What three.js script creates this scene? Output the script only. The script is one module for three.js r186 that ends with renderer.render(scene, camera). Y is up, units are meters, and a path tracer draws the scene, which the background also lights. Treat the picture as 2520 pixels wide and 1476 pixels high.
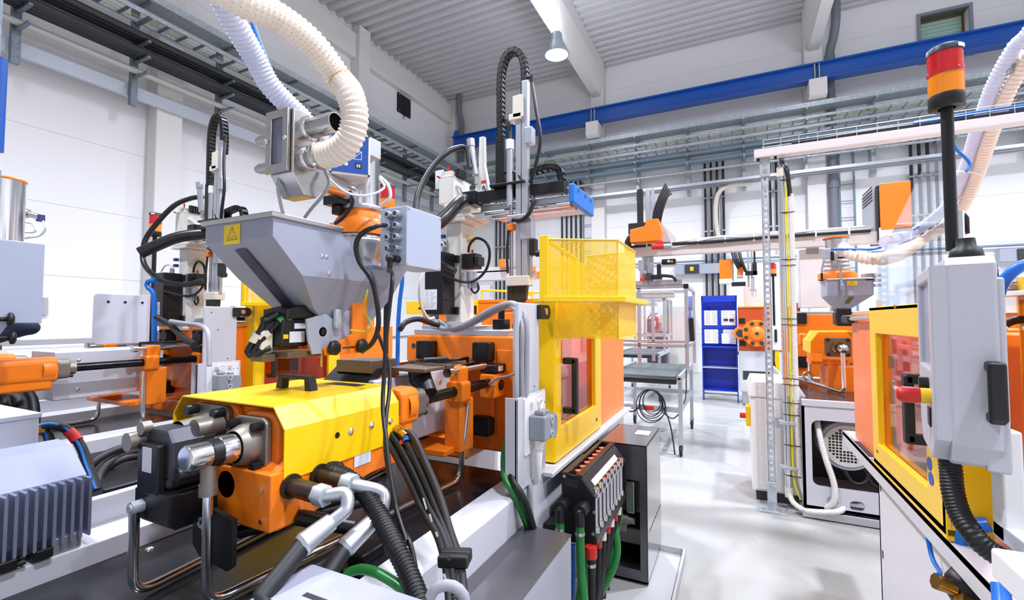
import * as THREE from 'three';
import { RoundedBoxGeometry } from 'three/addons/geometries/RoundedBoxGeometry.js';
import { mergeGeometries } from 'three/addons/utils/BufferGeometryUtils.js';
import { RectAreaLightUniformsLib } from 'three/addons/lights/RectAreaLightUniformsLib.js';
import { MarchingCubes } from 'three/addons/objects/MarchingCubes.js';

// ---------- camera, lamps, exposure ----------
const scene = new THREE.Scene();
scene.background = new THREE.Color(0x9aa2ad);
const renderer = new THREE.WebGLRenderer({ antialias: true });
renderer.toneMapping = THREE.LinearToneMapping;
renderer.toneMappingExposure = 1.05;
renderer.shadowMap.enabled = true;
RectAreaLightUniformsLib.init();
const FOCAL = 1134, EYE = 1.6, YAW = 25.85 * Math.PI / 180, PITCH = 2.38 * Math.PI / 180;
const camera = new THREE.PerspectiveCamera(2 * Math.atan(738 / FOCAL) * 180 / Math.PI, 2520 / 1476, 0.05, 80);
camera.position.set(0, EYE, 0);
camera.rotation.order = 'YXZ';
camera.rotation.set(PITCH, YAW, 0);
scene.add(camera);
const LAMP_CD = 172, LAMP_COLOR = 0xeef1ff;
const LAMP_SPOTS = [];
for (const x of [-3.75, 2.25, 8.25]) for (const z of [-10.2, -5.2, -0.2]) LAMP_SPOTS.push([x, 7.9, z]);
function lampLight(x, y, z) {
  const L = new THREE.SpotLight(LAMP_COLOR, LAMP_CD, 0, 1.3, 0.5, 2);
  L.position.set(x, y, z); L.castShadow = true; L.shadow.radius = 11;
  L.target.position.set(x, 0, z);
  scene.add(L, L.target);
  const U = new THREE.PointLight(LAMP_COLOR, 5.5, 0, 2);      // light leaving the open neck of the bell, upwards
  U.position.set(x, y + 0.78, z); U.castShadow = true; U.shadow.radius = 4; scene.add(U);
}

// ---------- a pixel of the photograph gives a direction; a plane it touches gives the point ----------
const V = (x, y, z) => new THREE.Vector3(x, y, z);
const FW = V(-Math.sin(YAW) * Math.cos(PITCH), Math.sin(PITCH), -Math.cos(YAW) * Math.cos(PITCH));
const RT = V(Math.cos(YAW), 0, -Math.sin(YAW)), UPV = RT.clone().cross(FW);
const ray = (u, v) => FW.clone().addScaledVector(RT, (u - 1260) / FOCAL).addScaledVector(UPV, -(v - 738) / FOCAL);
const onX = (u, v, x) => { const d = ray(u, v); return d.multiplyScalar(x / d.x).add(V(0, EYE, 0)); };
const onY = (u, v, y) => { const d = ray(u, v); return d.multiplyScalar((y - EYE) / d.y).add(V(0, EYE, 0)); };
const onZ = (u, v, z) => { const d = ray(u, v); return d.multiplyScalar(z / d.z).add(V(0, EYE, 0)); };

// ---------- random, noise, textures ----------
let seed = 7;
const rnd = () => { seed = (seed * 1664525 + 1013904223) >>> 0; return seed / 4294967296; };
function noiseTex(size, cells, lo, hi, octaves, sx = 1, sy = 1) {   // tileable value noise, grey
  const acc = new Float32Array(size * size); let amp = 1, tot = 0;
  for (let o = 0; o < octaves; o++) {
    const cx = Math.max(1, Math.round(cells * sx * 2 ** o)), cy = Math.max(1, Math.round(cells * sy * 2 ** o));
    const g = new Float32Array(cx * cy); for (let i = 0; i < g.length; i++) g[i] = rnd();
    for (let y = 0; y < size; y++) for (let x = 0; x < size; x++) {
      const fx = x / size * cx, fy = y / size * cy, x0 = Math.floor(fx), y0 = Math.floor(fy);
      let tx = fx - x0, ty = fy - y0; tx = tx * tx * (3 - 2 * tx); ty = ty * ty * (3 - 2 * ty);
      const a = g[(y0 % cy) * cx + x0 % cx], b = g[(y0 % cy) * cx + (x0 + 1) % cx], c = g[((y0 + 1) % cy) * cx + x0 % cx], d = g[((y0 + 1) % cy) * cx + (x0 + 1) % cx];
      acc[y * size + x] += amp * ((a + (b - a) * tx) * (1 - ty) + (c + (d - c) * tx) * ty);
    }
    tot += amp; amp *= 0.55;
  }
  return acc.map(v => lo + (hi - lo) * v / tot);
}
function greyTex(acc, size, rep, color) {     // color: optional [r,g,b] tint range, else grey data
  const d = new Uint8Array(size * size * 4);
  for (let i = 0; i < acc.length; i++) {
    const v = Math.max(0, Math.min(1, acc[i]));
    for (let k = 0; k < 3; k++) d[i * 4 + k] = color ? color[k] * v : 255 * v;
    d[i * 4 + 3] = 255;
  }
  const t = new THREE.DataTexture(d, size, size); t.wrapS = t.wrapT = THREE.RepeatWrapping;
  t.magFilter = THREE.LinearFilter; t.minFilter = THREE.LinearMipmapLinearFilter; t.generateMipmaps = true;
  t.repeat.set(rep, rep); t.needsUpdate = true;
  if (color) t.colorSpace = THREE.SRGBColorSpace;
  return t;
}
function print(w, h, draw) {                  // flat print: labels, stickers, paper
  const c = document.createElement('canvas'); c.width = w; c.height = h; draw(c.getContext('2d'), w, h);
  const t = new THREE.CanvasTexture(c); t.colorSpace = THREE.SRGBColorSpace; return t;
}
const roughA = noiseTex(256, 6, 0.75, 1.0, 4), peel = noiseTex(256, 48, 0, 1, 2), brush = noiseTex(256, 4, 0.6, 1, 5, 0.5, 16);
const T_rough = greyTex(roughA, 256, 2), T_peel = greyTex(peel, 256, 6), T_brush = greyTex(brush, 256, 4);
const T_zinc = greyTex(noiseTex(256, 14, 0.72, 1, 3), 256, 3, [255, 255, 255]);
const T_floor = greyTex(noiseTex(512, 5, 0.90, 1.0, 6), 512, 0.22, [255, 255, 252]);
const T_floorR = greyTex(noiseTex(512, 6, 0.75, 1.0, 5), 512, 0.3);

// ---------- materials ----------
const mats = {};
function M(key, color, rough = 0.5, metal = 0, more = {}) {
  if (mats[key]) return mats[key];
  const m = new THREE.MeshPhysicalMaterial({ color: new THREE.Color(color), roughness: rough, metalness: metal, ...more });
  m.name = key; mats[key] = m; return m;
}
const paint = (k, c, r = 0.42) => M(k, c, r, 0, { roughnessMap: T_rough, bumpMap: T_peel, bumpScale: 0.00012, clearcoat: 0.15, clearcoatRoughness: 0.3 });
const ORANGE = paint('orange_paint', 0xf27c0c), ORANGE2 = paint('orange_dark_paint', 0xb64a14), YELLOW = paint('yellow_paint', 0xf6c804), GREYW = paint('light_grey_paint', 0xc2c5cc, 0.45),
  GREYM = paint('mid_grey_paint', 0x9fa5b2), GREYH = paint('hopper_grey_paint', 0x969aaa, 0.4), BLUE = paint('blue_paint', 0x0a4fa6), BLUESH = paint('shelf_blue_paint', 0x1238b8),
  WHITE = paint('white_paint', 0xe9e8e6), ROBOT = paint('robot_white_paint', 0xdedcd5, 0.38), GREYD = paint('grey_plastic', 0x868b94, 0.55), CREAM = paint('cream_plastic', 0xd8d2c4, 0.5);
const BLACK = M('black_plastic', 0x0f1012, 0.45), BLACKM = M('black_metal', 0x17181b, 0.38, 0.2), RUBBER = M('black_rubber', 0x121315, 0.55), NAVY = M('navy_cloth', 0x161c33, 0.9),
  DARKTRAY = M('dark_sheet_metal', 0x2f3034, 0.22, 0.5, { roughnessMap: T_rough }), ANTHRA = M('anthracite_metal', 0x45454a, 0.24, 0.35, { clearcoat: 1, clearcoatRoughness: 0.18 }), CHARC = M('charcoal_grey', 0x3f4046, 0.4, 0.4),
  STEEL = M('brushed_steel', 0xc4c2bf, 0.3, 1, { roughnessMap: T_brush }), CHROME = M('chrome', 0xe2e3e6, 0.17, 1), ALU = M('aluminium', 0xc3c7cd, 0.36, 0.8), CAST = M('cast_steel', 0x8d877d, 0.45, 0.75),
  ZINC = M('galvanised_steel', 0xcdd8de, 0.4, 0.35, { map: T_zinc }), ZINCD = M('galvanised_bracket', 0x8f9ba6, 0.5, 0.3, { map: T_zinc }), BROWN = M('brown_steel', 0x7a6a56, 0.42, 0.7), DKHEX = M('dark_hex_steel', 0x3c332b, 0.4, 0.5), BRASS = M('brass', 0xc69a4c, 0.3, 1),
  PIPE = M('dark_pipe', 0x23262c, 0.42), PIPEG = M('grey_pipe', 0x738896, 0.35, 0.1), PIPEL = M('light_pipe', 0xb6b4ae, 0.45, 0.2), DOWN = M('downpipe_grey', 0x6d747d, 0.45),
  CABLE = M('grey_cable', 0x9b9ca4, 0.5), CABLEB = M('black_cable', 0x101114, 0.4), GREEN = M('green_hose', 0x1f7a34, 0.35), GREENP = M('green_plug', 0x2f9a4c, 0.45), BLUEH = M('blue_hose', 0x1169c8, 0.35), WHITEP = M('white_plastic', 0xe6e6e2, 0.45),
  RED = M('red_plastic', 0xc8221a, 0.4), REDL = M('red_lens', 0xc4101c, 0.15, 0, { clearcoat: 0.6 }), AMBER = M('amber_lens', 0xf28a0a, 0.15, 0, { clearcoat: 0.6 }), YELP = M('yellow_plastic', 0xf0c419, 0.45), GREENL = M('green_lens', 0x0c9a72, 0.2),
  GLASS = M('clear_glass', 0xffffff, 0.02, 0, { transmission: 1, thickness: 0, ior: 1.45 }), TINT = M('tinted_window', 0xeccdbd, 0.03, 0, { transmission: 1, thickness: 0, ior: 1.45 }), ACRYL = M('acrylic_sheet', 0xf2f6fa, 0.03, 0, { transmission: 1, thickness: 0, ior: 1.45 }),
  WALLP = M('wall_panel_paint', 0xebebeb, 0.6), CONC = M('white_concrete', 0xdfddda, 0.75), DECK = M('roof_deck', 0xc6c6c8, 0.5, 0.05), HOSEW = M('beige_spiral_hose', 0xf4e8da, 0.4, 0), HOSEC = M('clear_spiral_hose', 0xe3e6f2, 0.3, 0, { transmission: 0.25, thickness: 0 }), COPPER = M('copper_coil', 0xe6bc94, 0.4, 0.1),
  BELT = M('belt_green_grey', 0x4c5856, 0.42), WIRE = M('white_tubing', 0xdfe4ea, 0.35), TUBEC = M('clear_tubing', 0xcfe3ec, 0.25), YELC = M('yellow_green_wire', 0xd6cf2e, 0.45), SKIN = M('skin', 0xc98f6f, 0.6);
const FLOORM = M('concrete_floor', 0xb2b4b2, 0.32, 0, { map: T_floor, roughnessMap: T_floorR });

// ---------- geometry helpers: every one returns a plain geometry in world metres ----------
function norm(g) {
  let n = g.index ? g.toNonIndexed() : g;
  for (const k of Object.keys(n.attributes)) if (!['position', 'normal', 'uv'].includes(k)) n.deleteAttribute(k);
  if (!n.attributes.normal) n.computeVertexNormals();
  return n;
}
function uvBox(g) {                            // uv in metres from the side a face looks to
  const p = g.attributes.position, n = g.attributes.normal, uv = new Float32Array(p.count * 2);
  for (let i = 0; i < p.count; i++) {
    const ax = Math.abs(n.getX(i)), ay = Math.abs(n.getY(i)), az = Math.abs(n.getZ(i));
    if (ay >= ax && ay >= az) { uv[2 * i] = p.getX(i); uv[2 * i + 1] = p.getZ(i); }
    else if (ax >= az) { uv[2 * i] = p.getZ(i); uv[2 * i + 1] = p.getY(i); }
    else { uv[2 * i] = p.getX(i); uv[2 * i + 1] = p.getY(i); }
  }
  g.setAttribute('uv', new THREE.BufferAttribute(uv, 2)); return g;
}
function bx(x0, x1, y0, y1, z0, z1, r = 0) {   // box by its extents, edges rounded by r
  const w = Math.abs(x1 - x0), h = Math.abs(y1 - y0), d = Math.abs(z1 - z0);
  const rr = Math.min(r, w * 0.45, h * 0.45, d * 0.45);
  const g = rr > 0 ? new RoundedBoxGeometry(w, h, d, 2, rr) : new THREE.BoxGeometry(w, h, d);
  return g.translate((x0 + x1) / 2, (y0 + y1) / 2, (z0 + z1) / 2);
}
const toV = p => Array.isArray(p) ? V(...p) : p;
function turn(g, c, rx = 0, ry = 0, rz = 0) {  // rotate about a point
  const m = new THREE.Matrix4().makeRotationFromEuler(new THREE.Euler(rx, ry, rz, 'YXZ'));
  return g.translate(-c[0], -c[1], -c[2]).applyMatrix4(m).translate(...c);
}
function cyl(a, b, r0, r1 = r0, seg = 20, open = false) {
  a = toV(a); b = toV(b); const d = b.clone().sub(a), g = new THREE.CylinderGeometry(r1, r0, d.length(), seg, 1, open);
  g.applyQuaternion(new THREE.Quaternion().setFromUnitVectors(V(0, 1, 0), d.normalize()));
  const c = a.clone().add(b).multiplyScalar(0.5); return g.translate(c.x, c.y, c.z);
}
function pipeG(a, b, r, ri, seg = 24) {        // hollow round pipe with a wall
  a = toV(a); b = toV(b); const d = b.clone().sub(a), L = d.length();
  const g = new THREE.LatheGeometry([[ri, 0], [r, 0], [r, L], [ri, L], [ri, 0]].map(q => new THREE.Vector2(...q)), seg);
  g.applyQuaternion(new THREE.Quaternion().setFromUnitVectors(V(0, 1, 0), d.normalize())); return hard(g.translate(a.x, a.y, a.z));
}
function hard(g) { const n = norm(g); n.deleteAttribute('normal'); n.computeVertexNormals(); return n; }
function lathe(prof, p, axis, seg = 28) {      // prof [[radius, along]...] turned about axis from p
  const g = new THREE.LatheGeometry(prof.map(q => new THREE.Vector2(Math.max(q[0], 1e-5), q[1])), seg);
  g.applyQuaternion(new THREE.Quaternion().setFromUnitVectors(V(0, 1, 0), toV(axis).clone().normalize()));
  p = toV(p); return g.translate(p.x, p.y, p.z);
}
const curve = (pts, t = 0.5) => new THREE.CatmullRomCurve3(pts.map(p => toV(p).clone()), false, 'catmullrom', t);
function tube(pts, r, n = 0, rad = 10, tension = 0.5) {
  const c = curve(pts, tension), seg = n || Math.max(8, Math.min(90, Math.round(c.getLength() / Math.max(r, 0.006) / 1.6)));
  const g = new THREE.TubeGeometry(c, seg, r, rad, false), P = c.getPoints(1);
  const cap = (at, tan) => { const k = new THREE.CircleGeometry(r, rad); k.applyQuaternion(new THREE.Quaternion().setFromUnitVectors(V(0, 0, 1), tan)); return k.translate(at.x, at.y, at.z); };
  return mergeGeometries([norm(g), norm(cap(P[0], c.getTangent(0).negate())), norm(cap(P[1], c.getTangent(1)))]);
}
function bent(pts, r, R, rad = 12) {           // pipe of straight runs with round bends of radius R
  const path = new THREE.CurvePath(); pts = pts.map(toV); let cur = pts[0].clone();
  for (let i = 1; i < pts.length - 1; i++) {
    const a = pts[i - 1].clone().sub(pts[i]), b = pts[i + 1].clone().sub(pts[i]), k = Math.min(R, a.length() * 0.48, b.length() * 0.48);
    const p = pts[i].clone().addScaledVector(a.normalize(), k), q = pts[i].clone().addScaledVector(b.normalize(), k);
    path.add(new THREE.LineCurve3(cur, p)); path.add(new THREE.QuadraticBezierCurve3(p, pts[i].clone(), q)); cur = q;
  }
  path.add(new THREE.LineCurve3(cur, pts[pts.length - 1].clone()));
  const pp = []; for (const c of path.curves) { const n = c.isQuadraticBezierCurve3 ? 8 : 1; for (let i = 0; i < n; i++) pp.push(c.getPoint(i / n)); }
  pp.push(pts[pts.length - 1].clone());
  return sweep(pp, () => r, rad);
}
function sweep(pp, rf, rad = 12) {             // sweep a circle of radius rf(i) along points, no twist
  const pos = [], idx = []; let nrm = null;
  for (let i = 0; i < pp.length; i++) {
    const t = (pp[Math.min(i + 1, pp.length - 1)].clone().sub(pp[Math.max(i - 1, 0)])).normalize();
    if (!nrm) { nrm = Math.abs(t.y) < 0.9 ? V(0, 1, 0) : V(1, 0, 0); }
    nrm = nrm.clone().addScaledVector(t, -nrm.dot(t)).normalize();
    const b = t.clone().cross(nrm), r = rf(i);
    for (let k = 0; k < rad; k++) { const a = k / rad * Math.PI * 2, q = pp[i].clone().addScaledVector(nrm, Math.cos(a) * r).addScaledVector(b, Math.sin(a) * r); pos.push(q.x, q.y, q.z); }
  }
  for (let i = 0; i < pp.length - 1; i++) for (let k = 0; k < rad; k++) { const a = i * rad + k, b = i * rad + (k + 1) % rad, c = a + rad, d = b + rad; idx.push(a, c, b, b, c, d); }
  for (const e of [0, pp.length - 1]) { const c = pos.length / 3; pos.push(pp[e].x, pp[e].y, pp[e].z); for (let k = 0; k < rad; k++) { const a = e * rad + k, b = e * rad + (k + 1) % rad; e ? idx.push(a, c, b) : idx.push(b, c, a); } }
  const g = new THREE.BufferGeometry(); g.setAttribute('position', new THREE.Float32BufferAttribute(pos, 3)); g.setIndex(idx); g.computeVertexNormals();
  const n = g.toNonIndexed(); n.setAttribute('uv', new THREE.Float32BufferAttribute(new Float32Array(n.attributes.position.count * 2), 2)); return n;
}
function ribbed(pts, r, pitch, amp, rad = 18, steps = 6) {   // corrugated hose
  const c = curve(pts), L = c.getLength(), n = Math.round(L / pitch) * steps, pp = c.getSpacedPoints(n);
  return sweep(pp, i => r + amp * Math.cos(i / steps * Math.PI * 2), rad);
}
function coil(pts, r, pitch, wire) {           // the wire helix of a spiral hose, as rings
  const c = curve(pts), n = Math.round(c.getLength() / pitch), out = [];
  for (let i = 0; i <= n; i++) { const t = i / n, g = new THREE.TorusGeometry(r, wire, 5, 20), p = c.getPointAt(t); g.applyQuaternion(new THREE.Quaternion().setFromUnitVectors(V(0, 0, 1), c.getTangentAt(t))); out.push(norm(g.translate(p.x, p.y, p.z))); }
  return mergeGeometries(out);
}
function poly(axis, pts, a0, a1, bevel = 0, holes = []) {   // polygon pushed along an axis. z: (x,y)  x: (z,y)  y: (x,z)
  const sh = new THREE.Shape(pts.map(p => new THREE.Vector2(...p)));
  for (const h of holes) sh.holes.push(h.isPath ? h : new THREE.Path(h.map(p => new THREE.Vector2(...p))));
  const lo = Math.min(a0, a1), dep = Math.abs(a1 - a0) - 2 * bevel;
  let g = norm(new THREE.ExtrudeGeometry(sh, { depth: dep, bevelEnabled: bevel > 0, bevelThickness: bevel, bevelSize: bevel, bevelOffset: -bevel, bevelSegments: 2, curveSegments: 16 }));
  const p = g.attributes.position;
  if (axis === 'z') g.translate(0, 0, lo + bevel);
  else {
    for (let i = 0; i < p.count; i++) { const s = p.getX(i), t = p.getY(i), w = p.getZ(i) + lo + bevel; axis === 'x' ? p.setXYZ(i, w, t, s) : p.setXYZ(i, s, w, t); }
    for (let i = 0; i < p.count; i += 3) { const x = p.getX(i), y = p.getY(i), z = p.getZ(i); p.setXYZ(i, p.getX(i + 1), p.getY(i + 1), p.getZ(i + 1)); p.setXYZ(i + 1, x, y, z); }
    g.deleteAttribute('normal'); g.computeVertexNormals();
  }
  return g;
}
function circ(cx, cy, r) { const p = new THREE.Path(); p.absarc(cx, cy, r, 0, Math.PI * 2, true); p.isPath = true; return p; }
const rect = (a0, a1, b0, b1) => [[a0, b0], [a1, b0], [a1, b1], [a0, b1]];
function rrect(a0, a1, b0, b1, r, n = 4) { const o = []; for (const [cx, cy, s] of [[a1 - r, b0 + r, -90], [a1 - r, b1 - r, 0], [a0 + r, b1 - r, 90], [a0 + r, b0 + r, 180]]) for (let i = 0; i <= n; i++) { const a = (s + 90 * i / n) * Math.PI / 180; o.push([cx + r * Math.cos(a), cy + r * Math.sin(a)]); } return o; }
function quad(a, b, c, d) {                    // flat face a-b-c-d (a lower left, b lower right), uv 0..1
  const g = new THREE.BufferGeometry(), A = [a, b, c, a, c, d].map(toV);
  g.setAttribute('position', new THREE.Float32BufferAttribute(A.flatMap(q => [q.x, q.y, q.z]), 3));
  g.setAttribute('uv', new THREE.Float32BufferAttribute([0, 0, 1, 0, 1, 1, 0, 0, 1, 1, 0, 1], 2)); g.computeVertexNormals(); return g;
}
function hexBolt(p, axis, r, h) { return cyl(toV(p), toV(p).clone().addScaledVector(toV(axis).clone().normalize(), h), r, r * 0.9, 8); }
function solid(rings) {                        // closed skin through rings of equally many points
  const n = rings[0].length, pos = [], idx = [];
  for (const r of rings) for (const p of r) pos.push(...p);
  for (let i = 0; i < rings.length - 1; i++) for (let k = 0; k < n; k++) { const a = i * n + k, b = i * n + (k + 1) % n; idx.push(a, b, a + n, b, b + n, a + n); }
  for (let k = 1; k < n - 1; k++) { idx.push(0, k + 1, k); const o = (rings.length - 1) * n; idx.push(o, o + k, o + k + 1); }
  const g = new THREE.BufferGeometry(); g.setAttribute('position', new THREE.Float32BufferAttribute(pos, 3)); g.setIndex(idx);
  const m = g.toNonIndexed(); m.computeVertexNormals(); m.setAttribute('uv', new THREE.Float32BufferAttribute(new Float32Array(m.attributes.position.count * 2), 2)); return m;
}
function clip(g, keep) { return g; }

// ---------- objects ----------
const taken = {};
function numbered(n) { const k = taken[n] = (taken[n] || 0) + 1; return k === 1 ? n : n + '_' + String(k - 1).padStart(3, '0'); }
let OFF = [0, 0, 0];
function mesh(name, geos, mat, parent, keepUV = false) {
  const a = (Array.isArray(geos) ? geos : [geos]).map(norm), g = a.length > 1 ? mergeGeometries(a) : a[0];
  if (!keepUV) uvBox(g);
  const m = new THREE.Mesh(g, mat); m.name = name; m.castShadow = m.receiveShadow = true;
  if (parent) parent.add(m); return m;
}
const many = (name, list, mat, parent) => list.map(g => mesh(name, g, mat, parent));   // separate pieces, each a part
const things = [];
function thing(name, label, category, group, kind) {
  const g = new THREE.Group(); g.name = numbered(name); g.userData = kind ? { kind } : { label, category };
  if (kind && label) g.userData.label = label;
  if (group) g.userData.group = group;
  g.userData.off = OFF.slice(); scene.add(g); things.push(g); return g;
}
function one(name, geos, mat, label, category, group, keepUV = false) {   // a thing of one mesh
  const m = mesh(numbered(name), geos, mat, null, keepUV); m.userData = { label, category }; if (group) m.userData.group = group;
  m.userData.off = OFF.slice(); scene.add(m); things.push(m); return m;
}
function struct(name, geos, mat) { const m = mesh(numbered(name), geos, mat); m.userData = { kind: 'structure' }; scene.add(m); return m; }
function settle() {                            // move each thing's origin to its base
  for (const g of things) {
    const off = g.userData.off; delete g.userData.off;
    const b = new THREE.Box3().setFromObject(g), c = b.getCenter(V(0, 0, 0)); c.y = b.min.y;
    if (g.isMesh) { g.geometry.translate(-c.x, -c.y, -c.z); } else for (const k of g.children) k.position.sub(c);
    g.position.set(c.x + off[0], c.y + off[1], c.z + off[2]);
  }
}

// ================= the hall =================
const XL = -9.8, ZB = -15, YC = 10, XR = 12, ZF = 8;
struct('floor', bx(XL - 0.3, XR + 0.3, -0.3, 0, ZB - 0.3, ZF + 0.3), FLOORM);
struct('wall_right', bx(XR, XR + 0.3, 0, YC + 0.4, ZB - 0.3, ZF + 0.3), WALLP);
struct('wall_front', bx(XL - 0.3, XR, 0, YC + 0.4, ZF, ZF + 0.3), WALLP);
// left and back wall: backing with lying panels, open joints between them
const WIN = [4.42, 5.36, 8.2, 9.38];           // upper window in the back wall
{
  const wl = struct('wall_left', bx(XL - 0.5, XL - 0.12, 0, YC + 0.4, ZB - 0.5, ZF + 0.3), CONC);
  const wb = struct('wall_back', bx(XL - 0.12, XR, 0, YC + 0.4, ZB - 0.6, ZB - 0.32), CONC);
  const bayZ = [ZB, -9.85, -4.85, 0.15, 5.15, ZF], bayX = [XL, -4, 2.05, 8.05, XR];
  for (let y = 0; y < YC + 0.2; y += 1.15) {
    const y1 = Math.min(y + 1.146, YC + 0.3);
    for (let i = 0; i < bayZ.length - 1; i++) mesh('wall_panel', bx(XL - 0.12, XL, y, y1, bayZ[i] + 0.002, bayZ[i + 1] - 0.002), WALLP, wl);
    for (let i = 0; i < bayX.length - 1; i++) {
      const [a, b] = [bayX[i] + 0.002, bayX[i + 1] - 0.002], [w0, w1, h0, h1] = WIN;
      const put = (a0, a1, b0, b1) => { if (a1 - a0 > 0.01 && b1 - b0 > 0.01) mesh('wall_panel', bx(a0, a1, b0, b1, ZB - 0.32, ZB), WALLP, wb); };
      if (w0 > a && w1 < b && h1 > y && h0 < y1) { put(a, w0, y, y1); put(w1, b, y, y1); put(w0, w1, y, Math.min(h0, y1)); put(w0, w1, Math.max(h1, y), y1); }
      else put(a, b, y, y1);
    }
  }
  const [w0, w1, h0, h1] = WIN, win = thing('window_1', '', '', null, 'structure');
  mesh('window_frame', [poly('z', rect(w0 - 0.07, w1 + 0.07, h0 - 0.07, h1 + 0.07), ZB, ZB + 0.04, 0, [rect(w0, w1, h0, h1)])], GREYD, win);
  mesh('reveal', [bx(w0, w1, h1 - 0.02, h1, ZB - 0.32, ZB)], M('weathered_reveal', 0x5d6257, 0.8), win);
  mesh('sash', poly('z', rect(w0, w1, h0, h1 - 0.02), ZB - 0.28, ZB - 0.24, 0, [rect(w0 + 0.03, w1 - 0.04, h0 + 0.03, h1 - 0.05)]), M('sash_wood', 0x7c4a2c, 0.6), win);
  for (let y = h0 + 0.04; y < h1 - 0.12; y += 0.1) mesh('slat', turn(bx(w0 + 0.03, w1 - 0.04, y, y + 0.096, ZB - 0.30, ZB - 0.29), [0, y, ZB - 0.295], -0.12), M('green_shutter', 0xb4d6c4, 0.5), win);
}
// roof deck: trapezoid sheet, ribs along the back wall, closed above
{
  const prof = [], p = 0.3; let z = ZB;
  prof.push([XL, 0]); const pts = [];
  while (z < ZF) { pts.push([z, YC + 0.1], [z + 0.09, YC + 0.1], [z + 0.13, YC], [z + 0.24, YC], [z + 0.28, YC + 0.1]); z += p; }
  const top = [[ZF, YC + 0.1], [ZF, YC + 0.4], [ZB, YC + 0.4]];
  struct('ceiling', poly('x', [...pts.filter(q => q[0] <= ZF), ...top], XL - 0.1, XR + 0.1), DECK);
}
// frames: wall columns, roof beams, edge beams
for (const x of [-4, 2.05, 8.05]) {
  struct('column', bx(x - 0.22, x + 0.22, 0, YC, ZB, ZB + 0.3, 0.02), CONC);
  const y0 = 8.95;
  struct('roof_beam', [poly('z', [[x - 0.13, y0], [x + 0.13, y0], [x + 0.25, y0 + 0.6], [x + 0.25, YC + 0.05], [x - 0.25, YC + 0.05], [x - 0.25, y0 + 0.6]], ZB + 0.3, ZF)], CONC);
  struct('corbel', poly('x', [[ZB + 0.3, 7.2], [ZB + 0.95, 7.45], [ZB + 0.95, 7.88], [ZB + 0.3, 7.88]], x - 0.2, x + 0.2, 0.01), CONC);
}
for (const z of [-14.8, -9.85, -4.85, 0.15]) struct('column', bx(XL, XL + 0.32, 0, YC, z - 0.22, z + 0.22, 0.02), CONC);
for (const [a, b] of [[-14.58, -10.07], [-9.63, -5.07], [-4.63, -0.07]]) struct('edge_beam', bx(XL, XL + 0.2, 9.05, 9.75, a, b, 0.02), CONC);
struct('trim_1', bx(XL, XL + 0.05, 1.02, 1.06, -14.5, 2, 0), GREYD);
// black wall vent and cable
{
  const t = thing('wall_vent', 'black square vent plate high on the left white wall', 'vent');
  mesh('plate', bx(XL, XL + 0.05, 8.36, 9.0, -12.28, -11.62, 0.01), BLACKM, t);
  for (let i = 0; i < 4; i++) mesh('screw', cyl([XL + 0.05, i % 2 ? 8.42 : 8.94, i < 2 ? -12.22 : -11.68], [XL + 0.06, i % 2 ? 8.42 : 8.94, i < 2 ? -12.22 : -11.68], 0.015), ZINC, t);
  mesh('lead', tube([[XL + 0.06, 8.7, -11.95], [XL + 0.12, 8.6, -11.9], [XL + 0.06, 8.4, -11.93], [XL + 0.06, 8.2, -11.9]], 0.012), BLACK, t);
}
// crane runway: blue I-beam on the corbels
{
  const t = thing('crane_beam', 'long blue steel crane runway beam resting on white corbels', 'beam');
  const h = [7.9, 8.36], zc = -14.3;
  mesh('web', bx(-9.35, 11.8, h[0] + 0.03, h[1] - 0.03, zc - 0.012, zc + 0.012), BLUE, t);
  for (const y of [h[0], h[1] - 0.035]) mesh('flange', bx(-9.35, 11.8, y, y + 0.035, zc - 0.15, zc + 0.15, 0.006), BLUE, t);
  for (const x of [-4, 2.05, 8.05]) mesh('joint_plate', [bx(x - 0.06, x - 0.04, h[0] + 0.03, h[1] - 0.03, zc, zc + 0.13), bx(x + 0.04, x + 0.06, h[0] + 0.03, h[1] - 0.03, zc, zc + 0.13)], ZINC, t);
  mesh('buffer', poly('z', [[-9.35, 8.36], [-9.1, 8.36], [-9.15, 8.6], [-9.28, 8.6]], zc - 0.06, zc + 0.06), BLUE, t);
}
// ---------- pendant lamps ----------
const GLOW = new THREE.MeshStandardMaterial({ color: 0xffffff, emissive: 0xf2f8ff, emissiveIntensity: 6, roughness: 0.4 }); GLOW.name = 'lamp_glow';
for (const [x, y, z] of LAMP_SPOTS) {
  const t = thing('pendant_lamp', 'round pendant hall lamp with bright diffuser under the roof deck', 'lamp', 'pendant lamps under the roof');
  mesh('housing', lathe([[0.001, 0.62], [0.07, 0.62], [0.13, 0.55], [0.15, 0.36], [0.2, 0.28], [0.3, 0.06], [0.3, 0.03], [0.27, 0.03], [0.18, 0.25], [0.001, 0.27]], [x, y, z], [0, 1, 0], 36), M('lamp_housing', 0xaab6be, 0.4, 0.4), t);
  mesh('diffuser', lathe([[0.001, 0.055], [0.27, 0.055], [0.27, 0.04], [0.2, 0.0], [0.001, -0.03]], [x, y, z], [0, 1, 0], 36), GLOW, t);
  mesh('neck_lens', lathe([[0.06, 0.62], [0.055, 0.64], [0.001, 0.645]], [x, y, z], [0, 1, 0], 24), GLOW, t);
  mesh('hanger', cyl([x, y + 0.6, z], [x, YC, z], 0.003, 0.003, 6), ZINC, t);
  lampLight(x, y - 0.06, z);
}
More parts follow.
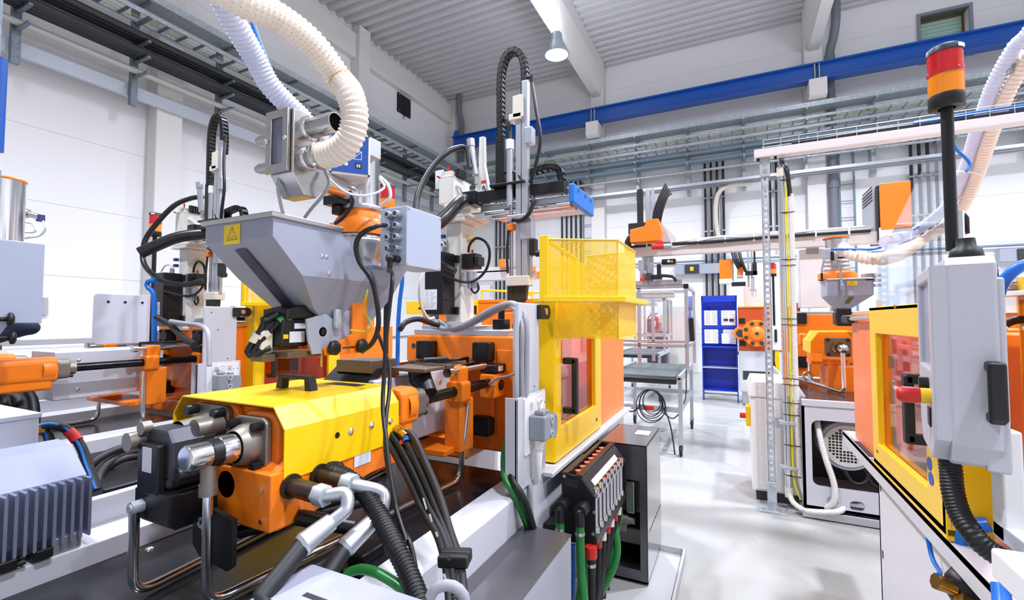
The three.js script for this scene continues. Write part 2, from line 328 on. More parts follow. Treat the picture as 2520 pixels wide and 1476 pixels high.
// ---------- trays, pipes and their brackets on the left wall ----------
const pipeLabelL = ['black insulated pipe on the left wall, top row next to the wall', 'black insulated pipe on the left wall, top row in the middle', 'black insulated pipe on the left wall, top row outermost',
  'black insulated pipe on the left wall, second row next to the wall', 'black insulated pipe on the left wall, second row in the middle', 'black insulated pipe on the left wall, second row outermost'];
{
  const xw = -9.3;
  for (let k = 0; k < 8; k++) {
    const z = -2.73 - 1.46 * k, t = thing('pipe_bracket', `grey pipe bracket on the left wall, ${['eighth', 'seventh', 'sixth', 'fifth', 'fourth', 'third', 'second', 'first'][k]} from the hall corner`, 'bracket', 'pipe brackets on the left wall');
    mesh('post', bx(xw - 0.09, xw, 5.3, 7.12, z - 0.05, z + 0.05, 0.006), ZINCD, t);
    for (const [y, l] of [[7.02, 0.46], [6.73, 0.46], [6.33, 0.44], [6.06, 0.44], [5.8, 0.44]]) mesh('arm', bx(xw, xw + l, y - 0.035, y, z - 0.025, z + 0.025, 0.004), ZINCD, t);
  }
  const d = thing('cable_duct', 'wide grey sheet metal cable duct along the left wall', 'cable duct');
  mesh('trough', [bx(xw + 0.02, xw + 0.46, 7.022, 7.035, -14.2, 1.5), bx(xw + 0.45, xw + 0.46, 7.035, 7.15, -14.2, 1.5), bx(xw + 0.02, xw + 0.03, 7.035, 7.15, -14.2, 1.5)], ZINC, d);
  const l = thing('cable_ladder', 'galvanised cable ladder with open rungs along the left wall', 'cable ladder');
  for (const x of [xw + 0.05, xw + 0.42]) mesh('rail', [bx(x - 0.01, x + 0.01, 6.732, 6.81, -14.2, 1.5), bx(x - 0.02, x + 0.02, 6.805, 6.81, -14.2, 1.5)], ZINC, l);
  for (let z = -14.1; z < 1.4; z += 0.3) mesh('rung', bx(xw + 0.05, xw + 0.42, 6.74, 6.77, z - 0.02, z + 0.02), ZINCD, l);
  one('cable', tube([[xw + 0.2, 6.784, -14.1], [xw + 0.22, 6.784, -9], [xw + 0.18, 6.784, -4], [xw + 0.2, 6.784, 1.4]], 0.007, 60), YELC, 'yellow-green earth cable lying in the left wall cable ladder', 'cable');
  let i = 0;
  for (const y of [6.392, 6.122]) for (const x of [0.09, 0.22, 0.35]) one('wall_pipe', cyl([xw + x, y, -14.2], [xw + x, y, 1.6], 0.06), PIPE, pipeLabelL[i++], 'pipe', 'black pipes on the left wall');
  one('wall_pipe', [cyl([xw + 0.12, 5.852, -14.2], [xw + 0.12, 5.852, 1.6], 0.05)], PIPEL, 'pale grey pipe on the lowest arms of the left wall brackets', 'pipe');
  one('wall_rail', bx(XL + 0.325, xw - 0.095, 5.46, 5.68, -14.2, 1.6, 0.01), paint('rail_grey', 0xb9c1cc), 'light grey box rail running along the left wall columns', 'rail');
}
// ---------- the same on the back wall ----------
{
  const zw = -14.67, ord = ['first', 'second', 'third', 'fourth', 'fifth', 'sixth', 'seventh', 'eighth', 'ninth', 'tenth', 'eleventh'];
  for (let k = -4; k < 7; k++) {
    const x = -1.2 + 1.5 * k, t = thing('pipe_bracket', `galvanised tray bracket on the back wall, ${ord[k + 4]} from the left wall`, 'bracket', 'pipe brackets on the back wall');
    mesh('post', bx(x - 0.05, x + 0.05, 5.35, 7.4, [-4, 2.05, 8.05].some(c => Math.abs(c - x) < 0.35) ? ZB + 0.302 : ZB + 0.003, zw, 0.006), ZINC, t);
    for (const y of [7.2, 6.9, 6.66, 6.42, 6.18, 5.92]) mesh('arm', bx(x - 0.025, x + 0.025, y - 0.035, y, zw, zw + 0.5, 0.004), ZINC, t);
  }
  const d = thing('cable_duct', 'wide galvanised sheet metal cable duct along the back wall', 'cable duct');
  mesh('trough', [bx(-9.2, 11.5, 7.205, 7.22, zw + 0.03, zw + 0.5), bx(-9.2, 11.5, 7.22, 7.33, zw + 0.49, zw + 0.5)], ZINC, d);
  [[6.9, 'upper galvanised cable ladder along the back wall, below the duct'], [6.66, 'lower galvanised cable ladder along the back wall, above the grey pipes']].forEach(([y, lab]) => {
    const l = thing('cable_ladder', lab, 'cable ladder');
    for (const z of [zw + 0.06, zw + 0.46]) mesh('rail', [bx(-9.1, 11.5, y + 0.01, y + 0.08, z - 0.008, z + 0.008), bx(-9.1, 11.5, y + 0.075, y + 0.08, z - 0.018, z + 0.018)], ZINC, l);
    for (let x = -9; x < 11.4; x += 0.3) mesh('rung', bx(x - 0.012, x + 0.012, y + 0.015, y + 0.04, zw + 0.06, zw + 0.46), ZINC, l);
  });
  one('cable', tube([[-9, 6.95, zw + 0.2], [-4, 6.95, zw + 0.24], [0, 6.95, zw + 0.18], [6, 6.95, zw + 0.22], [11, 6.95, zw + 0.2]], 0.008, 70), YELC, 'yellow-green earth cable lying in the back wall cable ladder', 'cable');
  [[6.48, 0.14, 'upper'], [6.47, 0.34, 'upper'], [6.24, 0.14, 'lower'], [6.23, 0.34, 'lower']].forEach(([y, z, w], i) => {
    const t = thing('wall_pipe', `blue-grey pipe on the back wall, ${w} pair, ${i % 2 ? 'room' : 'wall'} side`, 'pipe');
    mesh('run', cyl([-9.1, y, zw + z], [11.5, y, zw + z], 0.055), PIPEG, t);
    for (const x of [-5.2, 1.1, 6.2]) mesh('coupling', cyl([x - 0.09, y, zw + z], [x + 0.09, y, zw + z], 0.075), PIPEG, t);
  });
  one('wall_pipe', cyl([-9.1, 5.96, zw + 0.24], [11.5, 5.96, zw + 0.24], 0.04), ZINC, 'thin galvanised conduit on the lowest arms of the back wall', 'pipe');
  [0.06, 0.2, 0.34].forEach((z, i) => one('busbar_trunk', bx(-9.1, 11.5, 5.46 + i * 0.015, 5.54 + i * 0.015, zw + z, zw + z + 0.08, 0.006), ALU, ['aluminium busbar rail below the back wall brackets, next to the wall', 'aluminium busbar rail below the back wall brackets, middle one', 'aluminium busbar rail below the back wall brackets, outermost'][i], 'busbar'));
  // droppers: groups of dark pipes running down the back wall
  const groups = [[-7.85, 4, 'left of the robot'], [-5.3, 5, 'right of the robot'], [-0.75, 4, 'above the blue rack'], [0.95, 2, 'by the perforated post'], [4.1, 4, 'behind the orange box']];
  for (const [x0, n, where] of groups) for (let k = 0; k < n; k++) {
    const x = x0 + k * 0.165, t = thing('dropper_pipe', `dark vertical wall pipe in the row ${where}, ${ord[k]} from the left wall`, 'pipe', `vertical pipes ${where}`);
    mesh('run', cyl([x, where.startsWith('by') ? 3.7 - k * 0.15 : 0.8, ZB + 0.12], [x, 6.3, ZB + 0.12], 0.034), PIPE, t);
    for (const y of [5.2, 4.2]) mesh('clip', bx(x - 0.05, x + 0.05, y, y + 0.04, ZB + 0.003, ZB + 0.16), ZINC, t);
  }
  for (const [x, lab] of [[-4.4, 'left of the wall column'], [2.75, 'right of the grey downpipe']]) {
    const l = thing('cable_ladder', `upright dark cable ladder on the back wall ${lab}`, 'cable ladder');
    for (const s of [-0.16, 0.16]) mesh('rail', bx(x + s - 0.02, x + s + 0.02, 0.5, 6.2, ZB + 0.05, ZB + 0.12), PIPEG, l);
    for (let y = 0.7; y < 6; y += 0.45) mesh('rung', bx(x - 0.16, x + 0.16, y, y + 0.02, ZB + 0.07, ZB + 0.09), PIPEG, l);
  }
  for (const [x, z, lab] of [[2.42, ZB + 0.3, 'grey rainwater downpipe beside the back wall column'], [-9.3, ZB + 0.25, 'grey rainwater downpipe in the corner of the hall']]) {
    const t = thing('downpipe', lab, 'pipe');
    mesh('run', tube([[x, 0, z], [x, 5, z], [x, 8.5, z], [x + 0.06, 9.0, z + 0.05], [x + 0.1, 9.4, z + 0.3], [x + 0.12, 10, z + 0.35]], 0.105, 60, 16), DOWN, t);
    for (const y of [5.1, 7.4, 8.55]) mesh('collar', cyl([x, y, z], [x, y + 0.16, z], 0.122), DOWN, t);
  }
  { const w = thing('wall_hose', 'white corrugated cable hose dropping from the busbar rails to the wall box', 'hose'); mesh('hose_line', tube([onZ(1850, 452, -14.5), onZ(1800, 456, -14.5), onZ(1772, 470, -14.5), onZ(1762, 500, -14.6), onZ(1764, 560, -14.75), onZ(1778, 620, -14.8)], 0.06), CREAM, w); }
  // distribution boxes along a conduit at head height
  one('conduit', cyl([-9.2, 3.35, ZB + 0.1], [11.5, 3.35, ZB + 0.1], 0.03, 0.03, 10), PIPEG, 'blue-grey conduit along the back wall above the distribution boxes', 'pipe');
  for (const [x, lab] of [[-1.3, 'grey distribution box with yellow label on the wall above the blue rack'], [6.0, 'grey distribution box with yellow label behind the red light tower']]) {
    const t = thing('distribution_box', lab, 'box');
    mesh('trunk', bx(x - 0.35, x + 1.2, 2.95, 3.25, ZB, ZB + 0.22, 0.01), GREYM, t);
    mesh('cover', bx(x - 0.05, x + 0.35, 2.97, 3.24, ZB + 0.2, ZB + 0.26, 0.01), CHARC, t);
    mesh('label', bx(x + 0.1, x + 0.2, 3.05, 3.17, ZB + 0.26, ZB + 0.263), YELP, t);
    mesh('warning_label', poly('z', [[x + 0.75, 3.05], [x + 0.87, 3.05], [x + 0.81, 3.16]], ZB + 0.22, ZB + 0.223), M('sticker_orange', 0xf0a43c, 0.5), t);
  }
}

// ================= the injection machine in the middle =================
const D = (u, v, d) => ray(u, v).multiplyScalar(d).add(V(0, EYE, 0));
const warnSticker = print(128, 128, (c, w, h) => { c.fillStyle = '#f7d21a'; c.fillRect(0, 0, w, h); c.strokeStyle = '#8a6d0c'; c.lineWidth = 5; c.beginPath(); c.moveTo(64, 14); c.lineTo(104, 100); c.lineTo(24, 100); c.closePath(); c.stroke(); c.lineWidth = 3; c.beginPath(); c.moveTo(64, 14); c.lineTo(64, 60); c.stroke(); c.beginPath(); c.ellipse(64, 84, 16, 8, 0, 0, 7); c.stroke(); });
const STICKER = new THREE.MeshStandardMaterial({ map: warnSticker, roughness: 0.5 }); STICKER.name = 'warning_sticker';
function formPrint(lines, w = 160, h = 200) {
  return new THREE.MeshStandardMaterial({ roughness: 0.55, map: print(w, h, (c) => { c.fillStyle = '#e9ebf0'; c.fillRect(0, 0, w, h); c.strokeStyle = '#8d93a5'; c.strokeRect(3, 3, w - 6, h - 6); c.fillStyle = '#6c7387'; for (let i = 0; i < lines; i++) { const y = 16 + i * (h - 24) / lines; c.fillRect(12, y, 42, 4); c.fillRect(74, y, 20 + (i * 37) % 56, 4); } }) });
}
const FORM = formPrint(9); FORM.name = 'type_plate_print';
const PERF = (() => {                          // small punched holes: too fine to build one by one
  const n = 64, d = new Uint8Array(n * n * 4);
  for (let y = 0; y < n; y++) for (let x = 0; x < n; x++) {
    const hit = (cx, cy) => (x - cx) ** 2 + (y - cy) ** 2 < 13.5 ** 2;
    const hole = hit(32, 32) || hit(0, 0) || hit(n, 0) || hit(0, n) || hit(n, n), v = hole ? 0 : 255, i = (y * n + x) * 4; d[i] = d[i + 1] = d[i + 2] = v; d[i + 3] = 255;
  }
  const t = new THREE.DataTexture(d, n, n); t.wrapS = t.wrapT = THREE.RepeatWrapping; t.magFilter = THREE.LinearFilter; t.minFilter = THREE.LinearMipmapLinearFilter; t.generateMipmaps = true; t.repeat.set(68, 100); t.needsUpdate = true;
  const m = new THREE.MeshPhysicalMaterial({ color: 0xf6c804, roughness: 0.42, alphaMap: t, transparent: true, side: THREE.DoubleSide }); m.name = 'perforated_yellow_sheet'; return m;
})();
function cap(parent, x, y, z, s, dep) {         // black square tie-bar cap with four bolts
  const c = mesh('tie_bar_cap', poly('z', rrect(x - s, x + s, y - s, y + s, 0.012), z, z + dep, 0.004), BLACKM, parent);
  for (const a of [-1, 1]) for (const b of [-1, 1]) mesh('bolt', [cyl([x + a * s * 0.68, y + b * s * 0.68, z + dep - 0.002], [x + a * s * 0.68, y + b * s * 0.68, z + dep + 0.006], 0.0115), cyl([x + a * s * 0.68, y + b * s * 0.68, z + dep + 0.004], [x + a * s * 0.68, y + b * s * 0.68, z + dep + 0.007], 0.006, 0.006, 6)], BLACK, c);
  mesh('collar', cyl([x, y, z - 0.03], [x, y, z + dep * 0.6], s * 0.95, s * 0.95, 28), BLACK, c);
}
// frame, tray, platen: k widens the platen, cx its centre line
function machineFrame(label, k = 1, withTray = true) {
  const t = thing('injection_molding_machine', label, 'machine'), cx = -1.51, X = x => cx + (x - cx) * k;
  mesh('frame_rail', poly('z', [[-0.99, 0.85], [-0.99, 0.5], [-0.855, 0.5], [-0.855, 0.838], [-0.867, 0.85]], -3.9, 0.2), GREYW, t);
  mesh('frame_rail', [bx(-2.12, -1.95, 0.7, 0.85, -3.9, 0.2, 0.006), bx(-2.15, -2.11, 0.7, 0.945, -3.9, 0.2, 0.004)], GREYW, t);
  mesh('base_panel', bx(-0.98, -0.9, 0.06, 0.5, -3.9, 0.2), GREYW, t);
  mesh('base_panel', bx(-2.12, -2.04, 0.06, 0.7, -3.9, 0.2), GREYW, t);
  if (withTray) {
    const tr = mesh('drip_tray', bx(-1.952, -0.985, 0.765, 0.78, -2.25, 0.2), DARKTRAY, t);
    for (const [x, z] of [[-1.06, -1.95], [-1.06, -1.2], [-1.9, -0.95], [-1.9, -1.75], [-1.06, -0.5]]) mesh('screw', lathe([[0.014, 0], [0.012, 0.005], [0.001, 0.008]], [x, 0.78, z], [0, 1, 0], 12), CHROME, tr);
    mesh('bracket', [bx(-1.2, -1.05, 0.78, 0.80, -1.28, -1.12, 0.004), bx(-1.16, -1.09, 0.8, 0.84, -1.26, -1.15, 0.008)], BLACKM, t);
  }
  // fixed platen: heavy casting, recessed panel, openings
  const pl = mesh('fixed_platen', [poly('z', rrect(X(-1.925), X(-1.09), 0.83, 1.5, 0.03), -2.85, -2.4, 0.012), poly('z', rrect(X(-1.72), X(-1.27), 0.98, 1.33, 0.07), -2.41, -2.37, 0.012), bx(X(-1.925), X(-1.4), 0.79, 0.9, -2.85, -2.3, 0.02)], ORANGE, t);
  mesh('panel', bx(X(-1.26), X(-1.1), 0.92, 1.42, -2.4, -2.393, 0.003), ORANGE, pl);
  for (const x of [-1.735, -1.33]) for (const y of [1.41, 0.985]) cap(t, X(x), y, -2.4, 0.056, 0.075);
  mesh('hole', cyl([X(-1.865), 1.43, -2.41], [X(-1.865), 1.43, -2.398], 0.016), CHARC, pl);
  mesh('top_plate', [bx(X(-1.88), X(-1.2), 1.5, 1.535, -2.85, -2.42, 0.006), bx(X(-1.85), X(-1.45), 1.535, 1.56, -2.8, -2.46, 0.006)], ALU, t);
  mesh('clamp_piece', [bx(-1.4, -1.32, 1.535, 1.6, -2.7, -2.6, 0.006), cyl([-1.36, 1.6, -2.65], [-1.36, 1.66, -2.65], 0.022), bx(-1.3, -1.22, 1.535, 1.57, -2.75, -2.68, 0.006)], BLACKM, t);
  // tie bars, moving platen and mould seen through the guard window
  for (const x of [-1.735, -1.33]) for (const y of [1.41, 0.985]) mesh('tie_bar', cyl([X(x), y, -2.85], [X(x), y, -3.8], 0.035), CHROME, t);
  mesh('moving_platen', poly('z', rrect(X(-1.9), X(-1.12), 0.83, 1.5, 0.04), -3.75, -3.35, 0.012), ORANGE, t);
  many('mould', [bx(-1.68, -1.38, 1.05, 1.4, -3.05, -2.86, 0.006), bx(-1.68, -1.38, 1.05, 1.4, -3.34, -3.12, 0.006)], CHARC, t);
  mesh('rear_cabinet', [bx(-2.05, -0.95, 0.85, 1.66, -3.95, -3.78, 0.01)], ORANGE, t);
  return t;
}
function injectionUnit(t, k = 1, cx = -1.51, zc = -1.46, ze = -1.57) {  // barrel cover, twin pull cylinders, clamp blocks and drain pipes
  const X = x => cx + (x - cx) * k;
  const z0 = -1.5, bc = mesh('barrel_cover', poly('z', rrect(X(-1.66), X(-1.37), 1.03, 1.34, 0.008), -2.12, z0, 0.004), GREYW, t);
  for (const [y, z] of [[1.28, -1.98], [1.09, -1.98], [1.28, -1.62], [1.09, -1.62]]) mesh('screw', lathe([[0.011, 0], [0.01, 0.004], [0.001, 0.007]], [X(-1.37), y, z], [1, 0, 0], 12), CHROME, bc);
  mesh('heat_shield', bx(X(-1.64), X(-1.36), 1.325, 1.352, -2.38, -2.02, 0.004), STEEL, t);
  for (let i = 0; i < 6; i++) mesh('vent_slot', bx(X(-1.62), X(-1.4), 1.352, 1.354, -2.05 - i * 0.04, -2.035 - i * 0.04), CHARC, t);
  mesh('grab_bar', [cyl([X(-1.4), 1.375, -1.98], [X(-1.4), 1.375, -2.3], 0.009), cyl([X(-1.4), 1.34, -1.98], [X(-1.4), 1.376, -1.98], 0.009), cyl([X(-1.4), 1.34, -2.3], [X(-1.4), 1.376, -2.3], 0.009)], BLACKM, t);
  for (const sgn of [1, -1]) {
    const x = sgn > 0 ? X(-1.25) : X(-1.77), y = 1.245;
    const c = mesh('pull_cylinder', [poly('z', rrect(x - 0.062, x + 0.062, y - 0.075, y + 0.075, 0.035), ze, zc, 0.01), bx(x - 0.05, x + 0.05, y - 0.12, y - 0.05, ze + 0.02, zc, 0.02), lathe([[0.075, 0], [0.075, 0.05], [0.06, 0.07]], [x, y, ze + 0.07], [0, 0, -1], 24)], ORANGE, t);
    mesh('end_cap', [poly('z', rrect(x - 0.055, x + 0.055, y - 0.06, y + 0.06, 0.03), ze - 0.06, ze, 0.006), cyl([x, y, ze - 0.06], [x, y, ze - 0.095], 0.042)], CAST, c);
    for (const a of [-1, 1]) mesh('bolt', cyl([x + a * 0.04, y - a * 0.045, ze - 0.06], [x + a * 0.04, y - a * 0.045, ze - 0.075], 0.01, 0.01, 8), BLACKM, c);
    mesh('piston_rod', cyl([x, y, ze], [x, y, -2.36], 0.026), M('black_chrome', 0x17181c, 0.18, 0.6), t);
    const cl = mesh('clamp', [poly('z', rrect(x - 0.045, x + 0.055, y - 0.055, y + 0.05, 0.02), -2.0, -1.92, 0.008), bx(x - 0.035, x + 0.03, y + 0.04, y + 0.12, -2.02, -1.93, 0.015), bx(x - 0.06, x + 0.035, y - 0.3, y - 0.04, -2.06, -1.93, 0.01), bx(x - 0.3 * (sgn > 0 ? 1 : 0), x + 0.3 * (sgn > 0 ? 0 : 1), y - 0.3, y - 0.27, -2.06, -1.85, 0.006)], ORANGE, t);
    mesh('pin', [cyl([x + 0.01, y + 0.1, -1.86], [x + 0.01, y + 0.1, -2.22], 0.014), cyl([x + 0.01, y + 0.1, -1.85], [x + 0.01, y + 0.1, -1.88], 0.024)], STEEL, cl);
    mesh('rod_lug', [poly('z', rrect(x - 0.055, x + 0.05, y - 0.09, y + 0.05, 0.02), -2.4, -2.27, 0.01)], ORANGE, t);
    mesh('lug_socket', [cyl([x + 0.045, y - 0.015, -2.33], [x + 0.056, y - 0.015, -2.33], 0.03), cyl([x + 0.05, y - 0.015, -2.33], [x + 0.06, y - 0.015, -2.33], 0.017)], BLACK, t);
    const sw = mesh('limit_switch', bx(x - 0.055, x + 0.05, y + 0.055, y + 0.1, -2.4, -2.27, 0.008), BLACK, t);
    mesh('label', bx(x + 0.0505, x + 0.051, y + 0.062, y + 0.092, -2.36, -2.3), WHITEP, sw);
  }
}
const M1 = machineFrame('orange injection moulding machine with yellow injection cover and chrome shaft end under the grey hopper');
injectionUnit(M1);
{ // gearbox end of the injection unit, under the yellow cover
  const t = M1;
  const P = [[-1.762, 1.15], [-1.762, 1.275], [-1.712, 1.338], [-1.247, 1.338], [-1.197, 1.275], [-1.197, 1.125]], q = 0.004;
  const inner = [[-1.197 - q, 1.125], [-1.197 - q, 1.273], [-1.249, 1.338 - q], [-1.71, 1.338 - q], [-1.762 + q, 1.273], [-1.762 + q, 1.15]];
  const cov = mesh('yellow_cover', [poly('z', [...P, ...inner], -1.45, -0.94)], YELLOW, t);
  mesh('screw', lathe([[0.012, 0], [0.011, 0.004], [0.001, 0.008]], [-1.197, 1.215, -1.2], [1, 0, 0], 14), CHROME, cov);
  mesh('screw', lathe([[0.012, 0], [0.011, 0.004], [0.001, 0.008]], [-1.197, 1.215, -1.3], [1, 0, 0], 14), CHROME, cov);
  mesh('screw', lathe([[0.012, 0], [0.011, 0.004], [0.001, 0.008]], [-1.197, 1.21, -1.4], [1, 0, 0], 14), CHROME, cov);
  mesh('hole', cyl([-1.198, 1.215, -1.14], [-1.196, 1.215, -1.14], 0.01), BLACK, cov);
  const hl = onY(692, 955, 1.338), hr = onY(768, 960, 1.338), hz = (hl.z + hr.z) / 2;
  mesh('handle', poly('z', [[hl.x - 0.022, 1.338], [hl.x + 0.012, 1.338], [hl.x + 0.016, 1.378], [hr.x - 0.016, 1.378], [hr.x - 0.012, 1.338], [hr.x + 0.022, 1.338], [hr.x + 0.008, 1.39], [hl.x - 0.008, 1.39]], hz - 0.016, hz + 0.016, 0.003), BLACK, cov);
  mesh('window_slot', bx(-1.5, -1.33, 1.3385, 1.3395, -1.41, -1.36), CHARC, cov);
  mesh('gearbox', [poly('z', rrect(-1.7, -1.255, 1.12, 1.32, 0.045), -1.42, -0.985, 0.015), poly('z', rrect(-1.42, -1.24, 1.13, 1.315, 0.05), -1.05, -0.955, 0.012), poly('z', rrect(-1.7, -1.44, 1.15, 1.325, 0.05), -1.05, -0.965, 0.012)], ORANGE, t);
  // right flange and chrome shaft end
  const fr = mesh('flange', poly('z', rrect(-1.427, -1.27, 1.14, 1.3, 0.025), -0.955, -0.935, 0.004), CAST, t);
  for (const a of [-1, 1]) for (const b of [-1, 1]) mesh('bolt', cyl([-1.348 + a * 0.055, 1.22 + b * 0.058, -0.935], [-1.348 + a * 0.055, 1.22 + b * 0.058, -0.905], 0.014, 0.014, 12), BLACKM, fr);
  mesh('hub', lathe([[0.062, 0], [0.062, 0.02], [0.05, 0.05], [0.047, 0.05]], [-1.348, 1.22, -0.935], [0, 0, 1]), CAST, fr);
  mesh('shaft_end', lathe([[0.042, 0], [0.042, 0.045], [0.034, 0.046], [0.034, 0.075], [0.036, 0.076], [0.036, 0.13], [0.03, 0.135], [0.001, 0.135]], [-1.348, 1.22, -0.885], [0, 0, 1]), CHROME, t);
  mesh('shaft_seal', cyl([-1.348, 1.22, -0.845], [-1.348, 1.22, -0.812], 0.0385), BLACK, t);
  mesh('tee', [cyl([-1.348, 1.2, -0.815], [-1.348, 1.12, -0.815], 0.02), cyl([-1.348, 1.135, -0.815], [-1.348, 1.105, -0.815], 0.026, 0.026, 6)], CAST, t);
  // left flange with servo valve block
  const fl = mesh('flange', poly('z', rrect(-1.66, -1.47, 1.16, 1.32, 0.03), -0.965, -0.945, 0.004), CAST, t);
  for (const a of [-1, 1]) for (const b of [-1, 1]) mesh('bolt', cyl([-1.565 + a * 0.07, 1.24 + b * 0.06, -0.945], [-1.565 + a * 0.07, 1.24 + b * 0.06, -0.91], 0.016, 0.016, 12), BLACKM, fl);
  mesh('motor_neck', [lathe([[0.06, 0], [0.055, 0.03], [0.05, 0.1]], [-1.555, 1.235, -0.945], [0, 0, 1]), cyl([-1.5, 1.262, -0.94], [-1.5, 1.262, -0.86], 0.03)], CAST, t);
  const vb = mesh('hydraulic_motor', [poly('z', [[-1.605, 1.13], [-1.48, 1.13], [-1.475, 1.17], [-1.475, 1.24], [-1.5, 1.275], [-1.59, 1.275], [-1.612, 1.25], [-1.612, 1.15]], -0.92, -0.785, 0.01), bx(-1.6, -1.49, 1.1, 1.14, -0.93, -0.785, 0.015), cyl([-1.478, 1.145, -0.9], [-1.478, 1.145, -0.8], 0.022)], CHARC, t);
  many('bolt', [cyl([-1.478, 1.2, -0.86], [-1.44, 1.2, -0.86], 0.018, 0.022), cyl([-1.6, 1.275, -0.79], [-1.6, 1.275, -0.765], 0.02), cyl([-1.63, 1.235, -0.79], [-1.63, 1.235, -0.745], 0.028, 0.028, 14)], CAST, vb);
  mesh('cover_plate', bx(-1.605, -1.5, 1.09, 1.235, -0.786, -0.762, 0.006), BLACKM, vb);
  mesh('label', bx(-1.575, -1.53, 1.155, 1.225, -0.762, -0.7605), M('label_white', 0xd8dae2, 0.5), vb);
  const mb = mesh('manifold_block', poly('x', [[-0.765, 1.1], [-0.765, 1.02], [-0.785, 1.0], [-0.95, 1.0], [-0.95, 1.1]], -1.62, -1.44, 0.005), BLACKM, t);
  mesh('banjo_bolt', [cyl([-1.575, 1.055, -0.77], [-1.575, 1.055, -0.735], 0.02, 0.02, 6), cyl([-1.575, 1.055, -0.748], [-1.575, 1.055, -0.73], 0.012)], ZINC, mb);
  mesh('spindle', cyl([-1.4, 1.1, -0.9], [-1.4, 1.1, -1.2], 0.04), BLACK, t);
  // carriage
  mesh('carriage', [bx(-1.62, -1.2, 0.99, 1.155, -1.02, -0.9, 0.006), poly('x', [[-0.92, 0.99], [-1.02, 0.99], [-1.3, 1.045], [-1.46, 1.045], [-1.46, 1.22], [-0.97, 1.18], [-0.92, 1.15]], -1.6, -1.202)], ORANGE, t);
  mesh('label', bx(-1.1995, -1.199, 1.085, 1.14, -1.3, -1.22), M('label_white', 0xd8dae2, 0.5), t);
  mesh('stop_plate', poly('z', [[-1.475, 1.06], [-1.475, 0.93], [-1.44, 0.9], [-1.31, 0.885], [-1.29, 0.9], [-1.29, 1.03]], -0.865, -0.85), BLACKM, t);
  mesh('washer', [pipeG([-1.43, 1.0, -0.85], [-1.43, 1.0, -0.845], 0.016, 0.008)], ZINC, t);
  mesh('guide_rod', cyl([-1.45, 0.93, -0.9], [-1.2, 0.93, -1.4], 0.02), BLACKM, t);
  for (const [y, z] of [[1.11, -0.899], [1.02, -0.899]]) mesh('screw', cyl([-1.235, y, z], [-1.235, y, z + 0.004], 0.007), CHROME, t);
  // hexagon hose ports
  for (const [z, yy] of [[-0.965, 1.105], [-1.07, 1.105]]) mesh('hose_port', [cyl([-1.2, yy, z], [-1.075, yy - 0.005, z], 0.027, 0.027, 6), cyl([-1.205, yy, z], [-1.19, yy, z], 0.036)], DKHEX, t);
  mesh('hose_port', cyl([-1.2, 1.0, -1.0], [-1.02, 0.985, -1.05], 0.025, 0.025, 6), BLACKM, t);
  // throat block and elbow beside the barrel
  mesh('throat_block', bx(-1.61, -1.41, 1.365, 1.42, -1.69, -1.52, 0.004), BROWN, t);
  mesh('throat_pedestal', poly('x', [[-1.45, 1.13], [-1.75, 1.13], [-1.72, 1.37], [-1.56, 1.37]], -1.62, -1.42, 0.004), ORANGE, t);
  mesh('black_web', poly('x', [[-1.44, 1.3], [-1.5, 1.3], [-1.62, 1.385], [-1.56, 1.385]], -1.65, -1.4), BLACK, t);
  mesh('latch_plate', [bx(-1.42, -1.2, 1.37, 1.385, -1.78, -1.62, 0.002), bx(-1.36, -1.2, 1.37, 1.387, -1.85, -1.79, 0.002)], BROWN, t);
  mesh('latch_bar', cyl([-1.3, 1.41, -1.75], [-1.22, 1.415, -1.83], 0.011), BLACKM, t);
  mesh('outlet_elbow', [cyl([-1.29, 1.37, -1.7], [-1.28, 1.32, -1.7], 0.05), cyl([-1.285, 1.34, -1.7], [-1.22, 1.27, -1.67], 0.05, 0.044), cyl([-1.222, 1.272, -1.671], [-1.219, 1.269, -1.67], 0.036)], BLACKM, t);
}
// steel drain pipes bent over the tray
one('steel_pipe', bent([[-1.575, 1.05, -0.745], [-1.59, 0.8, -0.755], [-1.72, 0.8, -2.02], [-1.72, 1.15, -2.05]], 0.0135, 0.06), CHROME, 'bent chrome pipe from the black valve block along the dark tray', 'pipe');
one('steel_pipe', bent([[-1.348, 1.115, -0.815], [-1.35, 0.80, -0.82], [-1.25, 0.80, -1.98], [-1.2, 1.18, -1.98]], 0.0135, 0.06), CHROME, 'bent chrome pipe from the steel tee along the tray to the orange clamp', 'pipe');
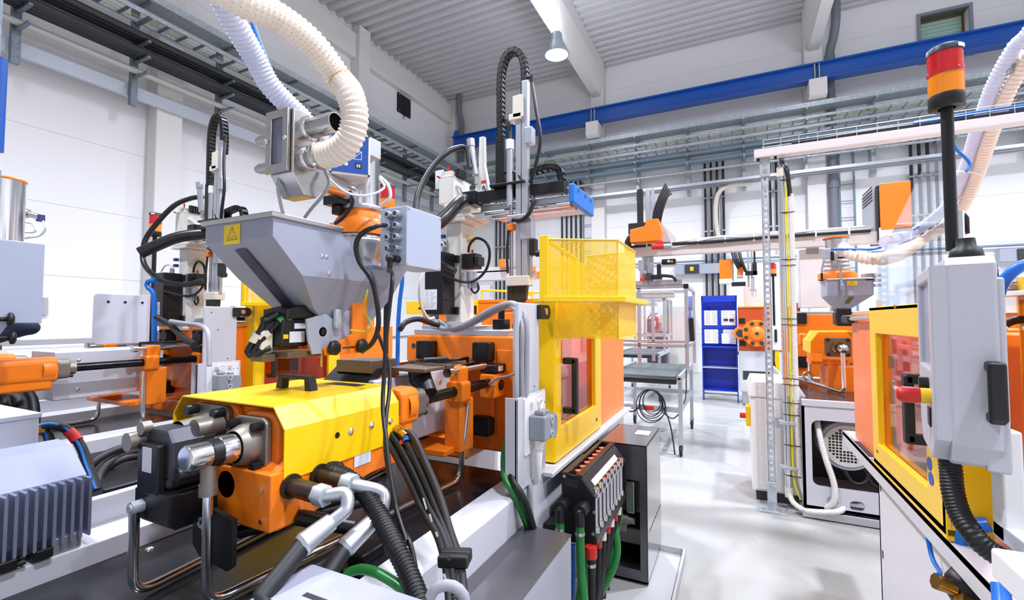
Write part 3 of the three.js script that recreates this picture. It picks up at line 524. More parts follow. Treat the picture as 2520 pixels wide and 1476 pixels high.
// ---------- guard door, hinge post and connector plate on the right side ----------
function guardDoor(t, label) {                  // t: machine the door hangs on
  const d = mesh('guard_door', [poly('x', rect(-3.12, -2.235, 0.87, 1.7), -0.862, -0.835, 0.003, [rrect(-2.98, -2.32, 1.03, 1.49, 0.01)]), bx(-0.96, -0.84, 0.87, 1.7, -2.26, -2.225, 0.004), bx(-0.96, -0.84, 1.68, 1.7, -3.12, -2.235, 0.003), bx(-0.95, -0.84, 0.87, 0.89, -3.12, -2.235, 0.003)], YELLOW, t);
  mesh('window', bx(-0.868, -0.864, 1.01, 1.51, -3.0, -2.3), TINT, d);
  mesh('handle', [bx(-0.835, -0.76, 1.36, 1.395, -2.375, -2.335, 0.008), bx(-0.835, -0.76, 1.1, 1.135, -2.375, -2.335, 0.008), poly('x', rrect(-2.375, -2.335, 1.1, 1.395, 0.012), -0.785, -0.755, 0.006)], BLACK, d);
  mesh('screw', cyl([-0.835, 0.94, -3.0], [-0.832, 0.94, -3.0], 0.011), BLACK, d);
  const p = mesh('hinge_post', [bx(-0.885, -0.865, 0.85, 1.675, -2.09, -1.85, 0.006), bx(-1.0, -0.87, 0.85, 1.675, -2.1, -2.07, 0.004)], GREYW, t);
  mesh('hinge', [bx(-0.9, -0.845, 1.6, 1.67, -2.15, -2.06, 0.004), cyl([-0.9, 1.635, -2.17], [-0.85, 1.635, -2.17], 0.036)], BLACK, p);
  mesh('hinge_pin', cyl([-0.85, 1.638, -2.13], [-0.84, 1.638, -2.13], 0.018), CHROME, p);
  for (const [y, z] of [[1.63, -1.9], [1.25, -1.95], [1.28, -2.03], [1.05, -1.95], [1.5, -1.95]]) mesh('hole', cyl([-0.866, y, z], [-0.864, y, z], 0.005, 0.005, 8), CHARC, p);
  mesh('side_panel', [bx(-0.9, -0.85, 0.85, 1.5, -3.9, -3.14, 0.006)], ORANGE, t);
  mesh('sill', bx(-0.99, -0.8, 0.84, 0.862, -3.95, -2.1, 0.004), GREYW, t);
  const b = mesh('connector_plate', [poly('x', rrect(-2.12, -1.79, 0.86, 1.26, 0.008), -0.855, -0.845, 0.002), bx(-0.9, -0.845, 0.86, 1.26, -1.8, -1.79)], GREYW, t);
  mesh('inner_plate', poly('x', rrect(-2.1, -1.86, 1.0, 1.25, 0.008), -0.845, -0.838), WHITE, b);
  for (let i = 0; i < 12; i++) mesh('perforation', cyl([-0.838, 1.02 + (i % 4) * 0.06, -2.09 + Math.floor(i / 4) * 0.03], [-0.837, 1.02 + (i % 4) * 0.06, -2.09 + Math.floor(i / 4) * 0.03], 0.004, 0.004, 6), CHARC, b);
  for (const z of [-1.93, -2.03]) mesh('label', bx(-0.838, -0.8372, 1.19, 1.225, z - 0.017, z + 0.017), M('label_grey', 0xbfc2c8, 0.6), b);
  return d;
}
function plugConnector(label) {
  const c = thing('plug_connector', label, 'connector');
  mesh('socket_housing', [bx(-0.84, -0.76, 1.06, 1.17, -1.98, -1.9, 0.01), bx(-0.82, -0.775, 1.17, 1.19, -1.96, -1.92, 0.006)], GREYD, c);
  mesh('plug_housing', [poly('x', [[-1.98, 1.06], [-1.98, 1.165], [-2.06, 1.16], [-2.08, 1.14], [-2.08, 1.07], [-2.05, 1.045]], -0.84, -0.765, 0.008), bx(-0.825, -0.785, 1.16, 1.18, -2.03, -1.995, 0.004)], GREYD, c);
  mesh('seal', bx(-0.838, -0.764, 1.065, 1.165, -1.984, -1.976), BLACK, c);
  for (const y of [1.145, 1.08]) mesh('latch', pipeG([-0.764, y, -1.985], [-0.756, y, -1.985], 0.02, 0.008, 12), ZINC, c);
  mesh('gland', [cyl([-0.8, 1.06, -1.93], [-0.8, 1.02, -1.93], 0.022, 0.02, 8)], WHITEP, c);
  mesh('cable_loop', tube([[-0.8, 1.19, -1.94], [-0.8, 1.23, -1.92], [-0.8, 1.24, -1.94], [-0.8, 1.23, -1.97], [-0.8, 1.195, -1.955]], 0.006), WHITEP, c);
  mesh('cable', tube([[-0.8, 1.03, -1.93], [-0.805, 0.95, -1.93], [-0.82, 0.875, -1.95], [-0.84, 0.86, -1.96]], 0.016), WHITEP, c);
}
guardDoor(M1);
plugConnector('grey plug connector on the white plate beside the large yellow door');
// perforated guard hood over the door
function hood(label) {
  const t = thing('perforated_guard', label, 'guard');
  const A = [-0.85, -2.14], B = [-0.53, -2.32], C = [-0.53, -2.78], E = [-0.85, -2.85];
  const sheet = (p, q, y0, y1) => { const g = quad([p[0], y0, p[1]], [q[0], y0, q[1]], [q[0], y1, q[1]], [p[0], y1, p[1]]), L = Math.hypot(q[0] - p[0], q[1] - p[1]), u = g.attributes.uv; for (let i = 0; i < u.count; i++) u.setXY(i, u.getX(i) * L, u.getY(i) * (y1 - y0)); return g; };
  for (const [p, q, y0, y1, n] of [[A, B, 1.71, 2.0, 'front_sheet'], [B, C, 1.71, 2.0, 'side_sheet'], [E, C, 1.71, 2.0, 'rear_sheet'], [[-0.835, -2.3], B, 1.5, 1.7, 'front_sheet'], [B, C, 1.5, 1.7, 'side_sheet'], [[-0.835, -2.85], C, 1.5, 1.7, 'rear_sheet'], [[-0.85, -2.2], [-0.85, -2.85], 1.71, 1.95, 'inner_sheet']]) mesh(n, sheet(p, q, y0, y1), PERF, t, true);
  mesh('corner_post', [bx(-0.88, -0.835, 1.685, 2.02, -2.165, -2.13, 0.003), bx(-0.87, -0.845, 1.7, 1.96, -2.66, -2.6, 0.002)], YELLOW, t);
  mesh('top_rim', [cyl([A[0], 2.0, A[1]], [B[0], 2.0, B[1]], 0.005), cyl([B[0], 2.0, B[1]], [C[0], 2.0, C[1]], 0.005), cyl([C[0], 2.0, C[1]], [E[0], 2.0, E[1]], 0.005), cyl([A[0], 2.0, A[1]], [-0.85, 1.96, -2.62], 0.012), cyl([B[0], 1.5, B[1]], [B[0], 2.0, B[1]], 0.004), cyl([B[0], 1.5, B[1]], [C[0], 1.5, C[1]], 0.004)], YELLOW, t);
  mesh('ledge', [poly('y', [[A[0], A[1] + 0.02], [B[0] + 0.04, B[1] + 0.02], [C[0] + 0.05, C[1] - 0.1], [C[0] - 0.01, C[1] - 0.1], [B[0] - 0.02, B[1] - 0.03], [A[0], A[1] - 0.05]], 1.685, 1.715, 0.003)], YELLOW, t);
  mesh('screw', cyl([-0.835, 1.695, -2.16], [-0.83, 1.695, -2.16], 0.008), CHROME, t);
}
hood('yellow perforated sheet metal hood above the yellow door by the aisle');
// ---------- hopper with dosing motor ----------
{
  const t = thing('material_hopper', 'grey sheet metal feed hopper with yellow warning sticker and steel lid', 'hopper');
  const x0 = -1.708, x1 = -1.348, zf = -1.0, zb = -1.64;
  // section at height: front face drops then slopes back
  const ring = (y, a, b, c, d) => [[a, y, c], [b, y, c], [b, y, d], [a, y, d]];
  mesh('body', [solid([ring(1.56, -1.58, -1.45, -1.33, -1.43), ring(1.64, -1.63, -1.41, -1.22, -1.45), ring(1.752, x0 + 0.012, x1 - 0.003, -1.118, -1.445), ring(1.87, x0, x1, zf, -1.34), ring(1.932, x0, x1, zf, -1.285)])], GREYH, t);
  mesh('lid', [poly('y', [[x0 - 0.01, zf + 0.012], [x1 + 0.01, zf + 0.012], [x1 + 0.01, -1.29], [x0 - 0.01, -1.29]], 1.932, 1.95, 0.003)], STEEL, t);
  mesh('chute', solid([[[-1.6, 1.56, -1.42], [-1.44, 1.56, -1.42], [-1.44, 1.56, -1.52], [-1.6, 1.56, -1.52]], [[-1.62, 1.7, -1.45], [-1.4, 1.7, -1.45], [-1.4, 1.7, -1.64], [-1.62, 1.7, -1.64]], [[-1.64, 1.83, -1.5], [-1.38, 1.83, -1.5], [-1.38, 1.83, -1.72], [-1.64, 1.83, -1.72]]]), GREYH, t);
  mesh('warning_sticker', quad([-1.6, 1.858, zf + 0.0015], [-1.512, 1.858, zf + 0.0015], [-1.512, 1.926, zf + 0.0015], [-1.6, 1.926, zf + 0.0015]), STICKER, t, true);
  // sight glass set into the sloping front
  const s0 = V(-1.575, 1.845, -1.024), s1 = V(-1.515, 1.845, -1.024), s2 = V(-1.49, 1.6, -1.248), s3 = V(-1.545, 1.6, -1.248), n = V(0, -0.66, 0.75).multiplyScalar(0.004);
  mesh('sight_glass', quad(s3.add(n), s2.add(n), s1.add(n), s0.add(n)), M('sight_glass', 0x3a3a4c, 0.15), t);
  for (const [y, z] of [[1.83, -1.2], [1.83, -1.22], [1.77, -1.235]]) mesh('screw', lathe([[0.008, 0], [0.007, 0.004], [0.001, 0.007]], [x1 - 0.002, y, z], [1, 0, 0], 12), CHROME, t);
  // round funnel under the loader
  mesh('funnel', [lathe([[0.035, -0.2], [0.112, 0], [0.112, 0.03], [0.105, 0.03]], [-1.53, 1.935, -1.58], [0, 1, 0], 36)], STEEL, t);
  mesh('clamp_ring', lathe([[0.116, 0.0], [0.122, 0.01], [0.116, 0.02]], [-1.53, 1.935, -1.58], [0, 1, 0], 36), ALU, t);
  // dosing drive below
  mesh('mount_plate', poly('x', [[-1.2, 1.52], [-1.19, 1.6], [-1.28, 1.62], [-1.33, 1.59], [-1.41, 1.66], [-1.47, 1.69], [-1.47, 1.47], [-1.22, 1.47]], -1.42, -1.412), GREYM, t);
  mesh('orange_bracket', poly('x', [[-1.27, 1.462], [-1.47, 1.462], [-1.485, 1.47], [-1.485, 1.69], [-1.45, 1.69], [-1.4, 1.66], [-1.4, 1.54], [-1.3, 1.5], [-1.26, 1.49]], -1.408, -1.396, 0.002, [rrect(-1.42, -1.35, 1.482, 1.49, 0.003)]), ORANGE, t);
  for (const z of [-1.295, -1.44]) mesh('star_knob', lathe([[0.001, 0.03], [0.015, 0.03], [0.028, 0.022], [0.03, 0.008], [0.018, 0]], [-1.396, 1.49, z], [1, 0, 0], 7), BLACK, t);
  mesh('toggle_latch', [poly('x', rrect(-1.34, -1.31, 1.56, 1.64, 0.012), -1.41, -1.392, 0.004)], ZINC, t);
  const m = mesh('dosing_motor', [poly('x', rrect(-1.235, -1.12, 1.5, 1.6, 0.012), -1.55, -1.45, 0.006)], BLACK, t);
  mesh('motor_cover', poly('x', [[-1.27, 1.6], [-1.13, 1.6], [-1.13, 1.635], [-1.26, 1.665]], -1.57, -1.44, 0.006), BLACK, m);
  for (const [y0, y1, a0, a1] of [[1.565, 1.585, -1.225, -1.17], [1.515, 1.555, -1.215, -1.15]]) mesh('motor_label', bx(-1.4505, -1.449, y0, y1, a0, a1), M('label_white', 0xd8dae2, 0.5), m);
  mesh('motor_sticker', bx(-1.4505, -1.449, 1.53, 1.545, -1.145, -1.125), YELP, m);
  mesh('gear_face', [poly('x', [[-1.3, 1.51], [-1.285, 1.485], [-1.255, 1.485], [-1.235, 1.53], [-1.235, 1.6], [-1.25, 1.615], [-1.285, 1.615], [-1.3, 1.59]], -1.45, -1.425, 0.003), cyl([-1.43, 1.552, -1.266], [-1.412, 1.552, -1.266], 0.018)], ALU, t);
  mesh('gear_bore', cyl([-1.413, 1.552, -1.266], [-1.41, 1.552, -1.266], 0.012), BLACK, t);
  for (let i = 0; i < 8; i++) { const a = i / 8 * 6.283 + 0.3; mesh('bolt', cyl([-1.426, 1.552 + Math.sin(a) * 0.038, -1.266 + Math.cos(a) * 0.026], [-1.421, 1.552 + Math.sin(a) * 0.038, -1.266 + Math.cos(a) * 0.026], 0.004, 0.004, 8), CHARC, t); }
  many('motor_base', [bx(-1.57, -1.43, 1.46, 1.482, -1.3, -1.13, 0.003), bx(-1.55, -1.48, 1.45, 1.475, -1.12, -1.07, 0.004)], BROWN, t);
  mesh('chain', tube([[-1.42, 1.5, -1.27], [-1.415, 1.46, -1.265], [-1.42, 1.42, -1.27]], 0.006, 12, 6), BRASS, t);
  many('plug', [cyl(D(700, 770, 1.7), D(672, 778, 1.66), 0.014), cyl(D(730, 775, 1.72), D(708, 782, 1.69), 0.014)], CAST, t);
  mesh('green_plug', cyl(D(712, 779, 1.68), D(685, 792, 1.65), 0.018, 0.016, 8), GREENP, t);
  mesh('black_plug', cyl(D(676, 776, 1.66), D(648, 790, 1.62), 0.018, 0.016, 8), BLACK, t);
  many('cable', [tube([D(652, 787, 1.63), D(640, 815, 1.62), D(620, 845, 1.61), D(608, 868, 1.6), D(618, 876, 1.6), D(645, 862, 1.62), D(665, 856, 1.64)], 0.011), tube([D(685, 792, 1.65), D(668, 812, 1.64), D(648, 832, 1.62), D(630, 855, 1.61), D(618, 872, 1.6)], 0.009)], CABLEB, t);
  many('cable_tag', [cyl(D(634, 822, 1.615), D(622, 842, 1.61), 0.014), cyl(D(664, 818, 1.635), D(640, 836, 1.62), 0.013)], CREAM, t);
  mesh('terminal_box', [bx(-1.55, -1.49, 1.48, 1.56, -1.118, -1.07, 0.01)], CREAM, t);
}
// ---------- vacuum loader on the hopper ----------
const HX = -1.53, HZ = -1.58;
{
  const t = thing('hopper_loader', 'steel vacuum loader with orange cone standing on the grey hopper', 'loader');
  mesh('orange_cone', lathe([[0.122, 1.975], [0.124, 2.0], [0.12, 2.03], [0.108, 2.05], [0.085, 2.075], [0.08, 2.095], [0.001, 2.095]], [HX, 0, HZ], [0, 1, 0], 40), ORANGE, t);
  mesh('hinge_arm', poly('y', [[HX - 0.19, HZ + 0.02], [HX - 0.08, HZ + 0.05], [HX - 0.08, HZ - 0.03], [HX - 0.19, HZ - 0.01]], 2.035, 2.05, 0.003), ORANGE, t);
  mesh('rim', lathe([[0.09, 2.09], [0.095, 2.1], [0.09, 2.11]], [HX, 0, HZ], [0, 1, 0], 36), ALU, t);
  for (let i = 0; i < 4; i++) { const a = 0.9 + i * 0.7; mesh('bolt', lathe([[0.009, 0], [0.009, 0.012], [0.001, 0.018]], [HX + Math.sin(a) * 0.12, 1.972, HZ + Math.cos(a) * 0.12], [0, 1, 0], 10), CHROME, t); }
  mesh('sight_cylinder', lathe([[0.11, 1.955], [0.11, 1.975]], [HX, 0, HZ], [0, 1, 0], 40), STEEL, t);
  mesh('drum', lathe([[0.078, 2.1], [0.078, 2.4], [0.08, 2.4], [0.08, 2.41], [0.001, 2.415]], [HX, 0, HZ], [0, 1, 0], 40), CHROME, t);
  mesh('top_seal', lathe([[0.081, 2.395], [0.083, 2.403], [0.081, 2.41]], [HX, 0, HZ], [0, 1, 0], 36), ORANGE, t);
  mesh('hook', [bx(HX + 0.07, HX + 0.12, 2.31, 2.39, HZ + 0.01, HZ + 0.09, 0.003)], ALU, t);
  mesh('side_pipe', [cyl([HX - 0.01, 2.165, HZ], [-1.47, 2.15, -1.16], 0.042, 0.042, 28), cyl([-1.475, 2.151, -1.2], [-1.47, 2.15, -1.16], 0.047, 0.047, 28)], CHROME, t);
  mesh('shut_off_clamp', [bx(HX - 0.09, HX + 0.0, 2.1, 2.14, HZ + 0.06, HZ + 0.14, 0.004), bx(HX - 0.06, HX - 0.02, 2.06, 2.1, HZ + 0.08, HZ + 0.12, 0.004)], BLACKM, t);
}
{
  const t = thing('loader_controller', 'cream control unit with blue front panel on the vacuum loader', 'controller');
  const c = [-1.46, 2.28, -1.4];
  const face = print(200, 220, (g, w, h) => { g.fillStyle = '#1c4f9e'; g.fillRect(0, 0, w, h); g.fillStyle = '#e8ecf6'; g.font = 'bold 26px sans-serif'; g.fillText('m', 22, 40); g.strokeStyle = '#e8ecf6'; g.lineWidth = 3; g.strokeRect(70, 92, 92, 46); g.beginPath(); g.moveTo(70, 92); g.lineTo(116, 138); g.lineTo(162, 92); g.stroke(); g.fillStyle = '#e6c52a'; g.fillRect(84, 72, 14, 10); g.fillRect(136, 74, 14, 10); g.fillStyle = '#e8ecf6'; g.fillRect(88, 36, 6, 22); g.fillRect(140, 40, 6, 22); g.fillRect(70, 164, 18, 16); g.fillStyle = '#15171c'; g.fillRect(128, 158, 34, 34); g.fillStyle = '#cfd5e0'; g.fillRect(136, 166, 8, 18); g.fillRect(148, 166, 8, 18); });
  const FM = new THREE.MeshStandardMaterial({ map: face, roughness: 0.4 }); FM.name = 'controller_panel_print';
  const g0 = poly('z', rrect(-1.545, -1.385, 2.195, 2.375, 0.015), -1.49, -1.39, 0.006), q = quad([-1.537, 2.205, -1.388], [-1.393, 2.205, -1.388], [-1.393, 2.366, -1.388], [-1.537, 2.366, -1.388]);
  mesh('case', turn(g0, [-1.46, 2.3, -1.44], 0, 0.85, 0), CREAM, t);
  mesh('front_panel', turn(q, [-1.46, 2.3, -1.44], 0, 0.85, 0), FM, t, true);
  for (const [a, b] of [[-1.54, 2.2], [-1.39, 2.2], [-1.54, 2.37], [-1.39, 2.37]]) mesh('screw', turn(norm(cyl([a, b, -1.39], [a, b, -1.386], 0.005, 0.005, 8)), [-1.46, 2.3, -1.44], 0, 0.85, 0), CHARC, t);
}
OFF = [0.018, -0.015, 0];
{
  const t = thing('suction_box', 'stainless steel suction box with two pipe stubs hanging off the loader', 'box');
  const x0 = -1.525, x1 = -1.405;
  mesh('body', [poly('x', [[-1.1, 2.13], [-1.1, 2.36], [-1.26, 2.37], [-1.26, 2.12], [-1.2, 2.06], [-1.15, 2.06]], x0 + 0.004, x1, 0.003)], STEEL, t);
  mesh('frame', poly('z', rect(x0 - 0.008, x1 - 0.012, 2.135, 2.36), -1.098, -1.085, 0.002, [rect(x0 + 0.022, x1 - 0.04, 2.165, 2.33)]), STEEL, t);
  mesh('filter_window', bx(x0 + 0.018, x1 - 0.036, 2.16, 2.335, -1.097, -1.095), M('filter_grey', 0x77788a, 0.7), t);
  for (const x of [x0 + 0.004, x1 - 0.02]) mesh('thumb_screw', lathe([[0.008, 0], [0.008, 0.01], [0.001, 0.013]], [x, 2.25, -1.085], [0, 0, 1], 12), STEEL, t);
  mesh('pipe_stub', pipeG([x1 - 0.02, 2.31, -1.17], [x1 + 0.13, 2.31, -1.17], 0.036, 0.031), STEEL, t);
  mesh('pipe_stub', pipeG([x1 - 0.02, 2.2, -1.17], [x1 + 0.1, 2.2, -1.17], 0.036, 0.031), STEEL, t);
  many('weld_ring', [lathe([[0.044, 0], [0.044, 0.008], [0.036, 0.01]], [x1, 2.31, -1.17], [1, 0, 0]), lathe([[0.044, 0], [0.044, 0.008], [0.036, 0.01]], [x1, 2.2, -1.17], [1, 0, 0])], CHROME, t);
  many('left_stub', [cyl([x0, 2.3, -1.15], [x0 - 0.12, 2.3, -1.15], 0.02), cyl([x0 - 0.08, 2.3, -1.15], [x0 - 0.14, 2.3, -1.15], 0.014), cyl([x0, 2.19, -1.15], [x0 - 0.12, 2.19, -1.15], 0.02), cyl([x0 - 0.08, 2.19, -1.15], [x0 - 0.14, 2.19, -1.15], 0.014)], STEEL, t);
}
OFF = [0, 0, 0];
{ // conveying hoses
  const P = [[-1.345, 2.187, -1.17], [-1.26, 2.187, -1.17], [-1.195, 2.22, -1.17], [-1.165, 2.29, -1.165], [-1.178, 2.37, -1.155], D(835, 195, 1.63), D(770, 110, 1.55), D(685, 45, 1.45), D(590, 0, 1.36), D(470, -70, 1.28), D(330, -150, 1.2), [-1.2, 3.1, -0.1], [-1.45, 4.2, 0.3], [-1.5, 6.5, 0.5], [-1.5, 9.9, 0.5]];
  const t = thing('suction_hose', 'thick beige spiral suction hose curving up from the steel suction box', 'hose');
  mesh('hose_wall', ribbed(P, 0.045, 0.0165, 0.0028, 20, 5), HOSEW, t);
  mesh('spiral', coil(P, 0.0462, 0.0165, 0.0016), COPPER, t);
  mesh('hose_clamp', [lathe([[0.05, 0], [0.05, 0.012], [0.046, 0.012]], [-1.335, 2.187, -1.17], [1, 0, 0]), bx(-1.335, -1.32, 2.232, 2.249, -1.18, -1.155, 0.003)], STEEL, t);
  const Q = [[-1.46, 2.355, -1.2], D(668, 215, 1.66), D(625, 140, 1.6), D(585, 70, 1.52), D(548, 0, 1.45), D(520, -80, 1.38), D(490, -160, 1.32), [-1.4, 3.4, -0.3], [-1.6, 4.4, 0.2], [-1.65, 6.5, 0.4], [-1.65, 9.9, 0.4]];
  const t2 = thing('suction_hose', 'translucent spiral hose with lilac tint going up beside the beige hose', 'hose');
  mesh('hose_wall', ribbed(Q, 0.037, 0.014, 0.0015, 18, 4), HOSEC, t2);
  mesh('spiral', coil(Q, 0.0385, 0.014, 0.0016), M('hose_spiral_lilac', 0xc9cbe6, 0.4), t2);
  one('air_hose', tube([D(690, 270, 1.72), D(672, 190, 1.74), D(640, 110, 1.76), D(610, 20, 1.78), D(590, -60, 1.8)], 0.009), BLUEH, 'thin blue air hose running up behind the translucent spiral hose', 'hose');
  one('cable', tube([D(690, 425, 1.66), D(684, 460, 1.66), D(688, 490, 1.68), D(697, 528, 1.7)], 0.006), CABLE, 'grey cable hanging from the steel suction box to the hopper lid', 'cable');
  one('cable', tube([D(800, 420, 1.72), D(810, 450, 1.7), D(795, 480, 1.7), D(765, 515, 1.72), D(750, 535, 1.74)], 0.006), CABLE, 'grey cable looping from the controller down to the hopper lid', 'cable');
  one('air_hose', tube([D(790, 420, 1.76), D(850, 472, 1.84), D(905, 480, 1.92), D(945, 462, 1.98), D(935, 440, 2.02)], 0.005), TUBEC, 'thin pale blue air tube looping in front of the loader drum', 'hose');
  one('air_hose', tube([D(935, 435, 2.04), D(955, 455, 2.02), D(960, 485, 2.02), D(940, 505, 2.04)], 0.008), WIRE, 'white bent air tube beside the loader drum and light tower', 'hose');
  one('cable', tube([D(862, 470, 1.9), D(868, 500, 1.9), D(845, 535, 1.9), D(825, 550, 1.92)], 0.007), CABLEB, 'short black cable hanging over the orange loader cone', 'cable');
}
{ // grey terminal box with cable glands
  const t = thing('terminal_box', 'grey metal terminal box with cable glands beside the hopper', 'box');
  const x0 = -1.285, x1 = -1.15, y0 = 1.808, y1 = 2.045, z0 = -1.665, z1 = -1.43;
  mesh('case', bx(x0, x1, y0, y1, z0, z1, 0.004), paint('terminal_grey', 0xa7b1c4), t);
  for (const [y, n] of [[2.01, 2], [1.965, 2], [1.92, 2], [1.878, 2]]) for (let i = 0; i < n; i++) { const x = i ? -1.185 : -1.225, r = y < 1.9 ? 0.013 : 0.018; mesh('cable_gland', [cyl([x, y, z1], [x, y, z1 + 0.014], r, r, 6), lathe([[r * 0.85, 0.01], [r * 0.8, 0.03], [r * 0.45, 0.034], [r * 0.4, 0.02]], [x, y, z1], [0, 0, 1], 14)], GREYD, t); }
  for (const [y, z] of [[2.035, -1.655], [2.035, -1.44], [1.82, -1.655], [1.82, -1.44]]) mesh('screw', cyl([x1, y, z], [x1 + 0.002, y, z], 0.005, 0.005, 8), CHROME, t);
  mesh('right_angle_plug', [cyl([-1.19, 1.835, z1], [-1.19, 1.835, z1 + 0.03], 0.014), lathe([[0.016, 0], [0.016, 0.02], [0.001, 0.026]], [-1.2, 1.835, z1 + 0.025], [0, 0, 1]), cyl([-1.2, 1.835, z1 + 0.035], [-1.2, 1.78, z1 + 0.04], 0.012, 0.009)], BLACK, t);
  mesh('bracket', poly('x', [[-1.46, 1.808], [-1.64, 1.808], [-1.58, 1.76], [-1.5, 1.74]], -1.36, -1.35), GREYM, t);
}
{
  one('cable', tube([[-1.225, 1.965, -1.39], D(930, 555, 1.72), D(890, 575, 1.72), D(876, 605, 1.73), D(885, 645, 1.74), D(915, 690, 1.74), D(930, 760, 1.74), D(930, 810, 1.74), D(915, 845, 1.76), D(890, 865, 1.78)], 0.0095), CABLEB, 'thick black cable from the terminal box looping past the hopper side', 'cable');
  one('cable', tube([[-1.2, 1.79, -1.385], D(966, 680, 1.62), D(958, 760, 1.6), D(950, 840, 1.58), D(945, 930, 1.56), D(942, 1000, 1.52), D(950, 1080, 1.46), D(962, 1180, 1.4), D(985, 1290, 1.34), D(1010, 1340, 1.3), D(1030, 1440, 1.25)], 0.0075), CABLEB, 'thin black cable hanging from the angled plug past the yellow cover', 'cable');
  one('cable', tube([D(930, 820, 1.7), D(945, 860, 1.62), D(958, 900, 1.6), D(958, 960, 1.56), D(950, 1030, 1.5), D(948, 1100, 1.45), D(958, 1170, 1.41), D(975, 1250, 1.36), D(1000, 1330, 1.3)], 0.0065), CABLEB, 'second thin dark cable hanging beside the yellow cover', 'cable');
  one('cable', tube([D(905, 712, 1.78), D(896, 760, 1.78), D(915, 800, 1.78), D(905, 815, 1.78), D(862, 812, 1.78)], 0.0035), YELC, 'thin yellow-green earth wire looping beside the orange bracket', 'cable');
}

// ================= swing-arm robots standing on the platens =================
function chainLinks(t, pts, w, h, n, side) {     // energy chain: a row of hinged black links
  const c = curve(pts), out = [];
  for (let i = 0; i < n; i++) {
    const s = (i + 0.5) / n, p = c.getPointAt(s), tg = c.getTangentAt(s), L = c.getLength() / n;
    const y = tg, z = toV(side), x = z.clone().cross(y).normalize(), zz = x.clone().cross(y);
    const g = mergeGeometries([norm(bx(-h / 2, h / 2, -L * 0.56, L * 0.56, w / 2 - 0.004, w / 2, 0.002)), norm(bx(-h / 2, h / 2, -L * 0.56, L * 0.56, -w / 2, -w / 2 + 0.004, 0.002)), norm(bx(-h / 2 + 0.002, -h / 2 + 0.006, -L * 0.3, L * 0.3, -w / 2, w / 2)), norm(bx(h / 2 - 0.006, h / 2 - 0.002, -L * 0.3, L * 0.3, -w / 2, w / 2)), norm(cyl([0, -L * 0.35, -w / 2 - 0.002], [0, -L * 0.35, w / 2 + 0.002], h * 0.28, h * 0.28, 10))]);
    g.applyMatrix4(new THREE.Matrix4().makeBasis(x, y, zz).setPosition(p)); mesh('link', g, BLACK, t);
  }
}
const robotSticker = new THREE.MeshStandardMaterial({ roughness: 0.5, map: print(64, 128, (c, w, h) => { c.fillStyle = '#eceef0'; c.fillRect(0, 0, w, h); c.fillStyle = '#e0391c'; c.fillRect(0, 0, w, 24); c.fillStyle = '#15161a'; c.beginPath(); c.arc(30, 52, 18, 0, 7); c.fill(); c.fillStyle = '#eceef0'; c.fillRect(26, 34, 6, 38); c.fillStyle = '#15161a'; c.beginPath(); c.moveTo(40, 80); c.lineTo(58, 50); c.lineTo(60, 84); c.fill(); c.fillStyle = '#8b8f98'; for (let i = 0; i < 5; i++) c.fillRect(8, 92 + i * 7, 48, 3); }) }); robotSticker.name = 'robot_warning_print';
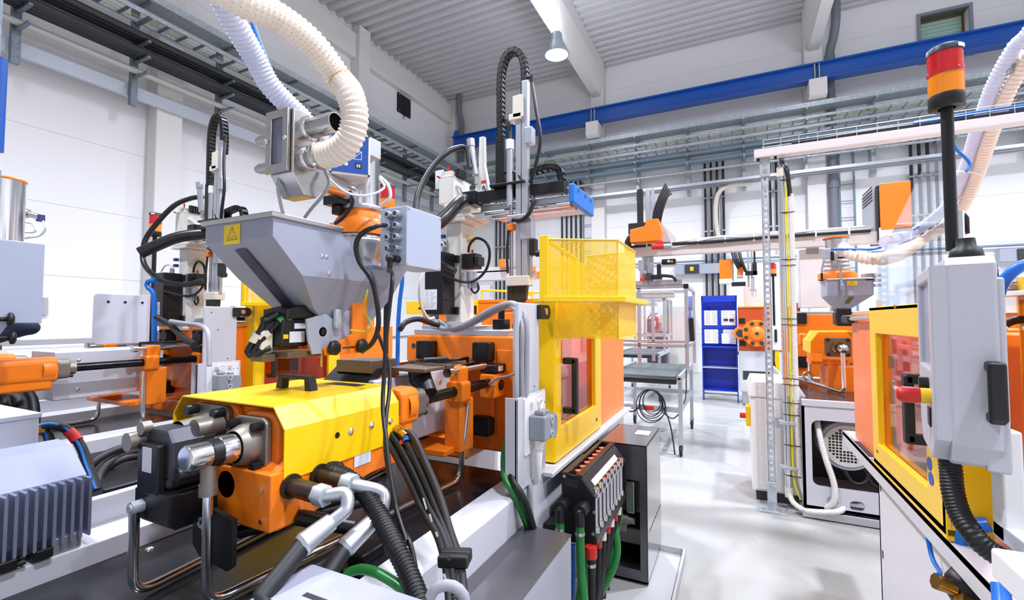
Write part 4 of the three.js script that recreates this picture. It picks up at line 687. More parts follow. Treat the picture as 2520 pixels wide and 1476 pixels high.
function robot(label, group, s) {
  const t = thing('picking_robot', label, 'robot', group);
  mesh('column', bx(-1.735, -1.617, 1.56, 2.24, -2.74, -2.57, 0.006), ROBOT, t);
  mesh('column_foot', bx(-1.77, -1.58, 1.56, 1.585, -2.78, -2.53, 0.004), ROBOT, t);
  mesh('top_flange', [bx(-1.79, -1.57, 2.24, 2.265, -2.78, -2.53, 0.004), bx(-1.75, -1.53, 2.265, 2.285, -2.8, -2.53, 0.004)], ROBOT, t);
  mesh('yellow_bumper', cyl([-1.617, 2.14, -2.66], [-1.575, 2.14, -2.66], 0.022), M('pale_yellow_rubber', 0xddd39a, 0.6), t);
  mesh('type_plate', bx(-1.6165, -1.6155, 1.76, 1.86, -2.71, -2.62), ALU, t);
  mesh('swing_joint', [cyl([-1.66, 2.285, -2.64], [-1.66, 2.35, -2.64], 0.075, 0.06), bx(-1.75, -1.55, 2.33, 2.38, -2.72, -2.56, 0.01)], ROBOT, t);
  const vb = mesh('valve_box', bx(-1.79, -1.68, 2.375, 2.55, -2.78, -2.56, 0.004), ROBOT, t);
  mesh('handle_loop', tube([[-1.679, 2.5, -2.6], [-1.66, 2.49, -2.62], [-1.66, 2.43, -2.68], [-1.66, 2.4, -2.73], [-1.679, 2.395, -2.75]], 0.012), WHITE, vb);
  mesh('valve_island', [bx(-1.77, -1.7, 2.55, 2.6, -2.68, -2.58, 0.004), bx(-1.78, -1.68, 2.55, 2.56, -2.8, -2.56, 0.003)], CREAM, vb);
  for (let i = 0; i < 5; i++) mesh('valve', bx(-1.69, -1.655, 2.56, 2.62, -2.62 - i * 0.02, -2.606 - i * 0.02, 0.003), BLACK, vb);
  mesh('guard_flap', bx(-1.86, -1.79, 2.5, 2.63, -2.62, -2.615, 0.002), M('frosted_plastic', 0xdfe2e6, 0.4), vb);
  many('red_fitting', [cyl([-1.74, 2.6, -2.6], [-1.74, 2.64, -2.6], 0.006), cyl([-1.78, 2.555, -2.57], [-1.8, 2.565, -2.55], 0.006)], RED, vb);
  const tw = mesh('tilt_arm', poly('z', [[-1.575, 2.36], [-1.435, 2.36], [-1.46, 2.5], [-1.485, 2.62], [-1.49, 2.82], [-1.525, 2.82], [-1.53, 2.62]], -2.68, -2.64, 0.006), ROBOT, t);
  mesh('warning_sticker', quad([-1.508, 2.4, -2.6385], [-1.462, 2.4, -2.6385], [-1.47, 2.52, -2.6385], [-1.506, 2.52, -2.6385]), robotSticker, tw, true);
  mesh('air_cylinder', [cyl([-1.545, 2.56, -2.63], [-1.58, 2.76, -2.63], 0.022), cyl([-1.58, 2.76, -2.63], [-1.585, 2.81, -2.63], 0.027), cyl([-1.54, 2.5, -2.63], [-1.545, 2.56, -2.63], 0.01)], ALU, tw);
  // swing beam with carriage rails
  const bm = mesh('beam', [bx(-1.55, -0.9, 2.355, 2.425, -2.62, -2.56, 0.004), bx(-1.6, -1.5, 2.345, 2.435, -2.66, -2.55, 0.006)], BLACKM, t);
  mesh('beam_profile', [bx(-1.5, -0.87, 2.3, 2.35, -2.96, -2.62, 0.004)], ALU, bm);
  for (const z of [-2.6, -2.7]) mesh('rail', cyl([-1.45, 2.285, z], [-0.87, 2.285, z], 0.018), CHROME, bm);
  mesh('end_plate', [bx(-0.87, -0.835, 2.28, 2.4, -2.98, -2.56, 0.012)], M('robot_blue', 0x1d6fd0, 0.4), bm);
  for (const z of [-2.64, -2.78, -2.9]) mesh('end_hole', cyl([-0.836, 2.37, z], [-0.833, 2.37, z], 0.012, 0.012, 12), CHARC, bm);
  mesh('chain_bracket', [bx(-1.37, -1.13, 2.425, 2.44, -2.62, -2.5, 0.003), bx(-1.2, -1.12, 2.425, 2.5, -2.62, -2.6, 0.003)], BLACKM, t);
  mesh('chain_post', bx(-1.345, -1.285, 2.44, 2.74, -2.585, -2.535, 0.003), BLACKM, t);
  const ch = thing('energy_chain', s ? 'tall black cable chain arching over the robot behind the far hopper' : 'tall black cable chain arching over the robot by the yellow hood', 'cable chain');
  chainLinks(ch, [[-1.315, 2.72, -2.56], [-1.318, 2.95, -2.56], [-1.315, 3.15, -2.56], [-1.285, 3.255, -2.56], [-1.23, 3.285, -2.56], [-1.175, 3.245, -2.56], [-1.15, 3.14, -2.56], [-1.15, 2.97, -2.56]], 0.05, 0.04, 30, [0, 0, 1]);
  const c2 = thing('energy_chain', s ? 'short black cable chain lying on the far robot beam' : 'short black cable chain lying on the robot beam with blue end plate', 'cable chain');
  chainLinks(c2, [[-1.27, 2.475, -2.59], [-1.15, 2.5, -2.59], [-1.03, 2.52, -2.59], [-0.97, 2.515, -2.59], [-0.935, 2.49, -2.59], [-0.92, 2.43, -2.59]], 0.05, 0.038, 11, [0, 0, 1]);
  // lifting mast
  const m = mesh('mast', [bx(-1.195, -1.16, 1.83, 2.92, -2.55, -2.515, 0.004), bx(-1.155, -1.115, 1.83, 3.06, -2.555, -2.515, 0.004)], ALU, t);
  mesh('mast_head', [bx(-1.21, -1.14, 2.83, 2.97, -2.57, -2.5, 0.006), bx(-1.235, -1.15, 2.82, 2.86, -2.575, -2.5, 0.004)], CREAM, m);
  mesh('mast_clip', bx(-1.13, -1.08, 2.66, 2.76, -2.56, -2.5, 0.005), ALU, m);
  mesh('mast_elbow', [cyl([-1.135, 3.06, -2.53], [-1.135, 3.085, -2.53], 0.012), cyl([-1.135, 3.08, -2.53], [-1.09, 3.075, -2.53], 0.01), cyl([-1.09, 3.085, -2.53], [-1.09, 3.04, -2.53], 0.012)], BLACK, m);
  mesh('lift_cylinder', [cyl([-1.24, 2.3, -2.53], [-1.24, 2.66, -2.53], 0.022)], ALU, t);
  mesh('cylinder_cap', cyl([-1.24, 2.65, -2.53], [-1.24, 2.71, -2.53], 0.026), WHITEP, t);
  many('hose', [tube([[-1.24, 2.71, -2.53], [-1.25, 2.8, -2.54], [-1.28, 2.86, -2.55], [-1.32, 2.84, -2.56]], 0.012), tube([[-1.09, 3.04, -2.53], [-1.05, 2.85, -2.5], [-1.02, 2.66, -2.49], [-1.06, 2.5, -2.5], [-1.1, 2.42, -2.52]], 0.011), tube([[-1.28, 2.52, -2.55], [-1.2, 2.5, -2.53], [-1.15, 2.44, -2.52]], 0.011)], CABLEB, t);
  many('lower_rods', [cyl([-1.23, 1.85, -2.53], [-1.23, 2.3, -2.53], 0.012), cyl([-1.1, 1.85, -2.53], [-1.1, 2.3, -2.53], 0.012)], STEEL, t);
  mesh('valve_plate', [bx(-1.24, -1.09, 2.2, 2.23, -2.57, -2.49, 0.004), bx(-1.16, -1.08, 2.08, 2.2, -2.56, -2.5, 0.006)], ALU, t);
  mesh('sensor', [bx(-1.24, -1.2, 2.14, 2.18, -2.53, -2.49, 0.004)], ORANGE, t);
  many('sensor_lead', [tube([[-1.2, 2.2, -2.49], [-1.13, 2.19, -2.47], [-1.08, 2.23, -2.47], [-1.06, 2.3, -2.48], [-1.08, 2.33, -2.5]], 0.013), tube([[-1.24, 2.14, -2.51], [-1.245, 2.0, -2.5], [-1.24, 1.88, -2.5]], 0.008)], CABLEB, t);
  mesh('bumper', [bx(-1.1, -1.06, 1.98, 2.08, -2.55, -2.5, 0.006), cyl([-1.06, 1.99, -2.52], [-1.03, 1.99, -2.52], 0.02)], BLACK, t);
  mesh('wrist', bx(-1.25, -1.1, 1.8, 1.86, -2.57, -2.49, 0.005), CREAM, t);
  mesh('gripper', [poly('z', [[-1.21, 1.8], [-1.12, 1.8], [-1.13, 1.72], [-1.16, 1.69], [-1.21, 1.7]], -2.55, -2.51, 0.004), bx(-1.25, -1.21, 1.7, 1.8, -2.55, -2.51, 0.004)], M('olive_metal', 0x3a3526, 0.45, 0.3), t);
  many('gripper_finger', [cyl([-1.2, 1.7, -2.53], [-1.21, 1.64, -2.53], 0.012, 0.008), cyl([-1.16, 1.7, -2.53], [-1.15, 1.64, -2.53], 0.012, 0.008)], BLACK, t);
  // drive box, solenoid and small valves on the column
  const bo = mesh('drive_box', bx(-1.8, -1.66, 1.63, 2.03, -2.565, -2.42, 0.008), BLACKM, t);
  for (let i = 0; i < 5; i++) mesh('louvre', bx(-1.661, -1.653, 1.72 + i * 0.06, 1.73 + i * 0.06, -2.54, -2.45, 0.003), BLACK, bo);
  for (const y of [1.63, 1.97]) mesh('lug', bx(-1.67, -1.63, y, y + 0.05, -2.58, -2.55, 0.003), BLACK, bo);
  mesh('type_plate', quad([-1.797, 1.66, -2.4185], [-1.70, 1.66, -2.4185], [-1.70, 1.79, -2.4185], [-1.797, 1.79, -2.4185]), FORM, bo, true);
  mesh('gland', [cyl([-1.7, 2.03, -2.5], [-1.7, 2.07, -2.5], 0.018, 0.016), cyl([-1.75, 1.59, -2.46], [-1.75, 1.63, -2.46], 0.03)], GREYD, bo);
  mesh('white_cable', tube([[-1.7, 2.07, -2.5], [-1.72, 2.1, -2.5], [-1.8, 2.1, -2.5], [-1.84, 2.05, -2.49], [-1.82, 2.0, -2.48]], 0.007), WHITEP, bo);
  mesh('solenoid', [bx(-1.61, -1.51, 1.93, 2.03, -2.66, -2.57, 0.006), bx(-1.53, -1.49, 1.95, 2.01, -2.66, -2.57, 0.006), bx(-1.65, -1.61, 1.96, 2.0, -2.64, -2.6, 0.004)], BLACK, t);
  mesh('solenoid_plate', bx(-1.617, -1.612, 1.82, 2.03, -2.66, -2.56), ALU, t);
  mesh('regulator', [cyl([-1.56, 1.85, -2.61], [-1.56, 1.91, -2.61], 0.035), cyl([-1.57, 1.8, -2.61], [-1.57, 1.85, -2.61], 0.02), bx(-1.55, -1.51, 1.8, 1.86, -2.63, -2.59, 0.004)], ALU, t);
  mesh('red_fitting', cyl([-1.56, 2.03, -2.62], [-1.56, 2.06, -2.62], 0.007), RED, t);
  many('hose_loop', [tube([[-1.58, 2.04, -2.6], [-1.57, 2.09, -2.6], [-1.52, 2.13, -2.6], [-1.45, 2.1, -2.6], [-1.42, 2.03, -2.6], [-1.44, 1.93, -2.6], [-1.5, 1.86, -2.58], [-1.58, 1.84, -2.54], [-1.66, 1.88, -2.41]], 0.009), tube([[-1.52, 1.85, -2.6], [-1.5, 1.8, -2.6], [-1.53, 1.77, -2.6], [-1.56, 1.8, -2.6]], 0.007)], CABLEB, t);
  many('elbow_fitting', [bx(-1.77, -1.735, 2.14, 2.165, -2.57, -2.54, 0.004), bx(-1.77, -1.735, 2.09, 2.115, -2.57, -2.54, 0.004)], M('blue_fitting', 0x2a356e, 0.45), t);
  return t;
}
robot('white swing-arm picking robot with blue beam end plate above the orange platen', 'picking robots', 0);
OFF = [-2.5, -0.05, 0.3];
robot('white swing-arm picking robot partly hidden behind the grey hopper', 'picking robots', 1);
OFF = [0, 0, 0];
{ // cable looms of the middle robot
  one('cable_loom', tube([[-1.57, 2.6, -2.6], D(1150, 368, 3.1), D(1129, 364, 3.1), D(1099, 376, 3.05), D(1064, 411, 3.0), D(1039, 452, 2.95), D(1026, 491, 2.9), D(1024, 540, 2.85), D(1035, 600, 2.85), D(1070, 640, 2.8), D(1120, 668, 2.75)], 0.02), CABLEB, 'black cable loom arching left from the middle robot valves', 'cable');
  one('cable_sleeve', tube([[-1.58, 2.38, -2.56], D(1129, 500, 2.9), D(1090, 540, 2.8), D(1040, 575, 2.75), D(1000, 600, 2.7)], 0.042), M('black_sleeve', 0x1d1c20, 0.32), 'thick black cable sleeve running down left from the robot beam', 'cable');
  one('cable', tube([[-1.75, 1.6, -2.46], D(1085, 806, 2.8), D(1110, 808, 2.75), D(1150, 796, 2.6), D(1200, 767, 2.45), D(1240, 750, 2.3), D(1268, 750, 2.2), [-0.855, 1.6, -1.9], [-0.85, 1.4, -1.9], [-0.85, 1.26, -1.89]], 0.016), CABLE, 'grey cable draped from the drive box over to the white hinge post', 'cable');
  one('cable', tube([[-1.72, 1.6, -2.46], D(1090, 795, 2.8), D(1120, 815, 2.75), D(1180, 790, 2.55), D(1235, 760, 2.35), D(1262, 757, 2.2), [-0.858, 1.58, -1.87], [-0.855, 1.4, -1.865], [-0.85, 1.26, -1.86]], 0.009), CABLE, 'thin grey cable beside the draped grey cable', 'cable');
  one('cable', tube([D(985, 810, 2.4), D(1000, 792, 2.5), D(1030, 785, 2.6), D(1060, 795, 2.75), D(1080, 800, 2.8)], 0.015), CABLEB, 'black hose curving from the blue tube to the drive box', 'cable');
  one('cable', tube([D(1045, 665, 2.6), D(1033, 700, 2.6), D(1035, 745, 2.65), D(1052, 782, 2.7), D(1068, 782, 2.75)], 0.009), WHITEP, 'white cable hanging beside the black drive box', 'cable');
  one('air_hose', tube([D(986, 660, 2.6), D(990, 690, 2.6), D(984, 740, 2.6), D(980, 800, 2.6), D(978, 900, 2.6)], 0.012), BLUEH, 'blue air hose hanging behind the terminal box', 'hose');
  one('cable', tube([[-1.2, 1.23, -2.26], D(1205, 945, 2.3), D(1225, 930, 2.25), D(1250, 925, 2.15), [-0.86, 1.37, -1.87]], 0.006), CABLE, 'thin grey cable from the limit switch to the white hinge post', 'cable');
}

// ================= hoses and boxes in front of the middle machine =================
function hydraulicHose(label, nut, elbow, ferrule, rest) {
  const t = thing('hydraulic_hose', label, 'hose');
  mesh('nut', cyl(nut[0], nut[1], 0.03, 0.03, 6), ZINC, t);
  mesh('elbow', tube(elbow, 0.0185, 24, 16), ALU, t);
  mesh('ferrule', [cyl(ferrule[0], ferrule[1], 0.024, 0.03, 20), cyl(ferrule[1], ferrule[1].clone().lerp(ferrule[0], -0.12), 0.03, 0.026, 20)], ALU, t);
  mesh('hose_line', tube([ferrule[1], ...rest], 0.024, 40, 16), RUBBER, t);
  return t;
}
hydraulicHose('black hydraulic hose with steel elbow on the hexagon port nearer the chrome shaft', [V(-1.09, 1.1, -0.965), V(-1.05, 1.098, -0.965)], [V(-1.06, 1.098, -0.965), D(848, 1215, 1.31), D(853, 1250, 1.29), D(826, 1276, 1.27), D(810, 1288, 1.26)], [D(815, 1284, 1.26), D(748, 1338, 1.2)], [D(700, 1400, 1.14), D(645, 1470, 1.08), D(600, 1560, 1.02), V(-1.2, 0.84, -0.2), V(-1.3, 0.81, 0.15)]);
hydraulicHose('black hydraulic hose with steel elbow on the hexagon port next to the corrugated hose', [V(-1.09, 1.1, -1.07), V(-1.05, 1.098, -1.07)], [V(-1.06, 1.098, -1.07), D(938, 1210, 1.42), D(943, 1245, 1.4), D(925, 1275, 1.38), D(912, 1288, 1.37)], [D(916, 1284, 1.37), D(852, 1345, 1.3)], [D(815, 1400, 1.24), D(770, 1470, 1.16), D(730, 1560, 1.1), V(-1.12, 0.83, -0.25), V(-1.2, 0.81, 0.15)]);
one('corrugated_hose', ribbed([[-1.21, 1.1, -1.15], D(815, 1160, 1.47), D(850, 1172, 1.45), D(895, 1210, 1.42), D(935, 1270, 1.36), D(970, 1340, 1.28), D(1005, 1410, 1.22), D(1035, 1490, 1.15), D(1050, 1560, 1.1), V(-0.62, 0.6, -0.85), V(-0.61, 0.05, -0.8)], 0.025, 0.011, 0.003, 16, 4), BLACK, 'black corrugated hose leaving the orange carriage under the yellow cover', 'hose');
{ // bundle of hoses with a clamp, leaving the pull cylinder
  const B = (u0, d0, off) => [D(975 + u0, 1062 + off * 0.3, 1.78), D(1000 + u0, 1090 + off, 1.72), D(1030 + u0 * 0.9, 1150 + off, 1.62), D(1065 + u0 * 0.8, 1230 + off, 1.5), D(1095 + u0 * 0.7, 1310, 1.38), D(1115 + u0 * 0.7, 1372, 1.28), D(1125 + u0 * 0.7, 1440, 1.2), D(1130 + u0 * 0.7, 1540, 1.12), V(-0.56 + u0 * 0.0006, 0.7, -0.88), V(-0.55 + u0 * 0.0006, 0.3, -0.85), V(-0.56 + u0 * 0.0006, 0.03, -0.8)];
  one('hydraulic_line', tube(B(18, 0, -14), 0.0135), RUBBER, 'black hydraulic line with blue band in the clamped bundle', 'hose');
  one('hydraulic_line', tube(B(2, 0, 0), 0.0125), RUBBER, 'black hydraulic line with red band in the clamped bundle', 'hose');
  one('corrugated_hose', ribbed(B(-14, 0, 14), 0.0135, 0.0085, 0.0022, 14, 4), BLACK, 'thin corrugated black hose in the clamped bundle', 'hose');
  const tl = thing('hydraulic_line', 'black hydraulic line with white lettering in the clamped bundle', 'hose');
  mesh('hose_line', tube(B(-30, 0, 24), 0.0125), RUBBER, tl);
  mesh('fitting', cyl(D(962, 1070, 1.8), D(985, 1115, 1.72), 0.014, 0.012), ALU, tl);
  for (const [u, v, d] of [[1046, 1240, 1.49], [1062, 1280, 1.43], [1078, 1325, 1.36], [1093, 1395, 1.25], [1098, 1430, 1.21]]) mesh('lettering', turn(norm(bx(-0.003, 0.003, -0.02, 0.02, 0, 0.0006).translate(...D(u, v, d - 0.0145).toArray())), D(u, v, d - 0.0145).toArray(), 0, 0.46, 0.3), WHITEP, tl);
  one('hose_band', lathe([[0.0145, 0], [0.0145, 0.02]], D(1000, 1078, 1.735), [0.6, -0.5, 0.5], 16), BLUEH, 'small blue marking band on a hose of the bundle', 'band');
  one('hose_band', lathe([[0.0142, 0], [0.0142, 0.02]], D(990, 1088, 1.74), [0.6, -0.5, 0.5], 16), RED, 'small red marking band on a hose of the bundle', 'band');
  const cl = thing('hose_clamp_block', 'black plastic clamp block around the bundle of hoses', 'clamp');
  const c = D(1120, 1372, 1.26);
  mesh('upper_half', turn(bx(c.x - 0.042, c.x + 0.042, c.y - 0.016, c.y + 0.016, c.z + 0.004, c.z + 0.03, 0.006), c.toArray(), 0, 0.3, 0.05), BLACK, cl);
  mesh('lower_half', turn(bx(c.x - 0.042, c.x + 0.042, c.y - 0.016, c.y + 0.016, c.z - 0.03, c.z + 0.003, 0.006), c.toArray(), 0, 0.3, 0.05), BLACK, cl);
  mesh('screw', cyl(c.clone().add(V(0, 0.012, 0.025)), c.clone().add(V(0.004, 0.016, 0.036)), 0.006), CHARC, cl);
  for (const [u, lab] of [[968, 'next to the yellow cover'], [985, 'farther from the yellow cover']]) { const f = thing('hose_fitting', `brass screw fitting of the hose bundle, ${lab}`, 'fitting'); mesh('nut', cyl(D(u, 1052, 1.8), D(u + 18, 1062, 1.76), 0.016, 0.016, 6), BRASS, f); mesh('sleeve', cyl(D(u + 18, 1062, 1.76), D(u + 32, 1074, 1.73), 0.013), BRASS, f); }
}
{ // boxes
  const t = thing('terminal_lid_box', 'light grey sheet metal box in front of the hydraulic hoses', 'box');
  mesh('lid', poly('y', rrect(-1.03, -0.62, -0.9, -0.3, 0.012), 0.885, 0.95, 0.006), paint('pale_lilac_grey', 0xa4a7ba), t);
  mesh('body', bx(-1.02, -0.63, 0.853, 0.886, -0.89, -0.3, 0.004), GREYM, t);
  mesh('lettering', bx(-0.93, -0.82, 0.9501, 0.9507, -0.8, -0.785), CHARC, t);
  const g = thing('cover_box', 'long grey metal cover box with dark top below the machine rail', 'box');
  mesh('case', bx(-0.853, -0.635, 0.08, 0.695, -1.88, -0.9, 0.006), paint('box_side_grey', 0x9497a2), g);
  mesh('top_sheet', bx(-0.853, -0.634, 0.695, 0.7, -1.881, -0.9), M('box_top_grey', 0x5c5a5e, 0.3, 0.4), g);
  one('green_hose', tube([D(850, 1412, 1.3), D(885, 1400, 1.3), D(925, 1408, 1.28), D(965, 1430, 1.25), D(1000, 1455, 1.22)], 0.014), GREEN, 'short green hose behind the light grey box lid', 'hose');
  one('cable_coil', tube([D(1058, 1470, 1.0), D(1075, 1446, 1.0), D(1110, 1440, 1.0), D(1140, 1462, 1.0), D(1145, 1500, 1.0)], 0.012), CABLE, 'coiled grey cable beside the light grey box lid', 'cable');
}
// ---------- left rail: finned drive, junction box, hoses ----------
{
  const t = thing('finned_drive', 'grey servo drive with a row of cooling fins on the left rail', 'drive');
  mesh('body', poly('z', [[-2.2, 0.9], [-2.2, 1.17], [-2.1, 1.16], [-1.99, 1.075], [-1.99, 0.9]], -0.8, -0.1, 0.004), paint('drive_grey', 0x8f95ad), t);
  for (let i = 0; i < 24; i++) mesh('fin', poly('x', rrect(-0.795 + i * 0.022, -0.787 + i * 0.022, 0.885, 1.075, 0.003, 1), -1.995, -1.94), M('fin_aluminium', 0x8d95ad, 0.4, 0.5), t);
  many('foot', [bx(-2.05, -1.96, 0.852, 0.9, -0.78, -0.7, 0.003), bx(-2.05, -1.96, 0.852, 0.9, -0.4, -0.3, 0.003)], ALU, t);
  many('plug', [bx(-1.97, -1.93, 0.86, 0.89, -0.7, -0.66, 0.004), bx(-1.97, -1.93, 0.86, 0.89, -0.62, -0.58, 0.004)], BLACK, t);
  one('cable', tube([[-1.94, 0.87, -0.64], [-1.96, 0.86, -0.58], [-2.0, 0.862, -0.5], [-2.06, 0.865, -0.42]], 0.008), CABLEB, 'thin black cable lying on the rail below the finned drive', 'cable');
  one('cable', tube([[-1.94, 0.87, -0.66], [-1.97, 0.858, -0.7], [-2.02, 0.86, -0.62], [-2.04, 0.862, -0.45]], 0.007), CABLEB, 'second thin cable looping on the rail below the finned drive', 'cable');
  const j = thing('junction_box', 'light grey metal junction box behind the finned drive', 'box');
  mesh('case', bx(-2.75, -2.3, 0.95, 1.25, -0.78, -0.1, 0.008), paint('junction_grey', 0xbfc4d4), j);
  mesh('lid', bx(-2.755, -2.295, 1.24, 1.258, -0.785, -0.1, 0.004), paint('junction_grey', 0xbfc4d4), j);
  mesh('stand', bx(-2.6, -2.45, 0.0, 0.95, -0.6, -0.3, 0.004), GREYM, j);
  const H = [[[D(95, 1052, 1.75), D(130, 1046, 1.78), D(170, 1060, 1.82), D(200, 1100, 1.82), D(218, 1150, 1.8), D(240, 1205, 1.78)], 'black hose with red band arching out of the junction box'], [[D(95, 1058, 1.76), D(115, 1065, 1.78), D(123, 1090, 1.78), D(120, 1120, 1.76), D(110, 1150, 1.76)], 'short black hose with blue end below the junction box']];
  H.forEach(([p, lab], i) => { const h = thing('drive_hose', lab, 'hose'); mesh('hose_line', tube(p, 0.0165), RUBBER, h); mesh('stripe', tube(p.map(q => q.clone().add(V(0.011, 0.009, 0.011))), 0.005), BLUEH, h); if (!i) mesh('red_band', tube([D(168, 1060, 1.815), D(180, 1071, 1.82), D(190, 1084, 1.82)], 0.0195, 8, 14), RED, h); else mesh('blue_end', tube([D(121, 1108, 1.765), D(115, 1135, 1.76)], 0.02, 6, 14), BLUEH, h); mesh('nut', cyl(D(88, 1053 + i * 6, 1.74), D(106, 1051 + i * 6, 1.76), 0.016, 0.016, 6), BRASS, h); });
  const bxk = thing('pump_housing', 'black box housing with white label between the two machines', 'box');
  mesh('case', bx(-3.05, -2.35, 0.0, 0.9, -1.75, -1.0, 0.01), BLACKM, bxk);
  mesh('label', bx(-2.75, -2.62, 0.9005, 0.9015, -1.42, -1.36), WHITEP, bxk);
  [[[D(350, 1090, 2.3), D(290, 1105, 2.2), D(240, 1130, 2.1), D(212, 1165, 2.05), D(200, 1200, 2.0)], 'upper'], [[D(350, 1105, 2.3), D(290, 1125, 2.2), D(255, 1150, 2.1), D(238, 1185, 2.0), D(243, 1215, 1.98)], 'middle'], [[D(350, 1120, 2.3), D(300, 1130, 2.2), D(250, 1160, 2.12), D(215, 1185, 2.05), D(185, 1210, 2.0)], 'lower']].forEach(([p, w]) => one('pump_hose', tube(p, 0.018), RUBBER, `black pump hose curving over the black box, ${w} of three`, 'hose'));
}
// ---------- water manifold, dark cabinet and drip pan by the aisle ----------
{
  const t = thing('water_manifold', 'black water manifold with flow tubes hanging beside the machine rail', 'manifold');
  mesh('side_plate', poly('z', [[-0.77, 0.54], [-0.77, 0.86], [-0.68, 0.85], [-0.605, 0.76], [-0.605, 0.54]], -2.15, -2.14, 0, [rect(-0.755, -0.69, 0.8, 0.835)]), BLACKM, t);
  mesh('side_plate', poly('z', [[-0.77, 0.54], [-0.77, 0.86], [-0.68, 0.85], [-0.605, 0.76], [-0.605, 0.54]], -2.8, -2.79), BLACKM, t);
  mesh('hood', [bx(-0.77, -0.76, 0.54, 0.86, -2.8, -2.15), turn(bx(-0.70, -0.585, 0.8, 0.806, -2.8, -2.15), [-0.6425, 0.803, 0], 0, 0, -0.876), bx(-0.77, -0.74, 0.85, 0.86, -2.8, -2.15), bx(-0.70, -0.67, 0.845, 0.855, -2.8, -2.15)], BLACKM, t);
  mesh('scale_strip', turn(bx(-0.655, -0.625, 0.8065, 0.8075, -2.7, -2.22), [-0.6425, 0.803, 0], 0, 0, -0.876), WHITEP, t);
  for (let i = 0; i < 7; i++) mesh('knob', cyl([-0.72, 0.8, -2.25 - i * 0.075], [-0.72, 0.845, -2.25 - i * 0.075], 0.018), M('salmon_plastic', 0xe0644e, 0.5), t);
  for (let i = 0; i < 8; i++) { const z = -2.2 - i * 0.075, f = mesh('flow_tube', [cyl([-0.62, 0.6, z], [-0.62, 0.78, z], 0.013), cyl([-0.62, 0.58, z], [-0.62, 0.61, z], 0.018), cyl([-0.62, 0.75, z], [-0.62, 0.79, z], 0.018)], CHROME, t); mesh('stripe', bx(-0.608, -0.6055, 0.62, 0.74, z - 0.003, z + 0.003), BLACK, f); }
  for (const x of [-0.75, -0.655]) { mesh('inlet', [cyl([x, 0.72, -2.14], [x, 0.72, -2.06], 0.03), cyl([x, 0.72, -2.06], [x, 0.66, -2.06], 0.022)], BLACK, t); mesh('inlet_screw', cyl([x, 0.72, -2.06], [x, 0.72, -2.054], 0.012), CHROME, t); }
  for (const [x, y] of [[-0.755, 0.845], [-0.6, 0.78], [-0.615, 0.6], [-0.61, 0.7]]) mesh('screw', cyl([x, y, -2.14], [x, y, -2.135], 0.008), CHROME, t);
  mesh('valve_rail', bx(-0.66, -0.6, 0.54, 0.58, -2.8, -2.15, 0.004), BLACKM, t);
  mesh('mount_plate', bx(-0.85, -0.77, 0.58, 0.62, -2.7, -2.1, 0.003), BLACKM, t);
  const hs = [[-0.75, -2.06, 0], [-0.655, -2.06, 1], [-0.69, -2.3, 2], [-0.63, -2.6, 3], [-0.64, -2.75, 4]];
  const HL = ['green braided hose on the manifold inlet next to the machine rail', 'green braided hose on the manifold inlet next to the flow tubes', 'green braided hose under the near end of the black manifold', 'green braided hose under the middle of the flow tubes', 'green braided hose under the far end of the flow tubes'];
  hs.forEach(([x, z, i]) => { const h = thing('water_hose', HL[i], 'hose'); mesh('hose_line', tube([[x, i < 2 ? 0.66 : 0.54, z], [x + 0.005, 0.45, z], [x - 0.02 * (i % 2 ? -1 : 1), 0.3, z + 0.02], [x - 0.05, 0.12, z + 0.06], [x - 0.1, 0.06, z + 0.1]], 0.02), GREEN, h); mesh('hose_clip', cyl([x, i < 2 ? 0.62 : 0.52, z], [x, i < 2 ? 0.635 : 0.535, z], 0.023), STEEL, h); });
  for (let i = 0; i < 6; i++) { const z = -2.25 - i * 0.085, h = thing('water_hose', `black hose with ${i % 2 ? 'white' : 'red'} tag under the flow tubes, ${['sixth', 'fifth', 'fourth', 'third', 'second', 'first'][i]} from the dark cabinet`, 'hose', 'black hoses under the manifold'); mesh('hose_line', tube([[-0.62, 0.58, z], [-0.62, 0.45, z], [-0.63 - 0.01 * i, 0.25, z + 0.02], [-0.68, 0.07, z + 0.03]], 0.013), RUBBER, h); mesh('tag', cyl([-0.62, 0.49, z], [-0.62, 0.53, z], 0.016), i % 2 ? WHITEP : RED, h); }
  one('air_hose', [tube([[-0.7, 0.55, -2.1], [-0.7, 0.4, -2.1], [-0.71, 0.2, -2.08], [-0.73, 0.03, -2.06]], 0.01)], BLUEH, 'dark blue air hose hanging below the black manifold', 'hose');
  const r = thing('supply_pipe', 'black supply hose with red union below the manifold corner', 'hose');
  mesh('union', cyl([-0.62, 0.5, -2.12], [-0.62, 0.55, -2.12], 0.027), RED, r); mesh('hose_line', tube([[-0.62, 0.5, -2.12], [-0.62, 0.3, -2.12], [-0.63, 0.1, -2.1], [-0.65, 0.03, -2.09]], 0.018), RUBBER, r); mesh('hose_clip', cyl([-0.62, 0.46, -2.12], [-0.62, 0.475, -2.12], 0.021), STEEL, r);
  const g = [['green hose rising to the machine rail beside the hinge post', GREEN, 0], ['black hose rising to the machine rail beside the hinge post', RUBBER, 0.035]];
  g.forEach(([lab, m, o]) => one('rail_hose', tube([[-0.97 + o * 0.5, 1.06, -1.98], [-0.95 + o * 0.6, 1.0, -1.88], [-0.9 + o, 0.92, -1.79], [-0.855 + o, 0.87, -1.78], [-0.835 + o, 0.79, -1.81], [-0.825 + o * 0.6, 0.6, -1.92], [-0.82 + o * 0.5, 0.4, -1.97]], 0.015), m, lab, 'hose'));
  one('cable', tube([[-0.85, 0.865, -1.96], [-0.845, 0.86, -1.93], [-0.838, 0.82, -1.92], [-0.836, 0.7, -1.93], [-0.836, 0.55, -1.95]], 0.011), CABLE, 'grey cable running over the rail edge under the plug connector', 'cable');
}
